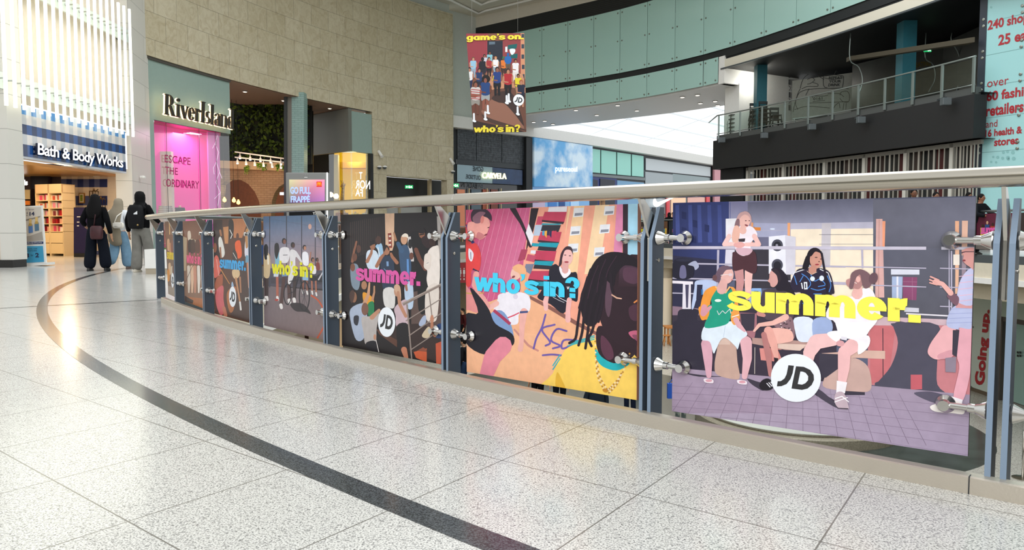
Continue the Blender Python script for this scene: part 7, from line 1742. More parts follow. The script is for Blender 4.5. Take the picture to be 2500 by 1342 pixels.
A.S('#f0b7aa', [(1080, 280), (1200, 270), (1310, 300), (1330, 400), (1240, 430), (1120, 440), (1090, 380)]); A.L('#e8a89c', [(1060, 300, 100), (1110, 420, 90), (1150, 600, 48)]); A.L('#b87a78', [(1010, 340, 60), (1060, 560, 70), (1080, 780, 40)]); A.L('#efb8ac', [(1250, 150, 70), (1110, 215, 52), (960, 235, 40), (905, 300, 26)]); A.L('#c98a84', [(960, 110, 60), (1010, 130, 40)]); A.K('#241d24', [(1120, 590), (1170, 600), (1160, 630), (1125, 640)])
A.S('#1e1a22', [(990, 840), (1060, 820), (1120, 880), (1090, 940), (1000, 945), (960, 900)]); A.L('#eceaf2', [(1040, 870, 9), (1080, 915, 9)], False); A.L('#eceaf2', [(1062, 862, 9), (1100, 905, 9)], False); A.L('#eceaf2', [(1084, 856, 9), (1112, 890, 9)], False)
# person in green and orange top
A.L('#d9a5b4', [(385, 440, 120), (400, 600, 100), (410, 790, 56)]); A.L('#e4b0b8', [(815, 420, 130), (830, 600, 100), (800, 800, 60)])
A.S('#dfe9f3', [(370, 240), (560, 215), (700, 200), (830, 330), (760, 400), (725, 500), (700, 470), (600, 380), (540, 400), (490, 500), (460, 545), (420, 420), (330, 390)]); A.L('#b9c8dc', [(590, 240, 5), (570, 370, 5)], False)
A.crop(1640, 480, 4.4725); A.S('#1f9c80', [(430, 1080), (500, 990), (600, 1040), (680, 1000), (690, 1160), (660, 1250), (640, 1342), (580, 1400), (370, 1430), (400, 1300), (440, 1180)]); A.S('#f09a3c', [(480, 975), (430, 985), (360, 1040), (320, 1180), (310, 1300), (380, 1342), (410, 1290), (420, 1200), (440, 1100), (500, 1000)]); A.S('#f0a04c', [(620, 985), (700, 1010), (740, 1250), (745, 1342), (690, 1400), (650, 1340), (660, 1230), (690, 1150), (660, 1010)])
A.L('#f6c07a', [(480, 980, 16), (590, 1050, 16), (640, 980, 16)], False); A.O('#e8f0e8', 510, 1132, 36, 16)
A.L('#f4e8ee', [(500, 1250, 6), (520, 1285, 6), (560, 1250, 6), (590, 1280, 6), (640, 1230, 6), (650, 1280, 6)], False)
A.crop(1640, 740, 4.4725); A.S('#1f9c80', [(410, 20), (660, 20), (640, 150), (560, 210), (370, 250), (400, 150)]); A.K('#f0a04c', [(650, 90), (735, 85), (745, 150), (670, 180)]); A.L('#fbf0e4', [(660, 150, 10), (740, 125, 10)], False); A.S('#f09a3c', [(300, 40), (410, 60), (400, 150), (330, 180)]); A.L('#e0a8b0', [(705, 180, 60), (740, 240, 56), (800, 300, 26)]); A.L('#d998a4', [(360, 40, 60), (350, 110, 66), (430, 40, 30)]); A.L('#f4e8ee', [(500, 80, 6), (520, 125, 6), (560, 80, 6), (590, 110, 6), (640, 60, 6), (650, 110, 6)], False)
for x, y in ((410, 850), (775, 865)): A.S('#f0e2ea', [(x-50, y-30), (x+40, y-20), (x+50, y+15), (x+20, y+20), (x-45, y+8)]); A.O('#dca0ac', x, y-8, 36, 16)
A.crop(1640, 480, 4.4725); A.O('#e9b6ae', 610, 860, 70, 92, 14); A.L('#e3aea8', [(570, 940, 90), (550, 1010, 110)]); A.S('#6d5666', [(490, 830), (540, 760), (620, 755), (660, 790), (600, 800), (560, 850), (540, 880), (520, 930), (470, 910)]); A.O('#6b4a4e', 475, 885, 26, 34); A.L('#f4ecec', [(540, 856, 6), (640, 846, 5)], False); A.O('#e8cfd4', 645, 850, 22, 16); A.O('#c97a7c', 665, 905, 12, 7)
# woman in white hoodie and shorts
A.crop(2000, 740, 3.5325); A.L('#f2c3c2', [(130, 310, 110), (-20, 330, 130), (-80, 420, 110), (-100, 560, 60)]); A.L('#f0bcbc', [(300, 360, 130), (220, 420, 110), (215, 560, 100), (200, 680, 70)])
A.S('#f7f2f6', [(70, 260), (160, 235), (300, 270), (430, 280), (430, 370), (340, 440), (330, 330), (200, 300), (150, 330)]); A.S('#fbf6f9', [(150, 20), (480, 0), (510, 130), (440, 230), (400, 280), (300, 300), (220, 290), (160, 230)]); A.S('#f4eef4', [(90, 60), (150, 0), (180, 60), (170, 180), (110, 130)]); A.K('#e4dfe8', [(195, 285), (245, 290), (240, 320), (190, 310)]); A.O('#d9a0a4', 185, 345, 36, 26)
A.K('#f4eef2', [(155, 665), (245, 680), (225, 775), (150, 770)]); A.S('#c4aeb8', [(150, 770), (215, 770), (255, 880), (250, 910), (170, 900), (135, 840)]); A.L('#fbf6fa', [(140, 820, 8), (200, 800, 8), (260, 850, 8)], False); A.L('#fbf6fa', [(135, 850, 7), (190, 830, 7), (250, 810, 7)], False); A.K('#4a3f4c', [(160, 898), (255, 903), (250, 912), (160, 906)])
A.crop(2000, 480, 4.4725); A.S('#f6eff4', [(390, 1080), (480, 1000), (560, 1000), (620, 1100), (640, 1342), (120, 1342), (120, 1180), (260, 1100)]); A.L('#eeb8b0', [(430, 1000, 90), (420, 1060, 120)]); A.S('#b98684', [(350, 850), (400, 800), (470, 810), (490, 900), (450, 1000), (380, 1000), (310, 970), (300, 910), (340, 890)]); A.S('#7a5c62', [(360, 830), (450, 790), (540, 830), (580, 900), (560, 980), (500, 1000), (470, 940), (450, 850), (400, 900), (370, 1000), (330, 990), (345, 900)]); A.O('#6b5058', 595, 890, 48, 64, 20); A.O('#eeb8b0', 430, 900, 24, 34); A.L('#f4e4dc', [(390, 935, 6), (415, 945, 6)], False)
# woman at the right edge
A.crop(2000, 740, 3.5325); A.S('#eab0b4', [(1080, 190), (1180, 220), (1160, 380), (1080, 470), (1000, 480), (940, 430), (960, 350), (1030, 250)]); A.S('#d89aa4', [(1030, 440), (1150, 400), (1150, 460), (1040, 480)]); A.S('#e6a8b4', [(1215, 200), (1330, 200), (1310, 560), (1245, 830), (1160, 810), (1210, 560), (1190, 440)]); A.K('#3d3846', [(1155, 230), (1212, 230), (1190, 460), (1150, 440)]); A.K('#8d7f8e', [(1090, 470), (1185, 460), (1180, 595), (1092, 590)])
A.S('#b9bfe0', [(1160, 30), (1330, 10), (1325, 208), (1215, 208), (1200, 225), (1100, 185)]); A.K('#f4eef2', [(1145, 800), (1240, 830), (1232, 870), (1135, 840)]); A.S('#f6eee8', [(960, 885), (1060, 850), (1130, 825), (1240, 870), (1250, 950), (1150, 945), (1000, 930)])
for y in (50, 90, 130, 170): A.L('#9aa2d0', [(1140-y*.2, y, 4), (1325, y-8, 4)], False)
A.crop(2000, 480, 4.4725); A.K('#d49a9c', [(1520, 1140), (1690, 1150), (1690, 1220), (1490, 1210)]); A.S('#c6c6e6', [(1560, 880), (1640, 790), (1720, 790), (1700, 1160), (1520, 1150), (1520, 1000)]); 
for y in (850, 920, 990, 1060, 1120): A.L('#e2b8cc', [(1530, y+20, 8), (1700, y, 8)], False)
A.S('#7a5866', [(1420, 1060), (1450, 1040), (1530, 1100), (1500, 1190), (1400, 1090)]); A.L('#eab0a8', [(1440, 1050, 60), (1350, 950, 46), (1270, 930, 60)]); A.L('#e6a8a0', [(1310, 910, 16), (1220, 872, 18)]); A.L('#e6a8a0', [(1290, 940, 16), (1212, 905, 18)]); A.L('#e6a8a0', [(1290, 960, 16), (1212, 938, 16)]); A.S('#d89a94', [(1560, 600), (1620, 560), (1720, 580), (1720, 800), (1640, 760), (1610, 740), (1575, 700), (1580, 640)]); A.L('#5a3f48', [(1560, 610, 14), (1600, 600, 10), (1700, 600, 8)], False); A.O('#8a4048', 1585, 695, 18, 10)
A.mb.build('print', M_print, root)
mb = MB(); fat_on(mb, 'summer.', pq(pl, [(1776, 757), (2249, 789), (2249, 729), (1776, 707)]), pl.n, A.k*A.step+.001); mb.build('lettering', mat('ink_lemon', '#fdf056', .45), root)
jd_logo(pl, root, 1944.7, 921.5, 61, 58.6, A.k*A.step+.001, .02)
# ---------------------------------------------------------------- blue "who's in?" poster
root, pl, A = make_poster((1140, 907), (1555, 976), (1137, 512), (1558, 497), 'second largest poster: man with dreadlocks in a yellow top and blue who\'s in lettering')
A.K('#cc5a84', [(1100, 450), (1600, 450), (1600, 1000), (1100, 1000)]); A.crop(1130, 490, 4.4733)
A.G(['#c2486e', '#cf5f8c', '#d77a9c', '#c04a72'], [(0, 60), (760, 60), (560, 900), (0, 900)])
for i in range(13): x = 60+i*62; A.L('#e59ab4', [(x+20, 80, 3), (x-230, 1100, 4)], False)
A.K('#f2a58c', [(740, 50), (2100, 20), (2100, 1500), (560, 1500)]); A.K('#f7cfa0', [(1150, 60), (1330, 50), (1230, 1000), (1060, 1000)]); A.K('#f4a890', [(1215, 60), (1180, 60), (1040, 800), (1100, 800)])
A.K('#f6d4aa', [(1450, 40), (1600, 40), (1480, 800), (1330, 800)])
for x, y in ((1255, 130), (1220, 330), (1195, 520), (1590, 110), (1540, 310), (1480, 560)): A.K('#e9e9ee', [(x-40, y-50), (x+70, y-56), (x+60, y+40), (x-50, y+50)]); A.K('#8d8f9c', [(x-30, y+5), (x+55, y), (x+50, y+28), (x-36, y+36)])
A.K('#2a1c24', [(745, 80), (830, 80), (770, 330), (690, 560), (720, 280)]); 
A.K('#c94f68', [(820, 170), (900, 170), (860, 260), (800, 260)]); A.K('#ece8ee', [(940, 70), (1140, 62), (1135, 120), (930, 120)])
for (x, y, w_, h) in ((895, 120, 240, 110), (850, 340, 230, 110), (800, 545, 225, 115), (745, 765, 210, 110)): A.K('#c2405c', [(x, y), (x+w_, y), (x+w_-25, y+h), (x-30, y+h-20)]); A.K('#3a2630', [(x-30, y+h-22), (x+w_-25, y+h), (x+w_-40, y+h+26), (x-30, y+h)])
for (x, y, w_) in ((870, 245, 215), (835, 455, 220), (790, 655, 210), (740, 880, 210)): A.K('#2b2a34', [(x, y+20), (x+w_-10, y+20), (x+w_-40, y+95), (x-20, y+85)]); A.K('#1f9cb0', [(x, y), (x+w_, y+5), (x+w_-30, y+(18 if y == 245 else 55)), (x-15, y+(18 if y == 245 else 40))])
A.K('#1f9cb0', [(760, 460), (830, 465), (820, 500), (745, 495)]); A.K('#b9c8dc', [(790, 265), (870, 262), (840, 380), (770, 380)]); A.K('#e6e6ec', [(745, 540), (800, 540), (795, 580), (740, 575)]); A.K('#c2506a', [(710, 580), (800, 600), (780, 670), (690, 650)])
for i, c in enumerate(('#4a9cc9', '#f0b048', '#2a2a4a', '#2b2b50', '#c9425a', '#c9425a')): A.K(c, [(870+i*26, 330), (895+i*26, 325), (890+i*26, 380+i % 2*25), (868+i*26, 375)])
A.K('#7a8096', [(690, 690), (780, 690), (740, 800), (670, 760)]); A.K('#a8405c', [(640, 530), (710, 530), (680, 640), (600, 660)])
A.L('#2c1a26', [(545, 80, 60), (640, 240, 36), (690, 350, 30), (740, 490, 40)]); A.K('#ece9f0', [(720, 245), (775, 380), (750, 495), (690, 350)])
A.S('#f0b28a', [(560, 1010), (760, 1040), (1210, 1300), (1800, 1560), (1800, 2300), (0, 2300), (0, 1200), (300, 1100)])
A.K('#f4b890', [(-10, 1300), (300, 1400), (2100, 1600), (2100, 2400), (-10, 2400)]); A.L('#8b5a50', [(730, 1050, 34), (960, 1170, 40), (1230, 1330, 44), (1560, 1500, 30)], False)
A.L('#c98a80', [(560, 1400, 20), (720, 1580, 26), (830, 1640, 20)], False)
# young woman in black shirt
A.S('#1e1b2a', [(950, 740), (1010, 690), (1060, 720), (1180, 780), (1250, 800), (1255, 1085), (1180, 1090), (1100, 1230), (960, 1130), (820, 1060), (860, 980), (930, 860)]); A.L('#f0b8b4', [(920, 1040, 46), (905, 1100, 56), (910, 1180, 46)]); A.L('#efb4b0', [(1165, 1080, 56), (1150, 1200, 50), (1150, 1300, 60)]); A.S('#f6eef4', [(1060, 710), (1110, 770), (1160, 740), (1180, 790), (1110, 845), (1060, 770)]); A.O('#eebab4', 1142, 610, 62, 92); A.L('#e0a6a2', [(1120, 690, 70), (1120, 760, 70)]); A.S('#3a2630', [(1080, 560), (1130, 500), (1190, 510), (1205, 590), (1180, 540), (1120, 540), (1090, 620), (1080, 690), (1050, 720), (1060, 640)]); A.O('#a83e48', 1135, 668, 24, 9); A.O('#4a2c34', 1120, 592, 13, 5); A.O('#4a2c34', 1172, 600, 11, 5)
A.L('#e8e6ee', [(985, 1050, 4), (1050, 1085, 4), (1110, 1110, 4)], False); A.L('#e8e6ee', [(1010, 1010, 6), (1060, 1060, 6), (1140, 1100, 6)], False); A.L('#f2f0f6', [(1140, 935, 8), (1150, 965, 8), (1162, 935, 8)], False)
# blond woman in white shirt
A.S('#eee8f0', [(400, 1020), (540, 990), (720, 1030), (730, 1200), (620, 1230), (600, 1342), (480, 1342), (430, 1260), (340, 1180), (380, 1080)]); A.L('#f0b6ac', [(370, 1120, 60), (290, 1170, 50)]); A.L('#edb0a6', [(670, 1210, 80), (650, 1360, 60), (640, 1600, 46)]); A.K('#3a4a7c', [(625, 1205), (715, 1200), (712, 1222), (625, 1228)]); A.L('#d84c64', [(470, 1285, 14), (560, 1250, 14), (620, 1220, 12)], False); A.O('#f0c0b0', 585, 790, 58, 78, 20); A.S('#efb284', [(550, 720), (620, 690), (690, 740), (695, 880), (690, 950), (650, 1000), (630, 900), (620, 800), (560, 760)]); A.O('#8a3f48', 555, 830, 20, 12, -30); A.O('#d8d0e0', 578, 1045, 26, 28)
A.S('#7f9cc8', [(310, 1230), (430, 1200), (520, 1330), (560, 1500), (520, 1590), (430, 1560), (330, 1400)]); A.L('#a8385a', [(340, 1195, 34), (420, 1260, 34), (520, 1345, 34)], False); A.L('#edb0a6', [(640, 1560, 50), (630, 1620, 60)])
# man in red at the left
A.S('#e04444', [(-10, 250), (50, 260), (110, 440), (160, 480), (200, 600), (180, 760), (100, 760), (90, 900), (60, 940), (-10, 900)]); A.K('#2c3270', [(35, 258), (60, 258), (130, 460), (100, 470), (60, 380)]); A.K('#2c2c44', [(115, 735), (178, 768), (172, 778), (108, 752)]); A.S('#e8e2ea', [(68, 520), (118, 570), (110, 640), (92, 662), (66, 620)]); A.L('#3a3a58', [(88, 560, 6), (92, 640, 6)], False)
A.L('#e8a09a', [(150, 800, 66), (130, 920, 60), (180, 1010, 50), (230, 1070, 56)]); A.S('#e08e8c', [(-10, 880), (60, 950), (110, 1020), (160, 1120), (165, 1220), (60, 1190), (-10, 1180)]); A.L('#e8a09a', [(240, 1090, 60), (280, 1150, 46)]); A.L('#caa05a', [(30, 1005, 14), (110, 1015, 14)], False); A.L('#caa05a', [(180, 1010, 12), (235, 1005, 12)], False)
A.S('#171420', [(80, 950), (200, 1060), (290, 1190), (360, 1342), (540, 1450), (560, 1560), (480, 1600), (250, 1680), (30, 1540), (30, 1240), (170, 1220)])
A.L('#e4889a', [(440, 1580, 200), (330, 1700, 190), (260, 1900, 150), (190, 2060, 100)]); A.K('#eef0f6', [(100, 1950), (240, 1960), (230, 2040), (80, 2010)])
A.S('#eea49a', [(60, 240), (160, 220), (200, 160), (270, 180), (300, 250), (290, 290), (270, 350), (240, 400), (190, 425), (140, 400), (120, 440), (60, 360)]); A.S('#3a2838', [(100, 120), (150, 80), (250, 90), (310, 150), (315, 220), (270, 185), (210, 170), (180, 210), (110, 230), (90, 180)]); A.S('#8a6070', [(110, 180), (180, 120), (250, 130), (220, 170), (190, 240), (130, 240)]); A.O('#e0857e', 215, 205, 20, 44, 10); A.O('#8a3c48', 250, 372, 22, 8, -30); A.S('#c97a7c', [(170, 340), (240, 380), (200, 422), (150, 400)]); A.O('#3a2228', 282, 292, 12, 5, -20)
# graffiti
A.crop(1100, 450, 2.2367)
for pts in ([(520, 710), (500, 780), (470, 840), (455, 895)], [(570, 765), (500, 790), (545, 860), (520, 880)], [(635, 800), (580, 790), (550, 850), (600, 880), (560, 895)], [(690, 850), (620, 850), (610, 895), (660, 880)], [(505, 932), (560, 928), (620, 935)]): A.L('#6f5aa8', [(p.x, p.y, 10) for p in catmull([V(a, b, 0) for a, b in pts], 4)])
# man with dreadlocks (crop F)
A.crop(1350, 490, 2.682); A.K('#e08ab0', [(420, 20), (462, 20), (455, 400), (395, 400)]); A.K('#33202c', [(460, 20), (495, 20), (492, 420), (460, 420)]); A.K('#a9d8ee', [(494, 20), (580, 15), (580, 560), (490, 560)])
A.S('#fbd263', [(100, 960), (200, 920), (280, 900), (420, 1060), (560, 1010), (580, 1330), (-60, 1260), (0, 1130), (60, 1010)]); A.S('#e8b53c', [(30, 1120), (70, 1190), (80, 1230), (20, 1220)])
for k in range(3): A.L('#2fb2b8', [(95+k*22, 950-k*14, 7), (190+k*12, 925-k*12, 7), (275, 905-k*12, 7)], False)
for k in range(2): A.L('#2fb2b8', [(0, 1105-k*25, 7), (50, 1030-k*25, 7)], False)
A.S('#2a1620', [(300, 820), (400, 860), (540, 980), (480, 1050), (400, 1070), (320, 1030), (285, 930)]); A.S('#22b0b8', [(280, 960), (320, 1020), (400, 1062), (480, 1045), (500, 1070), (420, 1110), (330, 1085), (285, 1030)])
A.S('#2c1822', [(290, 500), (420, 390), (600, 400), (600, 1010), (530, 1000), (500, 960), (420, 930), (340, 850), (300, 720)]); A.G(['#4a3040', '#4a3344', '#3a222c', '#301a24'], [(440, 420), (590, 430), (590, 560), (430, 560)]); A.S('#563648', [(470, 440), (560, 450), (550, 540), (470, 520)]); A.S('#5c4250', [(350, 540), (385, 520), (390, 640), (370, 760), (345, 700)]); A.S('#4c2c3c', [(500, 700), (555, 680), (555, 780), (510, 770)]); A.S('#c0607c', [(498, 860), (556, 850), (556, 905), (520, 895)]); A.S('#8a4a60', [(520, 880), (556, 880), (556, 920)])
A.L('#d8a890', [(388, 615, 8), (420, 635, 10), (450, 640, 8)]); A.L('#e08848', [(535, 665, 10), (556, 650, 10)]); A.S('#5a3244', [(320, 880), (380, 940), (400, 1020), (360, 1040), (320, 980)])
A.S('#1a0f1a', [(250, 440), (300, 370), (380, 335), (480, 345), (560, 390), (575, 440), (480, 420), (420, 480), (400, 560), (340, 520), (330, 680), (290, 800), (240, 820), (200, 780), (180, 640), (220, 520)])
for pts in ([(230, 500), (190, 640), (165, 800), (150, 900), (110, 930)], [(260, 520), (215, 680), (195, 850), (170, 945)], [(300, 540), (250, 700), (230, 860), (215, 965)], [(330, 560), (290, 720), (260, 850), (235, 900), (255, 950)], [(350, 500), (330, 660), (300, 790)], [(380, 480), (385, 560), (395, 600)], [(250, 450), (215, 560), (175, 700)]): A.L('#20131f', [(p.x, p.y, 17) for p in catmull([V(a, b, 0) for a, b in pts], 3)])
for pts in ([(300, 420), (260, 520), (230, 640)], [(350, 380), (310, 480), (290, 600)], [(420, 360), (370, 440), (350, 500)]): A.L('#3a2433', [(p.x, p.y, 5) for p in catmull([V(a, b, 0) for a, b in pts], 3)], False)
for pts in ([(280, 920), (285, 1060), (300, 1160), (340, 1240)], [(290, 1050), (310, 1150), (355, 1230)], [(505, 1000), (460, 1120), (400, 1200), (360, 1240)], [(450, 1130), (420, 1200), (370, 1255)]):
    P = catmull([V(a, b, 0) for a, b in pts], 6)
    for k, p in enumerate(P): A.O('#f3dcb4' if k % 2 else '#b9853f', p.x, p.y, 6, 6)
A.O('#c98a2c', 345, 1240, 18, 12, 20)
A.mb.build('print', M_print, root)
mb = MB(); fat_on(mb, "who's in?", pq(pl, [(1159, 709.5), (1416.5, 729), (1416.5, 677), (1159, 662)]), pl.n, A.k*A.step+.001); mb.build('lettering', mat('ink_cyan', '#41d0f2', .45), root)
mb = MB(); P = [pl.px(*p) for p in ((1555, 976), (1558, 497))]; mb.prism([P[0], P[1], P[1]-pl.n*.02, P[0]-pl.n*.02], (P[0]-pl.px(1550, 976)).normalized()*.004); mb.build('board_edge', M_boardedge, root)
# ---------------------------------------------------------------- pink "summer." poster
root, pl, A = make_poster((835, 843), (1087, 891), (832, 524), (1084, 517), 'dark crowd poster with bright pink summer lettering')
A.K('#1a1214', [(800, 480), (1120, 480), (1120, 920), (800, 920)]); A.crop(830, 510, 3.4407)
for i in range(17): x = 90+i*17; A.L('#4a3a34', [(x, 110-i*3, 4), (x+2, 420-i*6, 4)], False)
A.K('#d9b294', [(378, 38), (458, 32), (455, 300), (440, 350), (385, 350)]); A.K('#8a3a2e', [(402, 205), (432, 200), (440, 325), (412, 328)])
for y in (222, 260, 295): A.K('#e3cfc0', [(410, y), (430, y-2), (430, y+12), (412, y+14)])
A.K('#a8a09c', [(815, 62), (845, 60), (850, 420), (830, 420)]); A.K('#6a5048', [(845, 60), (878, 58), (880, 640), (850, 640)]); A.K('#cfc8c6', [(570, 235), (618, 228), (622, 440), (575, 440)]); A.O('#1d1a1c', 591, 292, 18, 40)
A.K('#5a4640', [(600, 700), (880, 640), (880, 1000), (600, 1000)]); A.K('#33221f', [(300, 980), (520, 1160), (700, 1240), (880, 1310), (880, 1100), (700, 960)]); A.K('#5d3a2c', [(300, 1000), (480, 1100), (480, 1160), (330, 1050)])
A.K('#c85a34', [(620, 1200), (730, 1170), (730, 1285), (640, 1250)]); A.K('#c4573a', [(805, 1130), (855, 1110), (850, 1300), (810, 1300)]); A.K('#8b4a34', [(650, 1190), (700, 1160), (730, 1180), (730, 1200)])
# crowd
A.L('#8a5a44', [(140, 275, 16), (118, 360, 18), (105, 440, 24)]); A.O('#6b4434', 125, 405, 20, 34); A.S('#7d8c9a', [(90, 480), (150, 470), (170, 600), (150, 680), (100, 640)]); A.O('#7a4c38', 108, 490, 20, 34); A.O('#5a3a30', 158, 335, 18, 34)
A.S('#cfdbe8', [(235, 350), (300, 350), (330, 420), (320, 520), (240, 500), (220, 420)]); A.O('#9a6a50', 275, 310, 22, 34); A.S('#1c1618', [(248, 280), (280, 262), (295, 290), (275, 300), (252, 310)]); A.L('#a8745a', [(230, 440, 30), (265, 370, 22), (268, 345, 18)])
A.S('#9cc0dc', [(300, 310), (350, 290), (365, 400), (330, 430), (320, 350)]); A.O('#4a3028', 325, 262, 24, 36); A.L('#f2f0f0', [(320, 320, 6), (335, 400, 6)], False)
A.S('#26344a', [(350, 410), (440, 400), (460, 520), (455, 670), (370, 680), (345, 520)]); A.O('#a8745a', 392, 345, 28, 42); A.S('#2a1c1a', [(365, 330), (390, 300), (415, 330), (412, 350), (395, 320), (372, 360)]); A.L('#a06a50', [(310, 480, 30), (345, 410, 28), (375, 375, 20)]); A.L('#a06a50', [(480, 450, 30), (440, 400, 26), (430, 375, 20)]); A.L('#7d9cc4', [(400, 440, 18), (402, 480, 18)], False); A.L('#6f8cb4', [(370, 500, 6), (430, 560, 6)], False)
A.S('#d8d4d0', [(368, 675), (455, 670), (460, 820), (410, 830), (372, 800)])
A.S('#37506e', [(500, 330), (560, 300), (590, 380), (600, 520), (560, 640), (520, 560), (500, 420)]); A.L('#3a5878', [(490, 290, 34), (520, 350, 40)]); A.L('#a87a5c', [(455, 200, 14), (470, 260, 22)]); A.O('#c99a7c', 540, 255, 28, 44); A.S('#e8dccc', [(520, 225), (545, 205), (572, 215), (575, 250), (560, 235), (530, 235)]); A.L('#5f8cc4', [(570, 420, 16), (575, 600, 20)], False)
A.S('#b9cbe0', [(545, 640), (610, 620), (615, 820), (560, 820)]); A.L('#9a6a50', [(555, 640, 24), (562, 680, 20)])
A.S('#120e10', [(600, 200), (700, 210), (740, 300), (740, 560), (720, 860), (660, 840), (650, 560), (620, 400)]); A.O('#8a5a44', 690, 205, 26, 40); A.S('#1c1216', [(665, 180), (700, 160), (722, 185), (715, 200), (672, 205)]); A.L('#0e0a0c', [(668, 218, 10), (712, 208, 10)], False); A.S('#2c1a1c', [(690, 240), (760, 220), (790, 290), (750, 330), (700, 300)])
A.L('#6b4032', [(640, 340, 34), (670, 420, 34), (720, 500, 40)]); A.O('#6b4032', 602, 395, 18, 30); A.S('#e8ddd4', [(745, 350), (800, 310), (835, 340), (835, 640), (760, 680), (730, 600), (735, 520), (710, 480)]); A.L('#e0d3c8', [(740, 400, 60), (735, 480, 60)]); A.O('#e8ddd4', 738, 454, 14, 12); A.L('#2a2226', [(728, 456, 3), (748, 450, 3)], False); A.O('#3a2420', 780, 280, 28, 30)
A.S('#ded2c8', [(735, 660), (830, 640), (820, 900), (780, 950), (730, 930), (715, 800)]); A.S('#cbb99c', [(690, 1060), (740, 990), (765, 1010), (755, 1070), (720, 1085)]); A.S('#a9b4cc', [(665, 960), (700, 900), (725, 900), (720, 960), (680, 985)])
A.S('#e0982c', [(195, 700), (250, 720), (285, 760), (280, 800), (230, 810), (200, 780)]); A.O('#a87858', 205, 640, 24, 36); A.S('#1f7a4a', [(235, 800), (285, 780), (285, 900), (245, 910)]); A.L('#b98868', [(290, 650, 14), (290, 700, 16), (275, 760, 22)])
A.L('#c99878', [(250, 620, 14), (240, 720, 26), (205, 800, 36)]); A.S('#a9b4c8', [(90, 840), (190, 790), (230, 840), (210, 1070), (140, 1100), (95, 960)]); A.O('#8a6048', 120, 740, 24, 46); A.S('#4a322a', [(85, 700), (115, 680), (125, 720), (105, 790), (85, 760)]); A.S('#2a2a34', [(120, 900), (160, 900), (150, 975), (120, 960)])
A.S('#b8b0ac', [(185, 910), (270, 900), (330, 860), (310, 1000), (300, 1120), (220, 1140), (200, 1040)]); A.O('#7a5444', 212, 840, 30, 54); A.L('#c08c70', [(330, 850, 26), (270, 910, 40)]); A.S('#14101a', [(225, 1120), (300, 1110), (330, 1200), (230, 1170)]); A.L('#d8d0cc', [(305, 1100, 6), (328, 1200, 6)], False); A.O('#c08c70', 295, 1075, 12, 24)
A.S('#c9b0b8', [(460, 830), (540, 760), (570, 800), (570, 980), (480, 990), (470, 900)]); A.O('#b98a70', 478, 690, 22, 44); A.S('#caa488', [(455, 660), (480, 630), (510, 660), (515, 760), (495, 740)]); A.L('#b98468', [(490, 700, 24), (505, 800, 30), (555, 900, 26)]); A.S('#171216', [(480, 980), (575, 970), (580, 1150), (540, 1200), (490, 1150)]); A.L('#c07c60', [(540, 1180, 50), (560, 1250, 34)])
A.L('#8a7a72', [(530, 800, 26), (880, 620, 20)], False); A.L('#b4a498', [(530, 792, 6), (880, 612, 5)], False)
for a in ([(555, 940, 10), (880, 735, 8)], [(580, 1065, 10), (880, 855, 8)], [(600, 1180, 9), (780, 1060, 8)], [(565, 800, 14), (605, 1260, 12)], [(750, 700, 9), (775, 900, 9)]): A.L('#8f8078', a, False)
A.S('#1f3a6a', [(800, 1000), (840, 960), (880, 990), (880, 1070), (810, 1080)]); A.L('#b4785c', [(775, 900, 22), (775, 1000, 26), (800, 1060, 30)]); A.O('#c08468', 775, 925, 16, 30)
A.mb.build('print', M_print, root)
mb = MB(); fat_on(mb, 'summer.', pq(pl, [(868.7, 685), (1027, 698.5), (1027, 664), (868.7, 653)]), pl.n, A.k*A.step+.001); mb.build('lettering', mat('ink_pink', '#d757ac', .45), root)
jd_logo(pl, root, 945, 785.7, 21, 36.3, A.k*A.step+.001, .05)
# ---------------------------------------------------------------- yellow "who's in?" bicycle poster
root, pl, A = make_poster((645, 794), (800, 832), (643, 528), (796, 524), 'poster of friends with a bicycle at dusk and yellow who\'s in lettering')
A.crop(640, 520, 4.194); A.G(['#4f6f96', '#5c7c9c', '#b08a82', '#94807e'], [(0, 30), (700, 10), (700, 590), (0, 560)]); A.K('#4a4450', [(0, 560), (700, 590), (700, 780), (0, 740)]); A.G(['#6e6266', '#7a6c6e', '#86706e', '#7a686a'], [(0, 740), (700, 800), (700, 1342), (0, 1200)])
for x in (78, 250, 405, 545): A.L('#3c3c48', [(x, 30, 9), (x, 760, 10)], False)
A.L('#4a4c5a', [(545, 180, 9), (660, 190, 9)], False); A.L('#565a6c', [(90, 60, 2), (640, 155, 2)], False); A.L('#565a6c', [(90, 290, 2), (640, 350, 2)], False); A.O('#d8a898', 490, 138, 17, 28); A.K('#3c3640', [(90, 660), (660, 700), (660, 730), (90, 720)])
A.L('#c0522e', [(p.x, p.y, 16) for p in catmull([V(500, 840, 0), V(580, 900, 0), V(640, 1020, 0), V(640, 1140, 0), V(565, 1282, 0)], 5)], False)
def fig(hd, hair, torso, tc_, legs, lc, lw=22, arm=None):
    if legs:
        for g in legs: A.L(lc, [(x, y, lw) for x, y in g]); A.L('#e8e2de', [(g[-1][0]-2, g[-1][1], lw), (g[-1][0]+4, g[-1][1]+28, lw*.9)])
    A.S(tc_, torso); A.O(hair[1], hd[0]-3, hd[1]-4, hd[2]*1.25, hd[2]*1.7); A.O(hair[0], hd[0]+3, hd[1]+3, hd[2]*.85, hd[2]*1.35)
fig((45, 360, 17), ('#5a3a30', '#15100f'), [(20, 420), (75, 420), (85, 560), (70, 660), (20, 650), (15, 540)], '#c9b088', [[(35, 650), (40, 860)], [(55, 650), (52, 860)]], '#3a2826', 26); A.S('#14100f', [(20, 340), (50, 320), (62, 380), (50, 470), (25, 460)])
A.L('#e6dcc8', [(60, 440, 20), (64, 520, 16)])
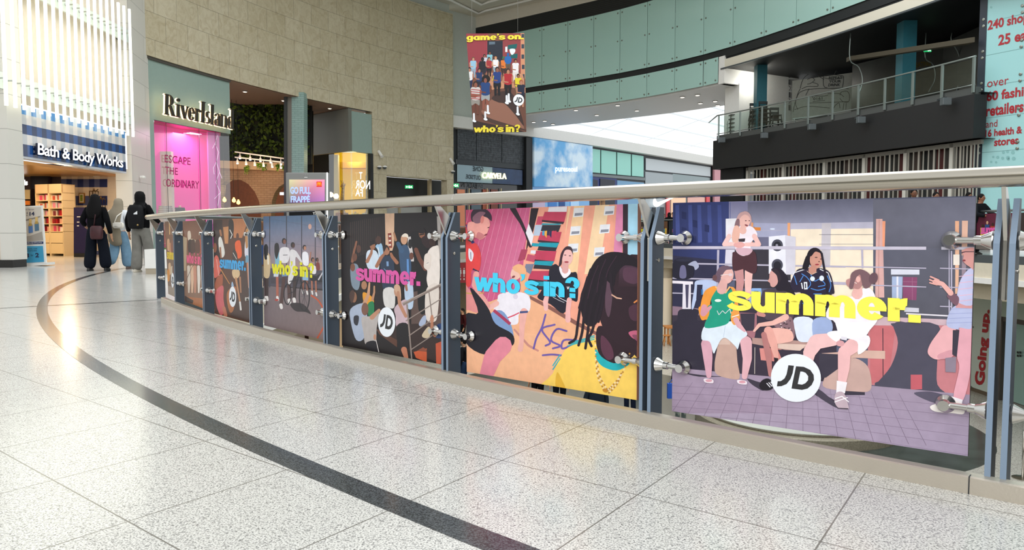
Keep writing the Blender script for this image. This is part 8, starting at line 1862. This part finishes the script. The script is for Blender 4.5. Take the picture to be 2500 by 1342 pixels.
fig((152, 345, 17), ('#8a5a48', '#1c1416'), [(130, 400), (175, 400), (178, 520), (140, 640), (125, 630), (135, 500)], '#7fb0c4', [[(155, 640), (158, 860)]], '#a85c48', 26); A.S('#1a1214', [(130, 320), (165, 310), (175, 380), (150, 470), (130, 420)]); A.K('#c9d2dc', [(120, 600), (175, 600), (165, 652), (118, 650)]); A.O('#b03a2c', 150, 888, 20, 12)
fig((228, 290, 18), ('#7a4a3a', '#1c1214'), [(190, 360), (270, 355), (285, 430), (260, 505), (200, 505), (175, 460)], '#e3dee0', [[(225, 650), (195, 940)], [(270, 640), (280, 890)]], '#4a2a26', 34); A.K('#6b8fb8', [(200, 600), (270, 600), (260, 645), (205, 650)]); A.L('#3a3438', [(215, 430, 6), (262, 428, 6)], False)
fig((318, 330, 17), ('#4a2c26', '#140d0e'), [(290, 380), (350, 390), (410, 490), (395, 500), (345, 450), (340, 600), (290, 720), (265, 700), (285, 500)], '#e0dcdc', [[(335, 620), (330, 880)]], '#33201f', 34); A.L('#dcd8da', [(345, 400, 24), (400, 490, 20)])
fig((437, 355, 15), ('#b98268', '#1f1614'), [(415, 405), (470, 410), (475, 530), (420, 520)], '#eceaf0', [[(425, 680), (418, 790)], [(460, 680), (462, 800)]], '#8a5442', 18); A.L('#a87058', [(500, 400, 10), (488, 480, 14)]); A.K('#8fb4d6', [(415, 600), (475, 600), (475, 690), (415, 685)])
fig((522, 480, 14), ('#9a6852', '#261a1a'), [(500, 540), (550, 545), (550, 620), (500, 610)], '#e8e4e6', [[(510, 690), (514, 800)], [(550, 690), (556, 815)]], '#a86850', 16); A.S('#15121a', [(495, 640), (560, 650), (560, 690), (500, 690)])
fig((567, 480, 12), ('#6a4438', '#1e1618'), [(555, 510), (585, 510), (590, 580), (555, 575)], '#7a3430', None, '#000000')
A.S('#1c1820', [(560, 640), (650, 620), (655, 700), (570, 700)]); A.L('#c9c4c8', [(620, 610, 12), (580, 680, 14)])
# bicycle
def wheel(cx, cy, rx, ry, w_, c='#15131a'):
    A.k += 1; N = 26
    for i in range(N):
        a, b = 2*math.pi*i/N, 2*math.pi*(i+1)/N; A.raw(lin(c), A.T([(cx+rx*math.cos(a), cy+ry*math.sin(a)), (cx+rx*math.cos(b), cy+ry*math.sin(b)), (cx+(rx-w_)*math.cos(b), cy+(ry-w_*1.5)*math.sin(b)), (cx+(rx-w_)*math.cos(a), cy+(ry-w_*1.5)*math.sin(a))]))
A.S('#2a2024', [(290, 925), (420, 930), (500, 1030), (440, 1010), (340, 1000)]); wheel(433, 850, 56, 158, 9); wheel(262, 830, 42, 110, 8); A.L('#1a1820', [(370, 650, 9), (335, 800, 8), (262, 830, 6)], False); A.L('#1a1820', [(385, 650, 9), (433, 850, 8)], False); A.L('#1a1820', [(280, 700, 8), (375, 680, 9)], False)
for k in range(8): A.L('#4a4650', [(433, 850, 2), (433+48*math.cos(k*.785), 850+140*math.sin(k*.785), 2)], False)
A.mb.build('print', M_print, root)
mb = MB(); fat_on(mb, "who's in?", pq(pl, [(664, 667.5), (767, 679), (767, 642), (664, 634)]), pl.n, A.k*A.step+.001); mb.build('lettering', mat('ink_yellow', '#e9da17', .45), root)
# ---------------------------------------------------------------- blue "summer." poster
root, pl, A = make_poster((524, 765), (617, 790), (520, 535), (616, 531), 'brown toned poster with blue summer lettering and a white round logo')
A.crop(390, 520, 4.971); A.K('#5a3828', [(600, 50), (1180, 40), (1180, 1400), (600, 1300)]); A.K('#c07a4c', [(880, 70), (1080, 65), (1000, 300), (900, 300)]); A.K('#c98a58', [(770, 170), (840, 160), (830, 370), (790, 370)]); A.K('#33211c', [(640, 80), (760, 80), (760, 1200), (690, 1200)]); A.K('#46302a', [(1000, 560), (1140, 560), (1140, 1330), (860, 1250)]); A.S('#b06a3c', [(830, 940), (930, 900), (900, 1160), (850, 1200), (815, 1050)])
A.S('#e4e0d8', [(715, 310), (750, 300), (790, 480), (755, 540), (720, 440)]); A.L('#a8704c', [(735, 210, 24), (745, 270, 22)]); A.L('#a06848', [(735, 420, 20), (745, 540, 18)])
A.S('#241818', [(840, 90), (890, 90), (900, 200), (880, 300), (840, 300)]); A.L('#e0dcd6', [(850, 200, 10), (880, 260, 10), (860, 310, 10)], False); A.S('#e8602c', [(915, 360), (970, 330), (990, 400), (995, 520), (950, 550), (925, 480)]); A.O('#5a3428', 945, 285, 18, 44); A.S('#dcd8e2', [(1040, 330), (1095, 300), (1105, 400), (1090, 500), (1035, 520)]); A.O('#c9986c', 1062, 250, 26, 50); A.S('#c08a54', [(1040, 220), (1075, 200), (1080, 380), (1045, 420)]); A.K('#6f9cb4', [(1045, 510), (1108, 520), (1105, 605), (1040, 600)]); A.L('#c08466', [(1068, 610, 26), (1085, 900, 20)]); A.L('#b87c60', [(1098, 610, 20), (1105, 900, 16)]); A.L('#d0d8e0', [(1092, 890, 22), (1100, 1000, 22)])
A.S('#3a3230', [(885, 470), (910, 440), (940, 500), (940, 570), (890, 570)]); A.L('#e0dcd0', [(890, 480, 6), (935, 560, 6)], False); A.S('#d8b88c', [(885, 690), (960, 690), (970, 760), (920, 800), (885, 760)]); A.L('#c08860', [(925, 790, 26), (945, 900, 20), (975, 1080, 18)]); A.L('#b07a58', [(975, 780, 22), (985, 960, 16)]); A.L('#e4e0dc', [(975, 1080, 20), (985, 1170, 22)])
A.S('#d86858', [(665, 540), (710, 530), (740, 700), (690, 780), (660, 760)]); A.S('#a85a3c', [(690, 790), (760, 740), (760, 880), (700, 940), (670, 900)]); A.S('#d06468', [(680, 950), (770, 880), (775, 1040), (790, 1180), (740, 1240), (690, 1120)]); A.L('#f0a89c', [(690, 560, 8), (720, 760, 8)], False); A.L('#c4765c', [(780, 1150, 40), (800, 1240, 44)]); A.O('#8a5238', 672, 420, 22, 60); A.L('#c9884c', [(740, 680, 12), (850, 860, 8)], False); A.S('#9ab4d0', [(880, 830), (900, 880), (890, 920), (870, 880)])
A.mb.build('print', M_print, root); mb = MB(); fat_on(mb, 'summer.', pq(pl, [(536.2, 654), (600.2, 661.5), (600.2, 637), (536.2, 632)]), pl.n, A.k*A.step+.001); mb.build('lettering', mat('ink_sky', '#3ba5e0', .45), root)
jd_logo(pl, root, 568.5, 724, 8.8, 25, A.k*A.step+.001, .1)
# ---------------------------------------------------------------- pink "who's in?" narrow poster
root, pl, A = make_poster((451, 735), (503, 755), (446, 540), (500, 536), 'narrow brown poster with pink who\'s in lettering')
A.crop(390, 520, 4.971); A.G(['#8a5a44', '#7a4a34', '#6a4030', '#8a6248'], [(270, 90), (560, 80), (560, 650), (270, 650)]); A.K('#8a6650', [(290, 640), (560, 640), (560, 1180), (300, 1070)]); A.K('#b9a080', [(280, 280), (330, 300), (320, 700), (290, 700)]); A.K('#b06a3c', [(305, 1010), (560, 1040), (560, 1165), (305, 1080)]); A.K('#3a2620', [(305, 1000), (410, 1060), (400, 1100), (305, 1070)])
A.S('#e0cdb8', [(340, 230), (370, 220), (380, 300), (345, 330)]); A.S('#c9b498', [(380, 310), (440, 330), (440, 360), (380, 340)])
for x, c in ((350, '#d8c8b8'), (390, '#e0b898'), (425, '#c98a70'), (470, '#e6dcd0'), (520, '#9cb0c4')): A.L(c, [(x, 650, 34), (x+6, 800, 36), (x+4, 960, 18)])
for x, c in ((370, '#3a241e'), (405, '#4a2c22'), (490, '#a84a30'), (460, '#5a3426')): A.S(c, [(x-25, 340), (x+20, 330), (x+30, 470), (x-20, 480)])
A.L('#5a4038', [(300, 860, 6), (400, 640, 6)], False)
A.mb.build('print', M_print, root); mb = MB(); fat_on(mb, "who's in?", pq(pl, [(455.4, 641.5), (495.6, 647.5), (495.6, 619.5), (455.4, 614.5)]), pl.n, A.k*A.step+.001); mb.build('lettering', mat('ink_rose', '#e85a84', .45), root)
# ---------------------------------------------------------------- yellow narrow poster at the tip
root, pl, A = make_poster((411, 717), (436, 729), (402, 541), (430, 539), 'narrowest brown poster at the far tip with yellow summer lettering')
A.crop(390, 520, 4.971); A.G(['#8a5a3c', '#7a4c30', '#6a4430', '#7a5034'], [(50, 90), (240, 90), (240, 600), (60, 600)]); A.K('#7a5c48', [(70, 560), (240, 560), (240, 1060), (90, 980)])
for x, y, c in ((105, 330, '#d0a078'), (130, 380, '#c98a60'), (150, 350, '#8a5038'), (120, 620, '#d8b088'), (150, 660, '#c9b8a0'), (105, 700, '#d88a2c'), (170, 640, '#6a3c2c'), (185, 400, '#b07a58')): A.S(c, [(x-14, y), (x+12, y-10), (x+16, y+110), (x-10, y+120)])
A.L('#e0b070', [(118, 110, 14), (122, 260, 12)], False); A.K('#9a8878', [(100, 880), (240, 920), (240, 1040), (110, 1000)])
A.mb.build('print', M_print, root); mb = MB(); fat_on(mb, 'summer.', pq(pl, [(407.7, 632), (434.5, 636), (434.5, 618), (407.7, 613.5)]), pl.n, A.k*A.step+.001); mb.build('lettering', mat('ink_gold', '#e8c81a', .45), root)
jd_logo(pl, root, 421.7, 684, 3.4, 18, A.k*A.step+.001, .12)
# ================================================================== HANGING BANNER
pl = Plane((0, 25, 0), (.02, -1, -.0)); q = [(1138, 82), (1280, 81), (1285, 322), (1156, 324)]
root = thing('hanging_banner', 'tall hanging banner reading game\'s on above a crowd in football shirts', 'banner', pl.px(1210, 324)); mb = MB(); mb.prism([pl.px(*p) for p in q], -pl.n*.02); mb.build('board', M_board, root)
mb = MB()
for u, u2 in ((1152, 1154), (1264, 1262)): 
    a = pl.px(u, 82); b = V(a.x, a.y, 14.1); mb.tube([a, b], .006, 5)
mb.build('wire', mat('wire_grey', '#a9aaa6', .4, .5), root)
A = Art(pl, q, .00008); A.crop(1100, 60, 4.791); A.K('#7a4a38', [(150, 80), (900, 80), (900, 1300), (150, 1300)]); A.K('#93363f', [(160, 90), (440, 90), (430, 560), (160, 560)]); 
for x in range(190, 430, 24): A.L('#823038', [(x, 100, 3), (x, 470, 3)], False)
A.K('#1e2430', [(430, 190), (620, 190), (610, 470), (430, 470)]); A.K('#8a3a3c', [(610, 100), (830, 100), (830, 560), (610, 560)]); A.K('#c98a68', [(820, 100), (870, 100), (880, 640), (820, 600)])
for x, y in ((845, 130), (845, 250), (845, 370), (850, 490), (850, 600)): A.K('#33404c', [(x-16, y-20), (x+16, y-20), (x+16, y+30), (x-16, y+30)])
A.K('#0f5a5a', [(670, 240), (780, 225), (770, 280), (670, 290)]); A.K('#0f5a5a', [(700, 345), (785, 340), (780, 395), (700, 395)]); A.S('#dfe2e4', [(690, 290), (750, 285), (755, 320), (715, 355)]); A.K('#dfe2e6', [(640, 260), (665, 258), (665, 320), (640, 322)]); A.K('#5a6a78', [(450, 200), (520, 200), (520, 230), (450, 235)])
A.K('#c48a68', [(420, 560), (840, 575), (860, 640), (860, 800), (500, 800), (430, 640)]); A.K('#a8705a', [(190, 690), (260, 860), (190, 900)]); A.S('#6a4436', [(190, 860), (860, 760), (880, 1260), (200, 1260)]); A.S('#8f6250', [(360, 1020), (520, 860), (700, 950), (860, 1220), (600, 1160)])
A.S('#3e2c28', [(480, 860), (600, 780), (740, 830), (860, 1180), (760, 1060), (640, 930), (560, 910)]); A.S('#4a342c', [(360, 1050), (500, 1110), (860, 1220), (870, 1240), (480, 1150)]); A.S('#33241f', [(210, 1120), (400, 1150), (870, 1262), (200, 1262)])
def bf(x, y, sc, sk, hair, top, tr_, arms=True, legs=True, lc=None):
    lc = lc or tr_
    if legs: A.L(lc, [(x-14*sc, y+130*sc, 26*sc), (x-16*sc, y+230*sc, 20*sc)]); A.L(lc, [(x+14*sc, y+130*sc, 26*sc), (x+18*sc, y+230*sc, 20*sc)])
    A.S(tr_, [(x-28*sc, y+100*sc), (x+28*sc, y+100*sc), (x+32*sc, y+165*sc), (x, y+150*sc), (x-32*sc, y+165*sc)])
    A.S(top, [(x-38*sc, y+28*sc), (x, y+20*sc), (x+38*sc, y+28*sc), (x+32*sc, y+115*sc), (x-32*sc, y+115*sc)])
    if arms: A.L(sk, [(x-42*sc, y+50*sc, 16*sc), (x-40*sc, y+95*sc, 13*sc), (x, y+100*sc, 11*sc)]); A.L(sk, [(x+42*sc, y+50*sc, 16*sc), (x+40*sc, y+95*sc, 13*sc)])
    A.O(hair, x, y-6*sc, 19*sc, 24*sc); A.O(sk, x+2*sc, y+3*sc, 14*sc, 20*sc)
for f in ((458, 335, .85, '#7a4a38', '#1c1416', '#7fb8c4', '#303848'), (397, 370, .8, '#8a5a48', '#15101a', '#c9c4d0', '#2a2a34'), (265, 405, .9, '#c08c70', '#6b4a38', '#8fb8d0', '#8fa0b0'), (375, 410, .95, '#2a1a18', '#0f0b0c', '#1a1a22', '#22222c'), (450, 405, .85, '#b07a60', '#1a1214', '#a03034', '#1a1418'), (527, 395, .85, '#c99878', '#a8683c', '#e4e0e0', '#8fa0ac'), (622, 400, .9, '#6a4030', '#1a7a4a', '#d8742c', '#3a2a24'), (672, 355, .85, '#1f5f9c', '#1f5f9c', '#1f62a8', '#5a5040'), (760, 430, 1.0, '#a06a50', '#1a1214', '#e2dede', '#d8d0cc'), (222, 530, 1.0, '#a87058', '#1c1416', '#dcd8d8', '#20284a'), (335, 540, 1.0, '#a87058', '#1c1820', '#1f3560', '#1a2238'), (545, 530, 1.25, '#8a5a48', '#15121a', '#1f3a78', '#14141a'), (672, 550, 1.25, '#b47c60', '#2a1a18', '#a8242c', '#171418')): bf(*f)
A.L('#d8cc3a', [(505, 600, 8), (490, 660, 8)], False); bf(790, 605, 1.0, '#8a5a40', '#1a1214', '#d8c82a', '#7a6a4c')
bf(408, 650, 1.45, '#6a3c2c', '#15100f', '#1f3f74', '#9a9c9c', lc='#8a5040'); A.O('#15100f', 415, 635, 50, 45); A.O('#8a5040', 408, 655, 18, 28); bf(292, 705, 1.45, '#8a5240', '#2a1a18', '#c9c0bc', '#8f8880', lc='#6a3c2e'); 
for k in range(5): A.L('#a83034', [(240, 760+k*26, 9), (355, 770+k*26, 9)], False)
A.L('#8a5240', [(245, 830, 24), (350, 825, 22)]); bf(825, 680, 1.2, '#b07a60', '#a05a34', '#1a2238', '#14161e', lc='#b07a60')
for x, y in ((273, 1080), (405, 1060), (435, 985), (655, 870), (680, 850), (783, 1000)): A.L('#e6e6ea', [(x, y-35, 22), (x+2, y+35, 24)]); A.O('#eceef2', x+4, y+48, 24, 14, 20)
A.mb.build('print', colmat('banner_print', .5, .3), root)
for s_, q_ in (("game's on.", [(1139, 103.5), (1278.5, 100), (1278.5, 81.5), (1139, 84)]), ("who's in?", [(1156, 323.5), (1270, 322.5), (1270, 304), (1157, 307)])): mb = MB(); fat_on(mb, s_, pq(pl, q_), pl.n, A.k*A.step+.004); mb.build('lettering', mat('ink_banner', '#ecd62a', .45), root)
jd_logo(pl, root, 1266, 244.5, 13.2, 14, A.k*A.step+.004)
